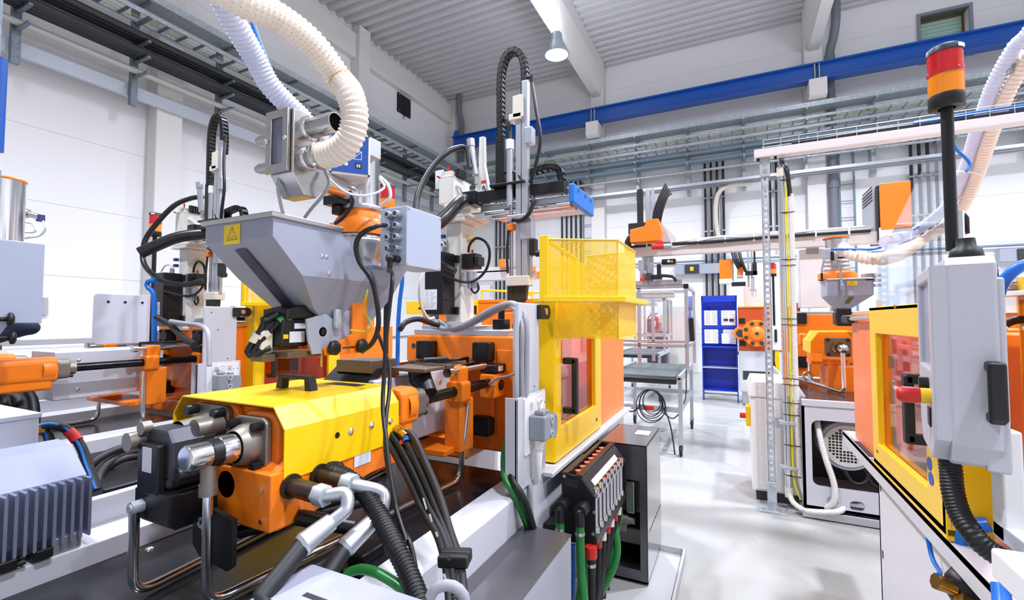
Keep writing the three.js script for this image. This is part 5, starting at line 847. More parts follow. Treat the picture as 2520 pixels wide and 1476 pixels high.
{
  const t = thing('hydraulic_cabinet', 'dark grey sheet metal cabinet with open front and valves inside', 'cabinet');
  const x0 = -0.785, x1 = -0.495, z0 = -3.41, z1 = -2.885, h = 0.835;
  mesh('shell', [bx(x0, x1, h - 0.01, h, z0, z1, 0.003), bx(x1 - 0.008, x1, 0.02, h, z0, z1, 0.003), bx(x0, x0 + 0.008, 0.02, h, z0, z1), bx(x0, x1, 0.02, h, z0, z0 + 0.008), bx(x0, x1, 0.02, 0.03, z0, z1)], ANTHRA, t);
  mesh('front_frame', poly('z', rect(x0, x1, 0.02, h), z1 - 0.006, z1, 0, [rect(x0 + 0.05, x1 - 0.045, 0.09, 0.62)]), ANTHRA, t);
  const CERT = new THREE.MeshStandardMaterial({ roughness: 0.5, map: print(96, 64, (c, w, hh) => { c.fillStyle = '#eef0f4'; c.fillRect(0, 0, w, hh); c.strokeStyle = '#555'; c.strokeRect(8, 8, 80, 48); c.beginPath(); c.arc(48, 32, 14, 0, 7); c.stroke(); }) }); CERT.name = 'cabinet_label_print';
  mesh('label', quad([-0.62, h + 0.0015, -3.15], [-0.53, h + 0.0015, -3.15], [-0.53, h + 0.0015, -3.27], [-0.62, h + 0.0015, -3.27]), CERT, t, true);
  mesh('shelf_plate', bx(x0, x1, 0.3, 0.31, z0, z1 - 0.06), BLACKM, t);
  for (const [x, y] of [[-0.69, 0.58], [-0.69, 0.5], [-0.7, 0.42]]) mesh('gauge', [pipeG([x, y, -2.93], [x, y, -2.915], 0.032, 0.022), cyl([x, y, -2.93], [x, y, -2.9], 0.018)], BRASS, t);
  mesh('valve_body', [bx(-0.63, -0.58, 0.4, 0.6, -3.05, -2.93, 0.006), bx(-0.67, -0.6, 0.52, 0.56, -3.0, -2.95, 0.004)], STEEL, t);
  mesh('solenoid', [cyl([-0.75, 0.35, -2.95], [-0.62, 0.35, -2.95], 0.03), cyl([-0.62, 0.35, -2.95], [-0.58, 0.35, -2.95], 0.022), bx(-0.68, -0.63, 0.28, 0.33, -2.97, -2.93, 0.006)], CAST, t);
  mesh('back_panel', bx(x0 + 0.01, x1 - 0.01, 0.1, 0.6, -3.2, -3.19), WHITE, t);
}
{
  const t = thing('drip_pan', 'flat stainless steel drip pan on the floor under the dark cabinet', 'pan');
  const PAN = M('satin_sheet', 0xc9cacb, 0.45, 0.35);
  mesh('bottom', bx(-0.92, -0.33, 0.002, 0.008, -3.37, -1.9), PAN, t);
  mesh('rim', [bx(-0.336, -0.33, 0.002, 0.05, -3.37, -1.9), bx(-0.92, -0.33, 0.002, 0.05, -3.37, -3.364), bx(-0.92, -0.33, 0.002, 0.05, -1.906, -1.9), bx(-0.345, -0.33, 0.046, 0.052, -3.37, -1.9)], PAN, t);
}

// ================= the second machine, to the left =================
OFF = [-2.55, 0.05, 0.12];
const M2 = machineFrame('orange injection moulding machine with long black piston rods behind the grey junction box', 1.15);
injectionUnit(M2, 1.15, -1.51, -0.8, -1.45);
const DS = [-0.09, -0.03, -0.33];                // its door sits further back
{ const n = M2.children.length; guardDoor(M2); for (const c of M2.children.slice(n)) c.traverse(o => o.geometry.translate(...DS)); }
mesh('throat_block', [bx(-1.68, -1.3, 1.37, 1.4, -1.25, -0.9, 0.004), bx(-1.62, -1.36, 1.4, 1.47, -1.2, -0.9, 0.004)], BROWN, M2);
mesh('throat_pedestal', bx(-1.68, -1.34, 1.1, 1.37, -1.1, -0.8, 0.03), ORANGE, M2);
mesh('outlet_elbow', [cyl([-1.34, 1.36, -1.15], [-1.26, 1.26, -1.14], 0.055, 0.05), cyl([-1.262, 1.262, -1.14], [-1.258, 1.258, -1.14], 0.042)], BLACKM, M2);
OFF = [-2.64, 0.02, -0.21];
plugConnector('grey plug connector on the white plate beside the far yellow door');
hood('yellow perforated sheet metal hood above the door behind the grey hopper');
OFF = [-2.55, 0.05, 0.12];
one('steel_pipe', bent([[-1.15, 1.19, -1.9], [-1.15, 0.80, -1.9], [-1.3, 0.80, -0.3]], 0.0135, 0.07), CHROME, 'bent steel pipe from the far orange clamp down to the tray', 'pipe');
one('steel_pipe', bent([[-1.75, 1.0, -1.9], [-1.75, 0.80, -1.9], [-1.8, 0.80, -0.3]], 0.0135, 0.07), CHROME, 'second bent steel pipe lying along the far machine tray', 'pipe');
OFF = [0, 0, 0];
// light towers
function lightTower(label, base, y0, yl, r, tilt) {
  const t = thing('light_tower', label, 'signal light'), [x, z] = base, y_ = yl; r *= 1.0;
  mesh('pole', cyl([x, y0, z], [x, yl, z], r * 0.36), BLACKM, t);
  mesh('socket', lathe([[r * 0.5, -r * 0.95], [r * 1.02, -r * 0.9], [r * 1.02, 0], [r * 0.9, 0]], [x, yl + r * 0.9, z], [0, 1, 0]), BLACK, t);
  mesh('amber_lens', lathe([[r, 0], [r, r * 1.45]], [x, yl + r * 0.9, z], [0, 1, 0]), AMBER, t);
  mesh('red_lens', lathe([[r, 0], [r * 1.05, 0.02 * r], [r * 1.05, r * 0.3], [r, r * 0.32], [r, r * 1.6]], [x, yl + r * 2.35, z], [0, 1, 0]), REDL, t);
  mesh('cap', lathe([[r * 1.03, 0], [r * 1.03, r * 0.4], [r * 0.9, r * 0.5], [0.001, r * 0.5]], [x, yl + r * 3.95, z], [0, 1, 0]), CHARC, t);
  mesh('label', turn(bx(x - r * 0.3, x + r * 0.3, yl + r * 4.03, yl + r * 4.27, z + r * 1.02, z + r * 1.06), [x, 0, z], 0, 0.7, 0), WHITEP, t);
  if (tilt) for (const c of t.children) turn(c.geometry, [x, y0, z], 0, 0, tilt);
  return t;
}
lightTower('red and amber light tower behind the steel vacuum loader', [-2.2, -2.52], 0, 2.33, 0.05);
lightTower('red and amber light tower on a black pole near the upright grey plate', [-4.92, -2.42], 0, 2.38, 0.05);
{ // big plain cover plate beyond the far barrel
  const t = thing('cover_plate', 'upright light grey plate with rounded corners behind the far barrel', 'plate');
  const a = onX(230, 722, -5.1), b = onX(375, 722, -5.1);
  mesh('plate', poly('x', rrect(b.z, a.z, 0.95, a.y, 0.03), -5.1, -5.08, 0.003), paint('plate_grey', 0xbfc5d0), t);
  for (const u of [0.22, 0.5, 0.8]) mesh('hole', cyl([-5.08, a.y - 0.07, a.z + (b.z - a.z) * u], [-5.078, a.y - 0.07, a.z + (b.z - a.z) * u], 0.012, 0.012, 10), BLACK, t);
  mesh('stand', [bx(-5.16, -5.1, 0, 1.2, a.z - 0.25, a.z - 0.2, 0.004), bx(-5.16, -5.1, 0, 1.2, b.z + 0.1, b.z + 0.15, 0.004)], GREYM, t);
}
{ // feed unit at the near end of the second machine
  const t = thing('dosing_unit', 'grey dosing unit with steel drum at the near end of the left machine', 'dosing unit');
  const x = -3.5, p = onX(112, 600, x), q = onX(112, 795, x);
  mesh('cabinet', bx(x - 0.22, x, q.y, p.y, p.z, -0.5, 0.006), paint('terminal_grey', 0xa7b1c4), t);
  mesh('funnel', solid([[[-3.75, 1.37, -0.95], [-3.55, 1.37, -0.95], [-3.55, 1.37, -0.75], [-3.75, 1.37, -0.75]], [[-3.85, q.y, -1.05], [-3.5, q.y, -1.05], [-3.5, q.y, -0.6], [-3.85, q.y, -0.6]]]), GREYH, t);
  mesh('lower_body', bx(-3.78, -3.52, 1.4, 1.62, -1.02, -0.7, 0.01), GREYM, t);
  for (const [y, z] of [[1.6, -1.04], [1.5, -1.05]]) mesh('star_knob', [lathe([[0.001, 0.03], [0.015, 0.03], [0.035, 0.022], [0.037, 0.006], [0.02, 0]], [-3.5, y, z], [0.3, 0, -1], 8), cyl([-3.5, y, z + 0.05], [-3.5, y, z], 0.012)], BLACK, t);
  const dr = onX(-2, 540, -3.68);
  mesh('drum', cyl([-3.68, p.y, dr.z], [-3.68, p.y + 0.36, dr.z], 0.1, 0.1, 32), CHROME, t);
  mesh('drum_seal', lathe([[0.1, 0], [0.106, 0.008], [0.1, 0.016]], [-3.68, p.y + 0.345, dr.z], [0, 1, 0]), ORANGE, t);
  mesh('display_box', bx(-3.62, -3.5, p.y + 0.26, p.y + 0.37, dr.z + 0.05, dr.z + 0.16, 0.006), GREYD, t);
  const a = D(45, 520, 3.3), b = D(100, 535, 3.35);
  mesh('air_cylinder', [cyl(a, a.clone().lerp(b, 0.45), 0.034), cyl(a.clone().lerp(b, 0.4), b, 0.02)], STEEL, t);
  mesh('elbow', bx(b.x - 0.02, b.x + 0.02, b.y - 0.03, b.y + 0.02, b.z - 0.02, b.z + 0.02, 0.005), M('blue_fitting', 0x2a356e, 0.45), t);
  many('tube', [tube([b, D(112, 560, 3.35), D(95, 580, 3.35), D(40, 588, 3.3)], 0.008), tube([D(45, 545, 3.3), D(80, 550, 3.3), D(85, 570, 3.3), D(40, 570, 3.3)], 0.008)], WIRE, t);
  mesh('stand', bx(-3.74, -3.56, 1.3, 1.42, -0.98, -0.74, 0.004), BROWN, t);
  one('cable', tube([D(40, 720, 3.0), D(55, 740, 3.0), D(48, 760, 3.0), D(0, 780, 2.95)], 0.005), YELC, 'thin yellow-green wire hanging in front of the dosing unit', 'cable');
}
[[[D(0, 960, 2.7), D(12, 985, 2.7), D(18, 1030, 2.65)], 'first'], [[D(40, 960, 2.9), D(55, 985, 2.9), D(62, 1030, 2.85), D(60, 1060, 2.8)], 'second'], [[D(62, 958, 2.95), D(80, 980, 2.95), D(86, 1020, 2.9), D(84, 1060, 2.85)], 'third']].forEach(([p, w]) => one('hydraulic_line', tube(p, 0.026), RUBBER, `black hydraulic line under the long orange cylinder, ${w} from the dosing unit`, 'hose'));
one('drive_hose', tube([D(30, 975, 2.75), D(48, 990, 2.75), D(52, 1030, 2.7)], 0.034), RUBBER, 'thick black hose bend under the left orange cylinder', 'hose');
{ // M2 robot looms
  const q = (u, v, d) => D(u, v, d * 0.895);
  one('cable_loom', tube([q(500, 484, 4.4), q(470, 488, 4.4), q(430, 505, 4.35), q(390, 545, 4.3), q(358, 590, 4.25), q(352, 640, 4.2), q(372, 672, 4.1), q(410, 695, 4.0), q(460, 700, 3.95), q(500, 690, 3.9)], 0.02), CABLEB, 'black cable loom arching around the far robot column', 'cable');
  one('cable_sleeve', tube([q(510, 575, 4.2), q(470, 578, 4.15), q(430, 586, 4.1), q(390, 602, 4.05), q(345, 622, 4.0)], 0.045), M('black_sleeve', 0x1d1c20, 0.32), 'thick black cable sleeve sticking out of the robot behind the hopper', 'cable');
  one('cable', tube([q(385, 780, 3.9), q(420, 800, 3.85), q(450, 830, 3.7), q(480, 848, 3.6)], 0.022), RUBBER, 'black hose with steel end lying across the far orange platen', 'hose');
  one('cable', tube([q(420, 790, 3.8), q(450, 795, 3.7), q(490, 800, 3.6), q(510, 815, 3.5), q(514, 850, 3.45), q(515, 900, 3.4)], 0.016), CABLE, 'grey cable running to the far white hinge post', 'cable');
  one('air_hose', tube([q(382, 690, 4.0), q(365, 692, 4.0), q(362, 705, 4.0), q(378, 725, 4.0), q(380, 800, 4.0), q(380, 855, 4.0)], 0.018), BLUEH, 'blue air hose beside the far black drive box', 'hose');
}
// ---------- things along the left wall ----------
{
  const xb = -8.6, t = thing('work_bench', 'long aluminium work bench with trays along the left wall', 'bench');
  mesh('bench_rail', [bx(xb, xb + 0.08, 1.25, 1.33, -5.2, -1.2, 0.006)], ALU, t);
  mesh('bench_top', bx(xb - 0.9, xb + 0.3, 0.84, 0.88, -5.2, -1.6, 0.006), ALU, t);
  for (const z of [-5.1, -3.4, -1.7]) mesh('leg', bx(xb - 0.02, xb + 0.04, 0, 1.25, z - 0.03, z + 0.03, 0.004), ALU, t);
  for (const z of [-2.5, -3.0, -3.5]) mesh('holder', turn(bx(xb + 0.05, xb + 0.08, 0.98, 1.2, z - 0.08, z + 0.08, 0.006), [xb, 1.1, z], 0.5), CREAM, t);
  mesh('dark_strip', bx(xb + 0.3, xb + 0.34, 0.92, 0.98, -3.9, -2.2, 0.004), BLACK, t);
  mesh('panel', bx(xb - 0.85, xb - 0.8, 0, 1.1, -5.2, -1.6), WHITE, t);
  const d = thing('round_bowl', 'round steel bowl with blue rim on the bench by the left wall', 'bowl');
  mesh('bowl', lathe([[0.28, 0], [0.3, 0.25], [0.31, 0.25], [0.31, 0.0]], [-8.3, 1.12, -4.2], [0, 1, 0]), STEEL, d);
  mesh('rim', lathe([[0.29, 0.25], [0.32, 0.26], [0.29, 0.29]], [-8.3, 1.12, -4.2], [0, 1, 0]), BLUEH, d);
  mesh('base', cyl([-8.3, 0.88, -4.2], [-8.3, 1.12, -4.2], 0.15), BLACKM, d);
  const n = thing('notice_board', 'white paper notice board with thin frame on the left wall', 'notice board');
  const a = onX(68, 730, -9.7), b = onX(108, 775, -9.7);
  mesh('sheet', bx(-9.79, -9.76, b.y, a.y, b.z, a.z), WHITE, n);
  mesh('frame', [bx(-9.79, -9.74, b.y, a.y, b.z - 0.06, b.z, 0.004)], ALU, n);
  mesh('upper_sheet', bx(-9.79, -9.76, a.y + 0.03, a.y + 0.55, b.z + 0.02, a.z), formPrint(6, 120, 120), n, true);
  mesh('red_line', bx(-9.76, -9.758, (a.y + b.y) / 2 + 0.1, (a.y + b.y) / 2 + 0.12, b.z, a.z), RED, n);
  const r = thing('cable_reel', 'small blue cable reel standing on the floor between the machines', 'reel');
  const c = onX(235, 985, -5.9);
  mesh('disc', [lathe([[0.001, 0], [0.22, 0], [0.22, 0.02], [0.001, 0.02]], [-5.9, c.y, c.z], [1, 0, 0.3]), lathe([[0.001, 0], [0.22, 0], [0.22, 0.02], [0.001, 0.02]], [-6.0, c.y, c.z - 0.03], [1, 0, 0.3])], BLUEH, r);
  mesh('hub', cyl([-6.0, c.y, c.z - 0.03], [-5.86, c.y, c.z + 0.012], 0.07), BLACK, r);
  mesh('stand', [bx(-6.05, -6.0, 0, c.y, c.z - 0.25, c.z - 0.2), bx(-6.05, -6.0, 0, c.y, c.z + 0.15, c.z + 0.2), bx(-6.05, -5.9, c.y - 0.02, c.y + 0.02, c.z - 0.25, c.z + 0.2)], BLACKM, r);
  for (const [u, v, lab] of [[170, 1000, 'farthest from the blue reel'], [205, 988, 'second from the blue reel'], [272, 972, 'between blue reel and pipe']]) { const p = onX(u, v, -7.2), f = thing('leveling_foot', `black machine levelling foot, ${lab}`, 'foot'); mesh('pad', cyl([p.x, 0, p.z], [p.x, 0.04, p.z], 0.1), BLACK, f); mesh('stem', cyl([p.x, 0.04, p.z], [p.x, 0.5, p.z], 0.07), BLACK, f); mesh('beam', bx(p.x - 0.15, p.x + 0.15, 0.5, 0.6, p.z - 0.3, p.z + 0.3), BLACKM, f); }
  const bl = thing('drop_tube', 'dark blue painted drop tube hanging from the roof above the left drive', 'tube');
  const e0 = D(-10, 138, 1.6), e1 = D(-10, 372, 1.6);
  mesh('tube', cyl(e1, V(e1.x, e0.y, e1.z), 0.019), BLUE, bl); mesh('hanger', cyl(V(e1.x - 0.02, e0.y, e1.z), V(e1.x - 0.02, YC, e1.z), 0.006, 0.006, 8), ZINCD, bl);
}

{ // worker beside the left machine, arm raised over the dosing unit
  const t = thing('person', 'person in navy work clothes with bent arm behind the grey dosing unit', 'person');
  const el = D(76, 806, 3.75), hand = D(60, 785, 3.72), fx = -5.62, fz = -1.35;
  const sh = V(fx + 0.17, 1.42, fz - 0.08), wr = el.clone().lerp(hand, 0.0).add(V(-0.16, 0.1, 0.2));
  const NAV = [0.008, 0.012, 0.035], TRO = [0.012, 0.013, 0.02], SK = [0.52, 0.26, 0.16], HAIR = [0.02, 0.012, 0.008], SHOE = [0.01, 0.01, 0.01];
  const J = [ // a, b, radius a, radius b, colour
    [[fx, 1.0, fz], [fx, 1.38, fz], 0.15, 0.17, NAV], [[fx - 0.14, 1.4, fz + 0.04], [fx + 0.14, 1.4, fz - 0.05], 0.09, 0.09, NAV], [[fx, 1.42, fz], [fx + 0.02, 1.54, fz - 0.02], 0.06, 0.055, SK],
    [[fx + 0.02, 1.63, fz - 0.02], [fx + 0.04, 1.68, fz - 0.04], 0.095, 0.1, SK], [[fx - 0.01, 1.7, fz + 0.0], [fx + 0.0, 1.74, fz], 0.1, 0.09, HAIR], [[fx + 0.1, 1.64, fz - 0.1], [fx + 0.115, 1.625, fz - 0.11], 0.02, 0.022, SK],
    [sh.toArray(), el.toArray(), 0.07, 0.05, NAV], [el.toArray(), wr.toArray(), 0.05, 0.034, NAV],
    [[fx - 0.18, 1.4, fz + 0.06], [fx - 0.27, 1.12, fz + 0.08], 0.065, 0.05, NAV], [[fx - 0.27, 1.12, fz + 0.08], [fx - 0.24, 0.88, fz - 0.04], 0.048, 0.034, NAV],
    [[fx - 0.09, 0.98, fz + 0.02], [fx - 0.1, 0.52, fz], 0.1, 0.07, TRO], [[fx + 0.09, 0.98, fz - 0.02], [fx + 0.1, 0.52, fz - 0.03], 0.1, 0.07, TRO], [[fx - 0.1, 0.52, fz], [fx - 0.1, 0.1, fz + 0.02], 0.068, 0.05, TRO], [[fx + 0.1, 0.52, fz - 0.03], [fx + 0.1, 0.1, fz], 0.068, 0.05, TRO],
    [[fx - 0.1, 0.05, fz + 0.02], [fx - 0.03, 0.045, fz - 0.14], 0.05, 0.045, SHOE], [[fx + 0.1, 0.05, fz], [fx + 0.17, 0.045, fz - 0.16], 0.05, 0.045, SHOE]].map(([a, b, ra, rb, c]) => ({ a: toV(a), b: toV(b), ra, rb, c }));
  const seg = (p, k) => { const ab = k.b.clone().sub(k.a), h = Math.max(0, Math.min(1, p.clone().sub(k.a).dot(ab) / ab.lengthSq())); return p.distanceTo(k.a.clone().addScaledVector(ab, h)) - (k.ra + (k.rb - k.ra) * h); };
  const n = 84, S = 0.95, cx = fx + 0.1, cy = 0.92, cz = fz - 0.1, mc = new MarchingCubes(n, new THREE.MeshBasicMaterial(), false, false, 60000); mc.isolation = 0; mc.reset();
  for (let z = 0; z < n; z++) for (let y = 0; y < n; y++) for (let x = 0; x < n; x++) {
    const p = V(cx + (x / n * 2 - 1) * S, cy + (y / n * 2 - 1) * S, cz + (z / n * 2 - 1) * S); let d = 1e3;
    for (const k of J) { const e = seg(p, k), h = Math.max(0.03 - Math.abs(d - e), 0) / 0.03; d = Math.min(d, e) - h * h * 0.03 / 4; }
    mc.field[x + y * n + z * n * n] = -d;
  }
  mc.update();
  const cnt = mc.count, pos = mc.positionArray.slice(0, cnt * 3), nor = mc.normalArray.slice(0, cnt * 3), col = new Float32Array(cnt * 3);
  for (let i = 0; i < cnt; i++) {
    const p = V(cx + pos[3 * i] * S, cy + pos[3 * i + 1] * S, cz + pos[3 * i + 2] * S); pos[3 * i] = p.x; pos[3 * i + 1] = p.y; pos[3 * i + 2] = p.z;
    let best = 1e3, c = NAV; for (const k of J) { const e = seg(p, k); if (e < best) { best = e; c = k.c; } } col.set(c, 3 * i);
  }
  const g = new THREE.BufferGeometry(); g.setAttribute('position', new THREE.BufferAttribute(pos, 3)); g.setAttribute('normal', new THREE.BufferAttribute(nor, 3)); g.setAttribute('color', new THREE.BufferAttribute(col, 3));
  const bm = new THREE.Mesh(g, new THREE.MeshStandardMaterial({ vertexColors: true, roughness: 0.85 })); bm.material.name = 'person_body'; bm.name = 'body'; bm.castShadow = bm.receiveShadow = true; t.add(bm);
  const palm = wr.clone().add(V(0.05, 0.05, 0.02)), up = V(0.35, 0.5, 0.1).normalize(), side = V(0.6, -0.3, -0.7).normalize(), fing = [cyl(wr, palm, 0.03, 0.038, 12)];
  [0.075, 0.085, 0.08, 0.062].forEach((L, i) => { const b = palm.clone().addScaledVector(side, (i - 1.5) * 0.019); fing.push(tube([b.clone().addScaledVector(up, -0.03), b.clone().addScaledVector(up, L * 0.5), b.clone().addScaledVector(up, L * 0.8).add(V(0.02, -0.01, -0.02))], 0.0085, 8, 8)); });
  fing.push(tube([wr.clone().add(V(0.01, 0.01, 0.02)), wr.clone().add(V(0.03, 0.05, 0.055)), wr.clone().add(V(0.05, 0.085, 0.06))], 0.01, 8, 8));
  mesh('hand', fing, SKIN, t);
  mesh('lilac_collar', lathe([[0.07, 0], [0.075, 0.03], [0.066, 0.04]], [fx + 0.005, 1.44, fz - 0.005], [0.1, 1, -0.1]), M('lilac_cloth', 0x8f8cc8, 0.9), t);
}

// ================= beyond the middle machine and along the aisle =================
const boxZ = (u0, v0, u1, v1, z, dep, r = 0.004) => { const a = onZ(u0, v0, z), b = onZ(u1, v1, z); return bx(a.x, b.x, b.y, a.y, z - dep, z, r); };   // front face on the plane z
const boxXp = (u0, v0, u1, v1, x, dep, r = 0.004) => { const a = onX(u0, v0, x), b = onX(u1, v1, x); return bx(x - dep, x, b.y, a.y, a.z, b.z, r); };
{ // third machine, behind the platen of the middle one
  const t = thing('injection_molding_machine', 'orange machine with yellow covers standing behind the middle robot', 'machine'), z = -5.6;
  mesh('orange_housing', [boxZ(1165, 745, 1300, 900, z, 0.06), boxZ(1040, 770, 1170, 900, z, 0.06)], ORANGE, t);
  mesh('opening', boxZ(1208, 762, 1270, 800, z + 0.002, 0.004, 0), ORANGE2, t);
  mesh('yellow_cover', [boxZ(1000, 742, 1175, 772, z + 0.02, 0.3), boxZ(1160, 742, 1170, 815, z + 0.03, 0.05)], YELLOW, t);
  mesh('top_plate', boxZ(1160, 738, 1330, 745, z, 1.2), ORANGE, t);
  mesh('body', bx(-3.3, -2.2, 0.05, 1.5, -7.4, z - 0.06, 0.02), GREYW, t);
  many('black_slots', [boxZ(1163, 752, 1172, 772, z + 0.04, 0.01, 0), boxZ(1030, 756, 1100, 760, z + 0.03, 0.01, 0)], BLACK, t);
  const y = thing('yellow_railing', 'thin yellow tube railing on top of the machine behind the robot', 'railing'), zr = -6.2;
  const rail = (a, b) => cyl(onZ(...a, zr), onZ(...b, zr), 0.016, 0.016, 8);
  mesh('rail', [rail([1185, 714], [1335, 720]), rail([1250, 724], [1312, 724])], YELLOW, y);
  for (const u of [1186, 1251, 1310]) mesh('post', rail([u, 715], [u, 745]), YELLOW, y);
  const r = thing('linear_robot', 'white linear robot beam with orange control boxes behind the middle mast', 'robot');
  mesh('beam', [boxZ(1165, 668, 1330, 684, -7.2, 0.2), boxZ(1160, 660, 1250, 668, -7.2, 0.25)], GREYW, r);
  mesh('beam_end', boxZ(1320, 668, 1331, 684, -7.19, 0.22), ORANGE, r);
  mesh('control_box', boxZ(1228, 639, 1262, 656, -7.15, 0.3), GREYM, r);
  mesh('control_box_front', boxZ(1228, 638, 1241, 658, -7.13, 0.3), ORANGE, r);
  mesh('head', [boxZ(1296, 612, 1304, 640, -7.1, 0.1), boxZ(1290, 635, 1302, 655, -7.1, 0.1)], BLACKM, r);
  mesh('head_cover', boxZ(1296, 655, 1312, 667, -7.1, 0.15), ORANGE, r);
  mesh('column', bx(onZ(1190, 690, -7.2).x - 0.12, onZ(1190, 690, -7.2).x + 0.12, 0.0, 2.2, -7.4, -7.2, 0.01), GREYW, r);
  one('storage_bin', boxZ(1306, 736, 1340, 748, -6.6, 0.5, 0.02), M('blue_bin', 0x1b3bd0, 0.5), 'blue plastic bin edge behind the yellow hood', 'bin');
}
// ---------- wheeled conveyor frames ----------
function conveyorFrame(label, cageLabel, ox, oz, s, big) {
  const save = OFF; OFF = [ox, 0, oz];
  const t = thing('belt_conveyor', label, 'conveyor'), x0 = -1.42, x1 = -0.6, z0 = -7.35, z1 = -5.72, P = 0.045;
  mesh('belt', [bx(x0 + 0.05, x1 - 0.05, 0.9, 0.93, z0, z1 + 0.04, 0.01), cyl([x0 + 0.05, 0.9, z1 + 0.03], [x1 - 0.05, 0.9, z1 + 0.03], 0.03)], BELT, t);
  for (const x of [x0, x1]) mesh('side_rail', [bx(x - 0.02, x + 0.025, 0.87, 0.95, z0, z1 + 0.06, 0.006), bx(x - 0.024, x + 0.029, 0.9, 0.92, z0, z1 + 0.06)], ALU, t);
  mesh('roller', cyl([x0 + 0.03, 0.885, z1 + 0.04], [x1 - 0.03, 0.885, z1 + 0.04], 0.045), BLACKM, t);
  for (const x of [x0, x1]) for (const z of [z1 - 0.06, z0 + 0.06]) {
    mesh('leg', bx(x - P / 2, x + P / 2, 0.15, 0.87, z - P / 2, z + P / 2, 0.004), ALU, t);
    const c = mesh('caster', [bx(x - 0.03, x + 0.03, 0.13, 0.15, z - 0.03, z + 0.03), bx(x - 0.025, x - 0.02, 0.06, 0.14, z - 0.02, z + 0.03), bx(x + 0.02, x + 0.025, 0.06, 0.14, z - 0.02, z + 0.03)], ALU, t);
    mesh('wheel', lathe([[0.001, -0.016], [0.055, -0.016], [0.062, -0.008], [0.062, 0.008], [0.055, 0.016], [0.001, 0.016]], [x, 0.062, z + 0.01], [1, 0, 0]), RUBBER, c);
    mesh('wheel_hub', cyl([x - 0.018, 0.062, z + 0.01], [x + 0.018, 0.062, z + 0.01], 0.028), ALU, c);
  }
  mesh('cross_bar', [bx(x0, x1, 0.5, 0.56, z1 - 0.08, z1 - 0.04, 0.004), bx(x0, x1, 0.2, 0.25, z1 - 0.08, z1 - 0.04, 0.004), bx(x0, x1, 0.5, 0.56, z0 + 0.04, z0 + 0.08, 0.004), bx(x1 - 0.02, x1 + 0.02, 0.5, 0.56, z0, z1 - 0.06, 0.004)], ALU, t);
  if (big) {
    mesh('red_label', bx(-1.02, -0.9, 0.505, 0.555, z1 - 0.04, z1 - 0.038), RED, t); mesh('label', bx(-0.88, -0.76, 0.505, 0.555, z1 - 0.04, z1 - 0.038), ALU, t);
    const co = thing('cable_coil', 'coiled black cable hanging under the belt conveyor', 'cable');
    for (let i = 0; i < 6; i++) { const a = []; for (let k = 0; k <= 16; k++) { const an = k / 16 * Math.PI * 2 + i; a.push([-0.92 + 0.012 * Math.sin(i * 2) + Math.cos(an) * (0.1 + 0.013 * i), 0.62 - 0.01 * i + Math.sin(an) * (0.13 + 0.013 * i), z1 - 0.02 + 0.012 * i + 0.02 * Math.sin(an * 2)]); } mesh('turn', tube(a, 0.0055, 50, 6), CABLEB, co); }
    many('tail', [tube([[-0.78, 0.55, z1], [-0.72, 0.4, z1], [-0.68, 0.2, z1 + 0.02], [-0.66, 0.03, z1 + 0.03]], 0.008), tube([[-1.05, 0.55, z1], [-1.15, 0.48, z1], [-1.3, 0.52, z1], [-1.4, 0.6, z1]], 0.009), tube([[-0.8, 0.5, z1], [-0.66, 0.45, z1 + 0.01], [-0.58, 0.6, z1 - 0.4], [-0.57, 0.95, z1 - 0.5]], 0.007)], CABLEB, co);
  }
  const c = thing('guard_cage', cageLabel, 'cage');
  const cx0 = -1.75, cx1 = -0.56, cz1 = -6.25, cz0 = -7.4, y0 = 0.95, y1 = 2.02;
  for (const x of [cx0, -1.15, cx1]) for (const z of [cz0, cz1]) mesh('post', bx(x - P / 2, x + P / 2, y0, y1, z - P / 2, z + P / 2, 0.004), ALU, c);
  for (const y of [1.26, y1]) { for (const z of [cz0, cz1]) mesh('frame_bar', [bx(cx0, cx1, y - P / 2, y + P / 2, z - P / 2, z + P / 2, 0.004), bx(cx0, cx1, y - 0.006, y + 0.006, z + P / 2, z + P / 2 + 0.001)], ALU, c); for (const x of [cx0, cx1]) mesh('frame_bar', bx(x - P / 2, x + P / 2, y - P / 2, y + P / 2, cz0, cz1, 0.004), ALU, c); }
  mesh('top_profile', bx(cx0, cx1 - 0.04, 2.045, 2.11, cz1 - 0.05, cz1 + 0.04, 0.004), ALU, c);
  mesh('corner_joint', bx(cx1 - 0.03, cx1 + 0.03, 1.99, 2.05, cz1 - 0.01, cz1 + 0.035, 0.004), BLACK, c);
  mesh('light_strip', [bx(cx0, cx1 - 0.15, 1.88, 1.96, cz1 - 0.16, cz1 - 0.06, 0.025)], WHITEP, c);
  mesh('pane', bx(cx0, cx1, 1.28, 2.0, cz1 - 0.002, cz1 + 0.002), GLASS, c);
  mesh('pane', bx(cx1 - 0.002, cx1 + 0.002, 1.28, 2.0, cz0, cz1), GLASS, c);
  mesh('pane', bx(cx0, cx1, 1.28, 2.0, cz0 - 0.002, cz0 + 0.002), GLASS, c);
  if (big) mesh('door_handle', [turn(bx(cx1 + 0.03, cx1 + 0.09, 1.32, 1.62, cz1 + 0.0, cz1 + 0.06, 0.02), [cx1 + 0.05, 1.5, cz1], 0, 0, 0.04)], BLACK, c);
  OFF = save;
}
conveyorFrame('wheeled belt conveyor with grey-green belt beside the yellow machine', 'aluminium frame cage with clear panes above the near belt conveyor', 0, 0, 1, true);
conveyorFrame('second wheeled belt conveyor seen through the near cage', 'aluminium frame cage with clear panes seen through the near cage', -0.75, -3.6, 1, false);
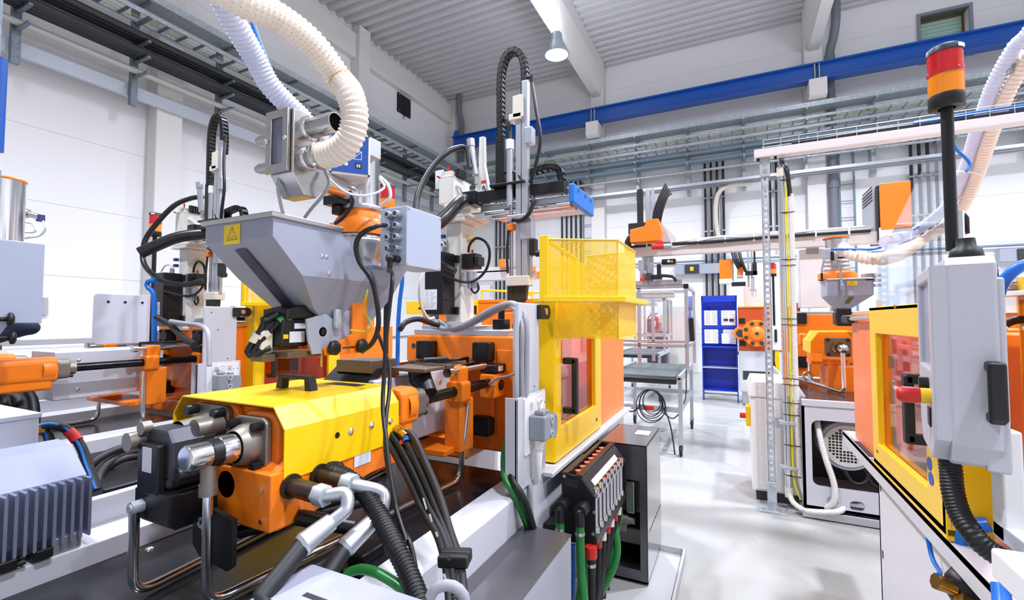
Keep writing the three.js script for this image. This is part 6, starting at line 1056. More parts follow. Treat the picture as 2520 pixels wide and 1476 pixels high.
// ---------- blue rack with papers ----------
{
  const t = thing('blue_rack', 'blue metal rack with paper pockets and open shelves in the aisle', 'rack'), x0 = -0.61, x1 = 0.03, z = -9.92, d = 0.34, S = 0.02;
  for (const x of [x0, x1 - S]) mesh('side', bx(x, x + S, 0, 2.06, z - d, z, 0.002), BLUESH, t);
  mesh('header', bx(x0, x1, 1.94, 2.06, z - 0.02, z, 0.002), BLUESH, t);
  mesh('back', bx(x0, x1, 0.15, 2.06, z - d, z - d + 0.01), BLUESH, t);
  mesh('pocket_board', [bx(x0 + S, x1 - S, 1.12, 1.78, z - 0.05, z - 0.03)], paint('rack_board_blue', 0x1a46b4), t);
  mesh('divider', [bx((x0 + x1) / 2 - 0.012, (x0 + x1) / 2 + 0.012, 1.12, 1.78, z - 0.03, z - 0.01), bx(x0 + S, x1 - S, 1.42, 1.46, z - 0.03, z - 0.005)], BLUESH, t);
  for (const [y, dd] of [[1.1, 0.05], [0.66, 0.02], [0.22, 0.02]]) mesh('shelf', bx(x0, x1, y - 0.02, y, z - d, z + dd, 0.002), y === 0.66 ? paint('shelf_grey_blue', 0xaab4cc) : BLUESH, t);
  mesh('front_lip', bx(x0, x1, 1.04, 1.1, z + 0.03, z + 0.05, 0.002), BLUESH, t);
  mesh('foot_bar', bx(x0, x1, 0.08, 0.11, z - d, z - d + 0.03), ALU, t);
  [[-0.56, 1.48, 0.24, 0.29, 8, 'upper left pocket'], [-0.25, 1.48, 0.25, 0.29, 5, 'upper right pocket, with a grey picture'], [-0.56, 1.12, 0.25, 0.28, 6, 'lower left pocket'], [-0.22, 1.12, 0.22, 0.28, 10, 'lower right pocket']].forEach(([x, y, w, h, n, where], i) => {
    const g = formPrint(n, 120, 150); g.name = 'paper_print';
    const m = thing('paper_sheet', `white printed sheet in the blue rack, ${where}`, 'paper');
    mesh('sheet', bx(x, x + w, y, y + h, z - 0.028, z - 0.026), WHITEP, m);
    mesh('print', quad([x, y, z - 0.0255], [x + w, y, z - 0.0255], [x + w, y + h, z - 0.0255], [x, y + h, z - 0.0255]), g, m, true);
    if (i === 1) mesh('picture', [bx(x + 0.04, x + 0.12, y + 0.08, y + 0.13, z - 0.025, z - 0.0245), bx(x + 0.14, x + 0.22, y + 0.07, y + 0.13, z - 0.025, z - 0.0245)], CHARC, m);
    if (i === 3) mesh('front_sheet', bx(x - 0.03, x + 0.12, y, y + 0.2, z - 0.02, z - 0.018), WHITEP, m);
  });
}
{ // fire extinguisher and cabinets by the back wall
  const t = thing('fire_extinguisher', 'red fire extinguisher on the back wall seen through the cages', 'extinguisher'), c = onZ(1610, 812, -14.7), k = 0.0125 * 1.0;
  mesh('bottle', lathe([[0.001, 0], [0.12, 0.01], [0.12, 0.36], [0.08, 0.43], [0.03, 0.45], [0.001, 0.45]], [c.x, c.y, -14.75], [0, 1, 0]), RED, t);
  mesh('valve', [cyl([c.x, c.y + 0.44, -14.75], [c.x, c.y + 0.52, -14.75], 0.03), bx(c.x - 0.12, c.x + 0.1, c.y + 0.49, c.y + 0.52, -14.77, -14.73, 0.006)], BLACK, t);
  mesh('hose', tube([[c.x - 0.03, c.y + 0.48, -14.7], [c.x - 0.16, c.y + 0.4, -14.68], [c.x - 0.17, c.y + 0.15, -14.66], [c.x - 0.13, c.y + 0.02, -14.65]], 0.016), RUBBER, t);
  mesh('label', bx(c.x - 0.06, c.x + 0.06, c.y + 0.12, c.y + 0.28, -14.632, -14.628), WHITEP, t);
  mesh('wall_hook', bx(c.x - 0.04, c.x + 0.04, c.y + 0.4, c.y + 0.44, -15, -14.8), ZINC, t);
  const g = thing('grey_cabinet', 'tall pale grey cabinet with labels by the back wall behind the cages', 'cabinet');
  mesh('case', boxZ(1632, 755, 1700, 985, -14.3, 0.5), paint('cabinet_beige', 0xc9c7c2), g);
  for (const v of [768, 795, 822, 850]) mesh('label', boxZ(1690, v, 1697, v + 5, -14.295, 0.004, 0), WHITEP, g);
  const b = thing('machine_crate', 'dark red and black machine crate near the fire extinguisher', 'crate');
  mesh('case', bx(onZ(1592, 815, -13.4).x, onZ(1637, 815, -13.4).x, 0, onZ(1592, 815, -13.4).y, -13.9, -13.4, 0.004), M('dark_maroon', 0x3d2a38, 0.5), b);
  mesh('side_strip', boxZ(1592, 785, 1600, 815, -13.4, 0.4), M('dark_maroon', 0x3d2a38, 0.5), b);
  mesh('yellow_lights', [boxZ(1595, 820, 1598, 823, -13.39, 0.02, 0), boxZ(1595, 830, 1598, 833, -13.39, 0.02, 0)], YELP, b);
}
// ---------- far machine with round orange locking plate ----------
{
  const t = thing('injection_molding_machine', 'far orange machine with round bolted locking plate beside the blue rack', 'machine'), z = -9.6;
  const a = onZ(1816, 758, z), b = onZ(1955, 865, z);
  mesh('housing', poly('z', rect(a.x, b.x, b.y, a.y), z - 0.9, z, 0.01), ORANGE2, t);
  mesh('top_edge', bx(a.x, b.x, a.y, a.y + 0.03, z - 0.9, z + 0.02, 0.006), ORANGE, t);
  const c = onZ(1862, 820, z);
  const disc = mesh('locking_plate', [cyl([c.x, c.y, z], [c.x, c.y, z + 0.12], 0.25, 0.23, 40), cyl([c.x - 0.27, c.y, z], [c.x - 0.27, c.y, z + 0.06], 0.12, 0.11, 28), lathe([[0.13, 0], [0.11, 0.05], [0.001, 0.06]], [c.x, c.y, z + 0.12], [0, 0, 1])], ORANGE, t);
  for (let i = 0; i < 8; i++) { const an = i / 8 * Math.PI * 2 + 0.4; mesh('bolt', cyl([c.x + Math.cos(an) * 0.19, c.y + Math.sin(an) * 0.19, z + 0.1], [c.x + Math.cos(an) * 0.19, c.y + Math.sin(an) * 0.19, z + 0.14], 0.035, 0.035, 12), CHARC, disc); }
  mesh('bolt', [cyl([c.x - 0.27, c.y, z + 0.05], [c.x - 0.27, c.y, z + 0.075], 0.07)], CHARC, disc); mesh('bolt', cyl([c.x, c.y, z + 0.17], [c.x, c.y, z + 0.19], 0.03), CHARC, disc);
  for (const [u, v] of [[1826, 790], [1828, 845]]) mesh('opening', boxZ(u - 8, v - 7, u + 8, v + 7, z + 0.002, 0.004, 0), BLACK, t);
  mesh('base', [bx(a.x, b.x, 0.25, b.y, z - 1.2, z - 0.02, 0.02)], GREYW, t);
  mesh('base_opening', boxZ(1828, 912, 1895, 937, z - 0.016, 0.004, 0), CHARC, t);
  mesh('plinth', bx(a.x + 0.05, b.x, 0.02, 0.25, z - 1.1, z - 0.1), ALU, t);
  mesh('hose_loop', tube([D(1812, 866, 10.4), D(1822, 872, 10.4), D(1831, 878, 10.4), D(1833, 892, 10.4), D(1822, 898, 10.4)], 0.035), RUBBER, t);
  // its robot
  const r = thing('linear_robot', 'far linear robot with orange cabinet above the blue rack', 'robot'), zr = -9.8;
  mesh('cabinet', boxZ(1770, 640, 1802, 686, zr, 0.25), ORANGE, r); mesh('cabinet_back', boxZ(1802, 639, 1805, 690, zr - 0.02, 0.25), BLACK, r);
  mesh('cabinet_foot', boxZ(1770, 686, 1802, 697, zr, 0.25), WHITE, r);
  mesh('gear_motor', boxZ(1814, 658, 1829, 676, zr, 0.15, 0.02), ORANGE, r); mesh('motor_end', boxZ(1814, 676, 1829, 684, zr, 0.15, 0.02), ALU, r);
  mesh('mast', [boxZ(1838, 610, 1845, 705, zr - 0.05, 0.08), boxZ(1847, 610, 1853, 690, zr - 0.05, 0.08)], ALU, r);
  mesh('chain', boxZ(1854, 617, 1860, 668, zr, 0.06), BLACK, r); mesh('carriage', [boxZ(1834, 667, 1864, 676, zr + 0.05, 0.1), boxZ(1852, 646, 1863, 676, zr + 0.05, 0.08)], BLACK, r);
  mesh('arm', [boxZ(1800, 694, 1835, 703, zr, 0.12)], BLACK, r); mesh('gripper', [boxZ(1848, 682, 1858, 712, zr, 0.1), boxZ(1846, 711, 1862, 715, zr, 0.2)], GREYM, r);
  for (const u of [1850, 1853, 1860]) mesh('needle', boxZ(u, 715, u + 1, 730, zr - 0.05, 0.02, 0), CHARC, r);
  many('hose', [[1801, 618, 1818, 660], [1808, 616, 1822, 658], [1818, 616, 1835, 668]].map(([a0, b0, a1, b1]) => tube([onZ(a0, b0, zr), onZ((a0 + a1) / 2 - 1, (b0 + b1) / 2 + 2, zr + 0.1), onZ(a1, b1, zr + 0.05)], 0.03)), RUBBER, r);
  mesh('panel', boxZ(1829, 700, 1885, 757, zr - 0.6, 0.05), WHITE, r);
  lightTower('small red and amber light tower behind the perforated post', [onZ(1903, 700, -8.6).x, -8.6], 1.5, onZ(1903, 680, -8.6).y, 0.05);
  const h = thing('operator_panel', 'far grey operator panel with black handle behind the perforated post', 'panel');
  mesh('case', boxZ(1896, 750, 1925, 862, -8.6, 0.12, 0.01), WHITE, h); mesh('handle', boxZ(1906, 810, 1913, 842, -8.56, 0.04, 0.01), BLACK, h); mesh('foot', bx(onZ(1905, 862, -8.62).x, onZ(1918, 862, -8.62).x, 0, onZ(1905, 862, -8.62).y, -8.7, -8.62, 0.004), YELLOW, h);
  mesh('cable', tube([onZ(1902, 862, -8.55), onZ(1902, 890, -8.52), onZ(1908, 915, -8.55)], 0.03), BLACK, h);
}
// ---------- gantry robot over the aisle ----------
{
  const z = -6.0, t = thing('gantry_robot', 'linear gantry robot with long white beam and black cable track over the aisle', 'robot');
  mesh('beam', bx(-1.25, 1.4, 2.4, 2.52, z - 0.12, z, 0.006), paint('beam_white', 0xdedad6), t);
  mesh('cable_track', [bx(-1.2, 1.3, 2.52, 2.545, z - 0.14, z + 0.03, 0.004)], BLACK, t);
  mesh('upper_rail', bx(-1.0, 1.35, 2.55, 2.58, z - 0.14, z - 0.09, 0.004), ALU, t);
  mesh('column', [boxZ(1967, 614, 2046, 756, z - 0.14, 0.3)], WHITE, t);
  mesh('column_recess', boxZ(1984, 607, 2015, 624, z - 0.13, 0.02, 0), GREYM, t);
  many('loom', [0, 1, 2].map(i => tube([[-1.15, 2.56, z], [-0.7, 2.55 - 0.03 * i, z + 0.03], [-0.2, 2.575, z + 0.02], [0.3, 2.545 + 0.02 * i, z + 0.03], [0.8, 2.575, z + 0.02], [1.25, 2.58, z]], 0.012)), WIRE, t);
  mesh('loom_black', tube([[-0.8, 2.535, z + 0.035], [-0.3, 2.52, z + 0.045], [0.2, 2.53, z + 0.04], [0.8, 2.535, z + 0.04]], 0.02), CABLEB, t);
  for (let i = 0; i < 8; i++) mesh('cable_tie', bx(-1.0 + i * 0.3, -0.985 + i * 0.3, 2.5, 2.58, z + 0.03, z + 0.055), WHITEP, t);
  // carriage at the aisle end
  mesh('carriage_cover', poly('z', [[-1.17, 2.56], [-1.17, 2.72], [-0.99, 2.75], [-0.97, 2.83], [-0.83, 2.83], [-0.79, 2.68], [-0.8, 2.56]], z + 0.02, z + 0.2, 0.006), ORANGE, t);
  mesh('cover_side', poly('z', [[-0.82, 2.82], [-0.64, 2.6], [-0.64, 2.56], [-0.8, 2.56]], z + 0.02, z + 0.04), GREYW, t);
  const lift = mesh('lift_rail', [boxZ(1588, 465, 1600, 560, z - 0.05, 0.06), boxZ(1602, 462, 1610, 560, z - 0.05, 0.06)], ALU, t);
  mesh('lift_chain', [boxZ(1567, 466, 1582, 560, z, 0.06)], BLACK, lift);
  mesh('lift_block', boxZ(1546, 550, 1602, 572, z + 0.05, 0.12), BLACK, lift);
  mesh('chain_bend', tube([onZ(1590, 576, z + 0.1), onZ(1558, 580, z + 0.12), onZ(1545, 600, z + 0.12), onZ(1548, 625, z + 0.12)], 0.045), BLACK, t);
  many('hose', [0, 1, 2, 3, 4].map(i => tube([onZ(1606 + i * 4, 560, z + 0.03), onZ(1610 + i * 5, 520, z + 0.04), onZ(1622 + i * 5, 485, z + 0.03), onZ(1638 + i * 3.5, 452 + i * 6, z)], 0.013)), RUBBER, t);
  mesh('power_plug', [cyl(onZ(1604, 607, z + 0.22), onZ(1634, 606, z + 0.22), 0.035), bx(onZ(1615, 600, z + 0.22).x, onZ(1632, 600, z + 0.22).x, onZ(1615, 602, z + 0.22).y, onZ(1615, 594, z + 0.22).y, z + 0.2, z + 0.24, 0.006)], RED, t);
  mesh('plug_socket', cyl(onZ(1634, 606, z + 0.22), onZ(1653, 605, z + 0.22), 0.032), GREYM, t);
  // hanging head under the beam
  mesh('head', [boxZ(1580, 632, 1594, 700, z - 0.05, 0.08), boxZ(1596, 632, 1608, 700, z - 0.06, 0.08)], ALU, t);
  mesh('head_motor', boxZ(1628, 638, 1662, 649, z, 0.1), BLACK, t); mesh('head_motor_label', [boxZ(1642, 640, 1649, 645, z + 0.002, 0.003, 0)], WHITEP, t);
  mesh('head_motor_warning', boxZ(1651, 641, 1656, 645, z + 0.002, 0.003, 0), YELP, t);
  mesh('head_carriage', [boxZ(1603, 676, 1627, 686, z + 0.05, 0.12), boxZ(1616, 650, 1626, 686, z + 0.04, 0.06)], BLACK, t);
  mesh('gripper', [boxZ(1570, 640, 1585, 665, z + 0.05, 0.1, 0.01), boxZ(1574, 665, 1590, 690, z + 0.05, 0.1, 0.01)], GREYM, t); mesh('gripper_clamp', [boxZ(1580, 672, 1586, 684, z + 0.06, 0.1), boxZ(1574, 684, 1588, 690, z + 0.06, 0.1)], ORANGE2, t);
  mesh('gripper_block', boxZ(1588, 672, 1602, 688, z + 0.08, 0.1), CHARC, t);
  mesh('gripper_hose', tube([onZ(1627, 678, z + 0.05), onZ(1645, 679, z + 0.05), onZ(1658, 682, z + 0.05), onZ(1664, 692, z + 0.05)], 0.02), RUBBER, t);
  // switch cabinet at the other end
  const s = thing('robot_cabinet', 'orange switch cabinet with black louvred side on the gantry end', 'cabinet');
  mesh('door', boxZ(2164, 452, 2245, 560, z + 0.08, 0.02), ORANGE, s);
  mesh('case', boxZ(2158, 456, 2245, 590, z + 0.05, 0.35), BLACK, s);
  mesh('side_panel', [bx(onZ(2158, 456, z + 0.05).x - 0.02, onZ(2158, 456, z + 0.05).x, onZ(2158, 585, z).y, onZ(2158, 460, z).y, z - 0.5, z - 0.02)], ALU, s);
  for (let i = 0; i < 5; i++) mesh('louvre', turn(bx(onZ(2158, 456, z + 0.05).x - 0.026, onZ(2158, 456, z + 0.05).x - 0.018, 2.86 + i * 0.035, 2.872 + i * 0.035, z - 0.45, z - 0.05), [0, 2.9, z - 0.25], 0.0), BLACK, s);
  mesh('lower_panel', boxZ(2164, 560, 2245, 588, z + 0.075, 0.02), WHITE, s);
}

// ================= right side of the aisle =================
{ // pale switch cabinet
  const t = thing('switch_cabinet', 'white sheet metal cabinet with yellow main switch behind the perforated post', 'cabinet');
  mesh('case', bx(0.11, 0.5, 0.1, 0.93, -5.3, -4.64, 0.006), WHITE, t);
  mesh('sloped_lid', poly('z', [[0.09, 0.92], [0.52, 0.9], [0.52, 0.95], [0.46, 1.05], [0.12, 1.05], [0.09, 0.97]], -5.32, -4.62, 0.005), WHITE, t);
  mesh('door', bx(0.145, 0.5, 0.12, 0.91, -4.64, -4.63, 0.003), WHITE, t);
  mesh('main_switch', [bx(0.07, 0.11, 0.62, 0.8, -4.95, -4.78, 0.006)], YELP, t); mesh('switch_knob', cyl([0.02, 0.7, -4.86], [0.07, 0.7, -4.86], 0.025), RED, t);
  mesh('plinth', bx(0.14, 0.48, 0, 0.1, -5.25, -4.7), CHARC, t);
  mesh('label', bx(0.26, 0.33, 0.66, 0.75, -4.63, -4.629), M('label_grey', 0xbfc2c8, 0.6), t);
}
{ // perforated strut post with foot, carrying the tray
  const t = thing('perforated_post', 'tall galvanised perforated strut post on a floor plate', 'post'), x = 0.25, z = -4.49;
  const holes = []; for (let y = 0.15; y < 2.9; y += 0.05) holes.push(rrect(x - 0.011, x + 0.011, y - 0.012, y + 0.012, 0.006, 2));
  mesh('front_web', poly('z', rect(x - 0.026, x + 0.026, 0.0, 2.98), z + 0.02, z + 0.024, 0, holes), ZINC, t);
  mesh('flange', [bx(x - 0.028, x - 0.024, 0, 2.98, z - 0.02, z + 0.024), bx(x + 0.024, x + 0.028, 0, 2.98, z - 0.02, z + 0.024)], ZINC, t);
  mesh('foot_plate', bx(x - 0.1, x + 0.1, 0, 0.012, z - 0.06, z + 0.08, 0.003), ZINC, t);
  mesh('foot_sleeve', bx(x - 0.034, x + 0.034, 0.01, 0.24, z - 0.026, z + 0.03, 0.004), ZINC, t);
  mesh('head_bracket', bx(x - 0.04, x + 0.04, 2.82, 2.98, z + 0.024, z + 0.034, 0.003), ALU, t);
  for (const y of [2.87, 2.93]) mesh('bolt', [cyl([x, y, z + 0.034], [x, y, z + 0.04], 0.018), cyl([x, y, z + 0.04], [x, y, z + 0.046], 0.009, 0.009, 6)], CHROME, t);
  for (const [a, b] of [[-0.07, 0.05], [0.07, 0.05]]) mesh('anchor_bolt', cyl([x + a, 0.012, z + b], [x + a, 0.03, z + b], 0.012, 0.012, 6), ZINC, t);
}
{ // conduit post with bundled cables
  const t = thing('conduit_pipe', 'upright steel conduit pipe tied to white corrugated hoses', 'pipe'), x = 0.375, z = -4.52;
  mesh('pipe', cyl([x, 0.14, z], [x - 0.005, 2.86, z], 0.027), CHROME, t);
  many('end_sleeve', [cyl([x, 0.12, z], [x, 0.2, z], 0.029), cyl([x - 0.005, 2.82, z], [x - 0.005, 2.9, z], 0.029)], CREAM, t);
  for (const y of [0.35, 0.72]) mesh('pipe_clip', [bx(x - 0.06, x + 0.06, y, y + 0.025, z - 0.05, z + 0.034, 0.003)], ZINC, t);
  one('cable', tube([[x + 0.035, 2.86, z + 0.02], [x + 0.032, 2.4, z + 0.02], [x + 0.034, 1.4, z + 0.02], [x + 0.03, 0.5, z + 0.02], [x + 0.04, 0.25, z + 0.02], [x + 0.08, 0.12, z + 0.02]], 0.008), YELC, 'yellow-green earth cable tied to the steel conduit pipe', 'cable');
  one('corrugated_hose', ribbed([[x + 0.065, 2.66, z + 0.01], [x + 0.066, 2.0, z + 0.01], [x + 0.066, 1.2, z + 0.012], [x + 0.075, 0.6, z + 0.012], [x + 0.085, 0.3, z + 0.012], [x + 0.13, 0.14, z + 0.03], [x + 0.22, 0.1, z + 0.06], [x + 0.29, 0.16, z + 0.1], [x + 0.3, 0.3, z + 0.1], [x + 0.25, 0.5, z + 0.08], [x + 0.215, 0.7, z + 0.03], [x + 0.21, 0.82, z - 0.05]], 0.0215, 0.012, 0.003, 12, 3), WHITEP, 'white corrugated cable hose running down beside the steel conduit', 'hose');
  one('corrugated_hose', ribbed([[x, 0.15, z + 0.01], [x + 0.03, 0.09, z + 0.04], [x + 0.1, 0.06, z + 0.07], [x + 0.2, 0.07, z + 0.1], [x + 0.32, 0.1, z + 0.11], [x + 0.37, 0.13, z + 0.06]], 0.0215, 0.012, 0.003, 12, 3), WHITEP, 'white corrugated cable hose curving off the conduit foot into the base', 'hose');
  for (const y of [2.78, 2.5, 2.1, 2.05, 1.6, 1.55, 1.1, 1.05, 0.9, 0.8, 0.55, 0.3]) mesh('cable_tie', [lathe([[0.029, 0], [0.03, 0.003], [0.029, 0.006]], [x, y, z], [0, 1, 0], 16), bx(x, x + 0.09, y, y + 0.005, z + 0.03, z + 0.036)], BLACK, t);
  one('cable_loom', tube([[x + 0.01, 3.0, z - 0.05], [x + 0.02, 2.93, z - 0.03], [x + 0.04, 2.88, z + 0.01], [x + 0.05, 2.75, z + 0.015], [x + 0.06, 2.64, z + 0.012]], 0.02), CABLEB, 'black cables leaving the wire tray into the steel conduit', 'cable');
}
{ // tray with wire basket
  const t = thing('wire_tray', 'white channel with wire basket tray crossing above the aisle', 'cable tray'), z = -4.45, y = 2.985, x0 = 0.17, x1 = 3.2;
  mesh('channel', [bx(x0, x1, y, y + 0.065, z - 0.02, z + 0.04, 0.003), bx(x0, x1, y - 0.004, y, z - 0.06, z + 0.04)], paint('tray_white', 0xd9d2d0), t);
  for (const [yy, zz] of [[y + 0.14, z + 0.03], [y + 0.105, z + 0.03], [y + 0.14, z - 0.16], [y + 0.105, z - 0.16], [y + 0.075, z - 0.1]]) mesh('long_wire', cyl([x0 + 0.07, yy, zz], [x1, yy, zz], 0.0035, 0.0035, 6), ALU, t);
  for (let x = x0 + 0.07; x < x1; x += 0.13) mesh('cross_wire', [cyl([x, y + 0.145, z + 0.03], [x, y + 0.07, z + 0.03], 0.003, 0.003, 5), cyl([x, y + 0.07, z + 0.03], [x, y + 0.07, z - 0.16], 0.003, 0.003, 5), cyl([x, y + 0.07, z - 0.16], [x, y + 0.145, z - 0.16], 0.003, 0.003, 5)], ALU, t);
  for (const x of [0.2, 0.33]) mesh('bolt', cyl([x, y - 0.03, z], [x, y, z], 0.012, 0.012, 6), BLACK, t);
  [[0.0, 0.013, CABLEB, 'black'], [0.05, 0.016, CABLEB, 'second black'], [0.09, 0.011, WIRE, 'pale']].forEach(([o, r, m, w], i) => one('cable', tube([[0.45 - i * 0.08, y + 0.085, z - o], [1.0, y + 0.095, z - o], [1.8, y + 0.09, z - 0.01 - o], [3.1, y + 0.095, z - o]], r, 50), m, `${w} cable lying in the wire basket tray`, 'cable'));
  one('cable', tube([[1.25, y + 0.11, z + 0.0], [1.7, y + 0.12, z + 0.0], [2.3, y + 0.12, z - 0.02], [3.1, y + 0.13, z]], 0.014, 40), BLUEH, 'bright blue cable lying in the wire basket tray', 'cable');
}
{ // far right machine, seen from its injection end
  const t = thing('injection_molding_machine', 'orange injection machine with round fan grille in its open base', 'machine'), z = -4.43;
  const hol = rrect(0.535, 1.1, 0.27, 0.79, 0.05);
  mesh('base_front', poly('z', rect(0.47, 1.25, 0.09, 0.93), z - 0.02, z, 0, [hol, rrect(0.625, 0.7, 0.13, 0.2, 0.03), rrect(0.775, 0.87, 0.115, 0.19, 0.03)]), GREYW, t);
  mesh('base_side', [bx(0.47, 0.49, 0.09, 0.93, -7.6, z), bx(1.5, 1.52, 0.09, 0.93, -7.6, z), bx(0.47, 1.25, 0.09, 0.11, -6.5, z)], GREYW, t);
  mesh('skid', bx(0.46, 1.3, 0.01, 0.07, -6.5, z, 0.004), ALU, t);
  mesh('base_back', bx(0.49, 1.5, 0.1, 0.9, -5.3, -5.25), CHARC, t);
  const fan = mesh('motor_cowl', [lathe([[0.001, 0], [0.19, 0], [0.2, -0.03], [0.2, -0.25]], [0.79, 0.585, z - 0.1], [0, 0, 1], 40)], GREYM, t);
  const fh = []; for (let i = -5; i <= 5; i++) for (let j = -5; j <= 5; j++) { const r2 = i * i + j * j; if (r2 <= 30 && !(Math.abs(i) <= 1 && Math.abs(j) <= 1)) fh.push(rect(0.79 + i * 0.024 - 0.009, 0.79 + i * 0.024 + 0.009, 0.585 + j * 0.024 - 0.009, 0.585 + j * 0.024 + 0.009)); }
  const ring = []; for (let k = 0; k < 40; k++) ring.push([0.79 + Math.cos(k / 40 * 6.2832) * 0.165, 0.585 + Math.sin(k / 40 * 6.2832) * 0.165]);
  mesh('fan_grille', poly('z', ring, z - 0.098, z - 0.092, 0, fh), paint('grille_grey', 0xc6c6c0), fan); mesh('fan_hub', cyl([0.79, 0.585, z - 0.092], [0.79, 0.585, z - 0.088], 0.006), BLACK, fan);
  mesh('fan_dark', cyl([0.79, 0.585, z - 0.1], [0.79, 0.585, z - 0.0995], 0.16, 0.16, 40), BLACK, fan);
  many('cable_loop', [tube([[0.76, 0.4, z - 0.12], [0.82, 0.3, z - 0.1], [0.9, 0.32, z - 0.1], [0.93, 0.42, z - 0.12]], 0.016), tube([[0.9, 0.42, z - 0.13], [0.95, 0.3, z - 0.1], [1.05, 0.29, z - 0.1], [1.1, 0.4, z - 0.12]], 0.016)], CABLEB, t);
  mesh('drip_tray', bx(0.47, 1.5, 0.93, 0.945, -6.1, z, 0.003), DARKTRAY, t);
  mesh('tray_rim', bx(0.47, 1.25, 0.9, 0.95, z - 0.03, z + 0.01, 0.003), GREYW, t);
  const zp = -6.1, A = onZ(1952, 773, zp);
  const pl = mesh('fixed_platen', [poly('z', rrect(A.x, A.x + 1.0, 0.96, A.y, 0.02), zp - 0.4, zp, 0.01)], ORANGE, t);
  for (const [u, v] of [[1969, 783], [1971, 890], [2180, 783], [2180, 890]]) { const p = onZ(u, v, zp); cap(t, p.x, p.y, zp, 0.062, 0.03); }
  mesh('top_plate', bx(A.x + 0.02, A.x + 0.9, A.y, A.y + 0.03, zp - 0.4, zp, 0.004), ALU, t);
  mesh('side_orange', boxZ(1950, 745, 1970, 775, -6.4, 0.2), ORANGE2, t);
  // yellow injection cover and shaft
  const zc = -5.05, q = (u, v) => { const p = onZ(u, v, zc); return [p.x, p.y]; };
  const cv = [q(1993, 868), q(1993, 840), q(2012, 816), q(2110, 816), q(2140, 840), q(2140, 870)];
  mesh('yellow_cover', poly('z', [...cv, ...cv.map(([x, y]) => [x + (x < 0.9 ? 0.006 : -0.006), y - 0.006]).reverse()], zc - 0.5, zc), YELLOW, t);
  mesh('gearbox', poly('z', rrect(q(2012, 0)[0], q(2120, 0)[0], q(0, 885)[1], q(0, 825)[1], 0.03), zc - 0.5, zc - 0.06, 0.01), ORANGE, t);
  const c = onZ(2064, 855, zc);
  mesh('flange', poly('z', rrect(c.x - 0.1, c.x + 0.1, c.y - 0.085, c.y + 0.09, 0.025), zc - 0.06, zc - 0.03, 0.006), BROWN, t);
  for (const a of [-1, 1]) for (const b of [-1, 1]) mesh('bolt', cyl([c.x + a * 0.075, c.y + b * 0.065, zc - 0.03], [c.x + a * 0.075, c.y + b * 0.065, zc - 0.015], 0.014, 0.014, 10), BLACKM, t);
  mesh('shaft', [lathe([[0.06, 0], [0.055, 0.05], [0.042, 0.06], [0.042, 0.12]], [c.x, c.y, zc - 0.03], [0, 0, 1]), lathe([[0.036, 0.1], [0.036, 0.24], [0.001, 0.24]], [c.x, c.y, zc - 0.03], [0, 0, 1])], STEEL, t);
  mesh('carriage', [boxZ(1995, 885, 2090, 900, zc - 0.1, 0.3), boxZ(1990, 870, 2025, 890, zc - 0.05, 0.05)], ORANGE, t);
  mesh('lower_unit', [boxZ(2035, 895, 2120, 925, zc - 0.2, 0.3)], BLACKM, t);
  mesh('left_clamp', [boxZ(1980, 822, 1993, 845, -5.5, 0.1, 0.01), boxZ(1966, 820, 1985, 850, -5.7, 0.1, 0.02)], ORANGE, t);
  const sx = c.x, sz = zc + 0.16;
  mesh('drain_pipe', bent([[sx, c.y - 0.03, sz], [sx, 0.965, sz + 0.02], [sx - 0.35, 1.02, -5.6]], 0.016, 0.05), CHROME, t);
  mesh('drain_pipe', bent([[onZ(1990, 850, -5.4).x, 1.33, -5.4], [onZ(1990, 850, -5.4).x, 0.97, -5.4]], 0.014, 0.02), CHROME, t);
  mesh('eye_bolt', [norm(new THREE.TorusGeometry(0.035, 0.012, 8, 20).translate(onZ(1987, 925, -5.3).x, onZ(1987, 925, -5.3).y, -5.3)), cyl(onZ(1987, 932, -5.3), onZ(2010, 945, -5.2), 0.012)], STEEL, t);
}
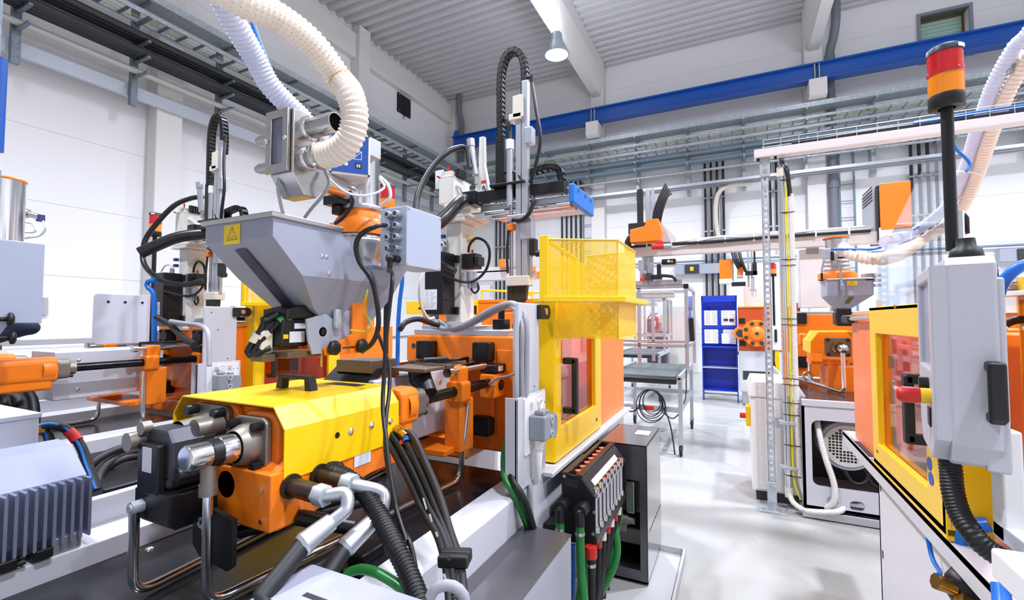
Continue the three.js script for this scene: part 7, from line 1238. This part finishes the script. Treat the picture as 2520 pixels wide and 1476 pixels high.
{ // hopper of the far right machine
  const z = -4.95, h = thing('material_hopper', 'grey hopper with long sight glass on the machine with the fan', 'hopper'), p = (u, v) => onZ(u, v, z);
  const a = p(2036, 690), b = p(2150, 690), m0 = p(2036, 708), m1 = p(2150, 708), c0 = p(2062, 758), c1 = p(2100, 758), R = (y, x0, x1, d) => [[x0, y, z], [x1, y, z], [x1, y, z - d], [x0, y, z - d]];
  mesh('body', solid([R(c0.y, c0.x, c1.x, 0.15).map(q => [q[0], q[1], q[2] - 0.06]), R(m0.y - 0.07, m0.x, m1.x, 0.34), R(a.y, a.x, b.x, 0.36)]), GREYH, h);
  mesh('lid', bx(a.x - 0.01, b.x + 0.01, a.y, a.y + 0.015, z - 0.37, z + 0.01, 0.003), STEEL, h);
  mesh('warning_sticker', quad([p(2084, 702).x, p(2084, 702).y, z + 0.002], [p(2110, 702).x, p(2110, 702).y, z + 0.002], [p(2110, 691).x, p(2110, 691).y, z + 0.002], [p(2084, 691).x, p(2084, 691).y, z + 0.002]), STICKER, h, true);
  const y0 = m0.y - 0.085, y1 = c0.y + 0.04;
  mesh('sight_glass', quad([p(2080, 745).x, y1, z - 0.038], [p(2092, 745).x, y1, z - 0.038], [p(2102, 706).x, y0, z + 0.003], [p(2089, 706).x, y0, z + 0.003]), M('sight_glass_olive', 0x6e6a2c, 0.2), h);
  mesh('throat', [bx(c0.x, c1.x, c0.y - 0.16, c0.y, z - 0.2, z - 0.06, 0.01), boxZ(2056, 768, 2100, 800, z - 0.08, 0.15, 0.01)], BLACKM, h);
  const l = thing('hopper_loader', 'glass vacuum loader with orange base on the far hopper', 'loader'), cx = p(2068, 660).x, cz = z - 0.16;
  const py = v => onZ(2068, v, cz).y;
  mesh('orange_base', lathe([[0.15, py(688)], [0.15, py(674)], [0.12, py(668)], [0.001, py(668)]], [cx, 0, cz], [0, 1, 0]), ORANGE, l);
  mesh('glass_cylinder', lathe([[0.09, py(668)], [0.09, py(634)]], [cx, 0, cz], [0, 1, 0]), GLASS, l);
  for (const v of [666, 655, 645]) mesh('band', lathe([[0.1, 0], [0.105, 0.008], [0.1, 0.016]], [cx, py(v), cz], [0, 1, 0]), ALU, l);
  mesh('drum', lathe([[0.085, py(634)], [0.085, py(590)], [0.1, py(588)], [0.001, py(586)]], [cx, 0, cz], [0, 1, 0]), STEEL, l);
  mesh('drum_seal', lathe([[0.1, 0], [0.108, 0.008], [0.1, 0.016]], [cx, py(588), cz], [0, 1, 0]), ORANGE, l);
  mesh('valve_block', [boxZ(2025, 612, 2045, 636, z, 0.08), boxZ(2052, 618, 2062, 650, z, 0.06)], ALU, l); many('valve_dark', [boxZ(2045, 618, 2052, 640, z + 0.01, 0.06), boxZ(2020, 672, 2026, 692, z, 0.03)], BLACK, l);
  mesh('side_box', [boxZ(2128, 672, 2158, 690, z, 0.15)], GREYM, l);
  for (const v of [678, 690, 702]) mesh('gland', lathe([[0.012, 0], [0.014, 0.02], [0.012, 0.05]], onZ(2150, v, z), [1, 0, 0.3], 12), GREYD, l);
  many('cable', [tube([onZ(2064, 640, z), onZ(2068, 665, z + 0.03), onZ(2070, 690, z + 0.03), onZ(2073, 705, z + 0.03)], 0.01), tube([onZ(2028, 640, z), onZ(2024, 655, z), onZ(2022, 672, z)], 0.008)], CABLE, l);
  mesh('hanging_plug', boxZ(2068, 700, 2078, 716, z + 0.05, 0.03, 0.006), GREYD, l);
  const hp = [onZ(2050, 598, z + 0.05), onZ(2070, 612, z + 0.1), onZ(2100, 622, z + 0.15), onZ(2140, 626, z + 0.2), onZ(2190, 612, z + 0.3), D(2250, 585, 5.2), D(2310, 545, 4.9), D(2350, 500, 4.7), D(2385, 420, 4.4), D(2410, 340, 4.1), D(2450, 230, 3.8), D(2500, 140, 3.6), D(2560, 60, 3.4), V(2.2, 4.6, -4.3), V(2.7, 6, -4.3), V(2.75, 9.9, -4.3)];
  const s1 = thing('suction_hose', 'beige spiral suction hose sweeping from the far loader up to the right', 'hose');
  mesh('hose_wall', ribbed(hp.map(q => q.clone().add(V(0.06, -0.04, 0))), 0.05, 0.035, 0.004, 14, 4), HOSEW, s1);
  mesh('spiral', coil(hp.map(q => q.clone().add(V(0.06, -0.04, 0))), 0.052, 0.035, 0.003), COPPER, s1);
  const s2 = thing('suction_hose', 'translucent spiral hose sweeping from the far loader up to the right', 'hose');
  mesh('hose_wall', ribbed(hp.slice(4).map(q => q.clone().add(V(-0.03, 0.05, 0.05))), 0.05, 0.03, 0.003, 14, 4), HOSEC, s2);
  mesh('spiral', coil(hp.slice(4).map(q => q.clone().add(V(-0.03, 0.05, 0.05))), 0.052, 0.03, 0.002), M('hose_spiral_lilac', 0xc9cbe6, 0.4), s2);
  one('air_hose', tube([onZ(2045, 613, z + 0.1), onZ(2100, 613, z + 0.15), onZ(2170, 608, z + 0.25), D(2240, 570, 5.0), D(2262, 558, 4.9)], 0.01), BLUEH, 'thin blue air hose beside the far loader suction hose', 'hose');
  one('air_hose', tube([D(2342, 340, 4.0), D(2352, 365, 4.0), D(2382, 395, 4.0), D(2386, 410, 4.0), D(2378, 422, 4.0)], 0.012), BLUEH, 'short blue air hose hanging from the tray by the light tower', 'hose');
  const hd = thing('hose_hanger', 'white hose hanger with steel clips at the top of the suction hoses', 'hanger'); const hq = D(2512, 122, 3.5);
  mesh('plate', bx(hq.x - 0.05, hq.x + 0.4, hq.y - 0.04, hq.y + 0.05, hq.z - 0.2, hq.z - 0.12, 0.004), WHITE, hd); mesh('hook', [cyl([hq.x, hq.y - 0.1, hq.z - 0.16], [hq.x, hq.y - 0.04, hq.z - 0.16], 0.02), cyl([hq.x + 0.2, hq.y + 0.05, hq.z - 0.16], [hq.x + 0.2, YC, hq.z - 0.16], 0.01)], ZINC, hd);
  const tie = thing('hose_strap', 'white strap tying the two suction hoses together', 'strap'); mesh('band', lathe([[0.115, 0], [0.118, 0.01], [0.115, 0.02]], D(2375, 432, 4.42), [0.35, 1, 0.1], 24), WHITEP, tie);
}

// ================= near machine on the right, with control panel =================
{
  const t = thing('injection_molding_machine', 'orange machine with yellow sliding door behind the grey control panel', 'machine');
  const zf = -2.94, zn = -2.04;
  const d = mesh('guard_door', [poly('x', rect(zf, zn, 0.864, 1.66), 0.62, 0.648, 0.004, [rrect(-2.84, -2.2, 0.985, 1.53, 0.01)]), bx(0.62, 0.74, 0.88, 1.66, zn - 0.03, zn, 0.004), bx(0.62, 0.74, 1.64, 1.66, zf, zn, 0.004), bx(0.62, 0.72, 0.88, 0.9, zf, zn)], YELLOW, t);
  mesh('window', bx(0.65, 0.654, 0.97, 1.545, -2.86, -2.18), TINT, d);
  mesh('handle', [bx(0.55, 0.62, 1.365, 1.4, -2.17, -2.13, 0.006), bx(0.55, 0.62, 1.15, 1.185, -2.17, -2.13, 0.006), poly('x', rrect(-2.17, -2.13, 1.15, 1.4, 0.01), 0.545, 0.575, 0.006)], BLACK, d);
  for (const [y, z] of [[0.95, -2.86], [1.655, -2.5]]) mesh('screw', lathe([[0.01, 0], [0.009, 0.004], [0.001, 0.006]], [0.62, y, z], [-1, 0, 0], 12), BRASS, d);
  for (const [y, z] of [[1.08, -2.17], [1.03, -2.16]]) mesh('mandatory_sign', [cyl([0.619, y, z], [0.6185, y, z], 0.024, 0.024, 24)], M('sign_blue', 0x2a55b4, 0.5), d);
  mesh('side_panel', [bx(0.66, 0.7, 0.86, 1.64, -3.56, -2.96, 0.012)], paint('orange_peach', 0xf6803a), t);
  mesh('grab_rail', [cyl([0.63, 1.61, -2.95], [0.63, 1.60, -3.45], 0.014), cyl([0.63, 1.60, -3.44], [0.67, 1.6, -3.44], 0.014)], CHROME, t); mesh('rail_grip', bx(0.61, 0.65, 1.575, 1.625, -3.6, -3.4, 0.015), BLACK, t);
  mesh('sill', [bx(0.63, 0.8, 0.83, 0.86, -3.76, -1.7, 0.004), bx(0.63, 0.64, 0.78, 0.86, -3.76, -1.7, 0.002)], paint('sill_grey', 0xcfccd0), t);
  mesh('sill_insert', bx(0.632, 0.66, 0.86, 0.863, -3.45, -3.1), CHARC, t);
  const hb = rrect(-2.35, -1.2, 0.1, 0.42, 0.02);
  mesh('base_panel', poly('x', rect(-3.24, -0.9, 0.03, 0.83), 0.7, 0.72, 0, [hb]), paint('panel_grey_white', 0xdcdade), t);
  mesh('slot', [bx(0.698, 0.7, 0.66, 0.7, -3.2, -3.18), bx(0.698, 0.7, 0.3, 0.34, -3.2, -3.18)], CHARC, t);
  mesh('base_inner', bx(1.2, 1.22, 0.03, 0.83, -3.2, -0.9), CHARC, t);
  mesh('base_end', bx(0.7, 1.6, 0.03, 0.83, -3.24, -3.22), GREYW, t);
  mesh('hose', [tube([[0.85, 0.4, -2.2], [0.85, 0.25, -2.0], [0.9, 0.15, -1.8]], 0.04), tube([[0.8, 0.3, -2.3], [0.82, 0.15, -2.1], [0.85, 0.1, -1.9]], 0.04)], RUBBER, t);
  // inside: platens, mould, tie bars
  mesh('fixed_platen', bx(0.85, 1.6, 0.86, 1.55, -3.5, -3.2, 0.01), ORANGE, t); mesh('moving_platen', bx(0.85, 1.6, 0.86, 1.55, -2.35, -2.05, 0.01), ORANGE, t);
  many('mould', [bx(0.95, 1.4, 1.0, 1.4, -3.2, -2.9, 0.006), bx(0.95, 1.4, 1.0, 1.4, -2.6, -2.36, 0.006)], CHARC, t);
  for (const y of [1.0, 1.42]) for (const x of [0.93, 1.5]) mesh('tie_bar', cyl([x, y, -3.4], [x, y, -1.9], 0.03), CHROME, t);
  mesh('inner_shield', bx(0.88, 0.9, 0.9, 1.5, -2.75, -2.6), GREYW, t);
  // orange end housing with dark recess
  mesh('end_housing', [bx(0.78, 1.8, 1.44, 1.67, -1.95, -1.6, 0.01), bx(0.78, 1.8, 0.88, 1.3, -1.95, -1.6, 0.012), bx(0.78, 1.8, 0.88, 1.67, -1.95, -1.9, 0.01), bx(0.78, 0.8, 0.88, 1.67, -1.95, -1.6, 0.004)], ORANGE, t);
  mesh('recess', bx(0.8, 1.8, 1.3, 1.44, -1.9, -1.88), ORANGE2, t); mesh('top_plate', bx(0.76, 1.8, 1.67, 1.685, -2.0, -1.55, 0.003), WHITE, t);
  mesh('rear_leg', bx(0.72, 0.9, 0.03, 0.88, -1.85, -1.55, 0.01), GREYW, t);
  const g = thing('acrylic_guard', 'clear acrylic guard sheets standing above the yellow sliding door', 'guard');
  mesh('side_sheet', poly('x', [[-2.92, 1.66], [-2.92, 1.86], [-2.1, 2.22], [-1.95, 2.22], [-1.95, 1.66]], 0.645, 0.65), ACRYL, g);
  mesh('end_sheet', poly('z', [[0.65, 1.66], [1.4, 1.66], [1.4, 1.86], [0.65, 1.86]], -2.925, -2.92), ACRYL, g);
  mesh('clip', [bx(0.64, 0.66, 1.65, 1.7, -2.9, -2.86, 0.003), bx(0.64, 0.66, 1.65, 1.7, -2.3, -2.26, 0.003)], CREAM, g);
}
{ // control panel on its arm, turned a little away
  const R = -0.2, C = [0.5, 1.4, -1.5];
  const t = thing('control_panel', 'grey machine control panel with black handle and emergency stop', 'control panel');
  const put = (n, g, m, uv) => mesh(n, [].concat(g).map(q => turn(norm(q), C, 0, R, 0)), m, t, uv);
  const HM = paint('panel_plastic', 0xb9b8c0, 0.5), x0 = 0.442, x1 = 0.565, zN = -1.5, zF = -1.84;
  put('case', [poly('x', [[zN, 1.29], [zN, 1.735], [zN - 0.02, 1.755], [zF, 1.755], [zF, 1.24], [zN - 0.05, 1.235], [zN - 0.01, 1.25]], x0 + 0.03, x1, 0.008)], HM);
  put('bezel', [poly('x', [[zN + 0.0, 1.3], [zN, 1.735], [zF, 1.735], [zF, 1.3], [zF + 0.05, 1.24], [zN - 0.06, 1.24]], x0, x0 + 0.035, 0.006, [rect(zF + 0.03, zN - 0.03, 1.47, 1.7)])], HM);
  put('screen', bx(x0 + 0.012, x0 + 0.016, 1.47, 1.7, zF + 0.03, zN - 0.03), M('screen_glass', 0x9aa4b8, 0.15), t);
  put('rear_rib', bx(x1 - 0.03, x1 + 0.012, 1.235, 1.7, zN - 0.04, zN - 0.005, 0.006), HM);
  put('handle', [bx(0.535, 0.565, 1.475, 1.5, zN - 0.01, zN + 0.035, 0.007), bx(0.535, 0.565, 1.355, 1.38, zN - 0.01, zN + 0.035, 0.007), bx(0.535, 0.568, 1.36, 1.5, zN + 0.02, zN + 0.04, 0.008)], BLACK);
  put('stop_collar', cyl([x0 + 0.004, 1.4, zN - 0.05], [x0 - 0.02, 1.4, zN - 0.05], 0.02), YELP);
  put('stop_button', lathe([[0.019, 0], [0.021, 0.015], [0.021, 0.04], [0.014, 0.05], [0.001, 0.052]], [x0 - 0.018, 1.4, zN - 0.05], [-1, 0, 0]), RED);
  put('key_switch', [cyl([x0, 1.43, zN - 0.09], [x0 - 0.02, 1.43, zN - 0.09], 0.016)], BLACK);
  put('key_plate', [bx(x0 - 0.004, x0, 1.32, 1.37, zN - 0.1, zN - 0.05, 0.002)], BLACK);
  put('tower_socket', [lathe([[0.03, 0], [0.034, 0.004], [0.03, 0.022], [0.02, 0.03], [0.018, 0.05]], [0.52, 1.755, -1.56], [0, 1, 0])], BLACK);
  const tw = lightTower('large red and amber light tower on a black pole above the control panel', [0.52, -1.6], 1.78, 2.165, 0.037, -0.0);
}
{
  const a = thing('panel_arm', 'white box arm with upright post holding the control panel', 'arm');
  mesh('arm', bx(0.478, 0.585, 1.055, 1.118, -1.345, 0.5, 0.008), WHITE, a);
  mesh('post', bx(0.572, 0.612, 1.06, 1.33, -1.59, -1.53, 0.006), WHITE, a);
  mesh('bracket', bx(0.572, 0.612, 1.06, 1.1, -1.59, -1.3, 0.004), GREYW, a);
  mesh('wall_stand', bx(0.5, 0.7, 0.6, 1.055, 0.1, 0.3, 0.006), GREYW, a);
  mesh('stand_foot', bx(0.5, 0.75, 0.0, 0.6, 0.1, 0.3, 0.006), GREYW, a);
  one('corrugated_hose', ribbed([D(2335, 1120, 1.24), D(2340, 1160, 1.23), D(2345, 1210, 1.21), D(2362, 1265, 1.18), D(2395, 1315, 1.14), D(2432, 1352, 1.12), D(2490, 1385, 1.1), D(2560, 1410, 1.08)], 0.024, 0.009, 0.0012, 16, 4), BLACK, 'black ribbed cable hose hanging from the control panel', 'hose');
  one('air_hose', tube([D(2452, 745, 1.35), D(2460, 710, 1.35), D(2485, 675, 1.33), D(2530, 648, 1.3), D(2600, 640, 1.28)], 0.016), BLUEH, 'thick blue air hose behind the control panel, above the orange housing', 'hose');
  one('cable', ribbed([D(2530, 785, 1.35), D(2490, 790, 1.35), D(2462, 812, 1.34), D(2458, 880, 1.34), D(2465, 980, 1.33), D(2478, 1060, 1.33), D(2500, 1150, 1.33), D(2505, 1230, 1.33), D(2490, 1290, 1.33)], 0.011, 0.008, 0.0012, 12, 4), CABLEB, 'black braided cable arching behind the control panel', 'cable');
  one('cable_clip_pair', [lathe([[0.014, 0], [0.016, 0.006], [0.014, 0.012]], D(2462, 812, 1.335), [0, 1, 0.2], 16), bx(0.63, 0.66, onX(2448, 808, 0.65).y, onX(2448, 808, 0.65).y + 0.008, -1.56, -1.5)], WHITEP, 'small white cable clip on the back edge of the control panel', 'clip');
  // compressed air filter with brass fittings
  const f = thing('air_valve', 'black air valve with brass screw fittings low on the base panel', 'valve'), c = onX(2370, 1440, 0.66), k = 0.9;
  mesh('body', lathe([[0.001, -0.06], [0.03, -0.06], [0.045, -0.03], [0.045, 0.02], [0.03, 0.045], [0.001, 0.045]], [c.x, c.y, c.z], [0, 1, 0]), BLACK, f);
  mesh('brass_nut', [cyl([c.x, c.y + 0.04, c.z], [c.x, c.y + 0.1, c.z], 0.026, 0.022, 8), cyl([c.x - 0.03, c.y - 0.005, c.z + 0.02], [c.x - 0.08, c.y + 0.01, c.z + 0.03], 0.024, 0.026, 8), cyl([c.x - 0.01, c.y - 0.03, c.z + 0.04], [c.x - 0.03, c.y - 0.04, c.z + 0.09], 0.026, 0.026, 8)], BRASS, f);
  mesh('hose_stub', tube([[c.x, c.y + 0.1, c.z], [c.x, c.y + 0.16, c.z + 0.005], [c.x + 0.02, c.y + 0.2, c.z + 0.02], [c.x + 0.06, c.y + 0.22, c.z + 0.03]], 0.022), BLUEH, f);
  mesh('mount', bx(c.x, 0.7, c.y - 0.03, c.y + 0.02, c.z - 0.02, c.z + 0.02, 0.003), ZINC, f);
  one('air_hose', tube([onX(2280, 1285, 0.66), onX(2285, 1330, 0.66), onX(2295, 1375, 0.66), onX(2312, 1405, 0.65), [c.x - 0.07, c.y + 0.03, c.z + 0.03]], 0.008), BLUEH, 'thin bright blue air hose running down the base panel to the brass valve', 'hose');
  one('air_hose', tube([D(2462, 1440, 1.2), D(2466, 1480, 1.18), D(2468, 1540, 1.15)], 0.02), BLUEH, 'blue hose end below the white panel arm', 'hose');
  // small far items behind the panel
  const s = thing('light_tower', 'small green and red light tower behind the control panel', 'signal light'), sp = onZ(2453, 662, -6);
  mesh('green_lens', boxZ(2448, 648, 2458, 660, -6, 0.05, 0.01), GREENL, s); mesh('red_lens', boxZ(2448, 660, 2458, 671, -6, 0.05, 0.01), REDL, s); mesh('socket', boxZ(2448, 671, 2460, 681, -6, 0.05, 0.01), BLACK, s); mesh('pole', cyl([sp.x, 0, -6.02], [sp.x, sp.y, -6.02], 0.02), CHARC, s);
  const w = thing('side_cabinet', 'white machine cabinet with small openings behind the control panel', 'cabinet');
  mesh('case', [boxZ(2452, 684, 2512, 770, -4.2, 0.4)], WHITE, w); mesh('seam', [boxZ(2452, 695, 2512, 696, -4.198, 0.004, 0), boxZ(2452, 712, 2512, 713, -4.198, 0.004, 0)], CHARC, w); mesh('port', cyl(onZ(2493, 704, -4.2), onZ(2493, 704, -4.18), 0.016), BRASS, w);
  mesh('yellow_edge', boxZ(2512, 680, 2540, 770, -4.15, 0.4), YELLOW, w); mesh('body', bx(onZ(2452, 700, -4.2).x, 2.9, 0.02, onZ(2452, 769, -4.2).y, -4.6, -4.22, 0.01), ORANGE, w);
  const pc = thing('hose_reel', 'clear tube post with red reel disc behind the light tower pole', 'reel'), pz = -5.2;
  mesh('post', cyl(V(onZ(2362, 640, pz).x, 0, pz), onZ(2360, 520, pz), 0.035), CHROME, pc); mesh('arch', tube([onZ(2342, 560, pz), onZ(2345, 535, pz), onZ(2362, 524, pz), onZ(2378, 535, pz), onZ(2380, 570, pz)], 0.016), BLACK, pc);
  mesh('drum', [boxZ(2368, 535, 2382, 572, pz, 0.15, 0.01)], BLACK, pc); mesh('red_disc', boxZ(2382, 533, 2388, 574, pz + 0.01, 0.2, 0.01), M('maroon_plastic', 0x9c1233, 0.4), pc);
}

settle();
renderer.render(scene, camera);
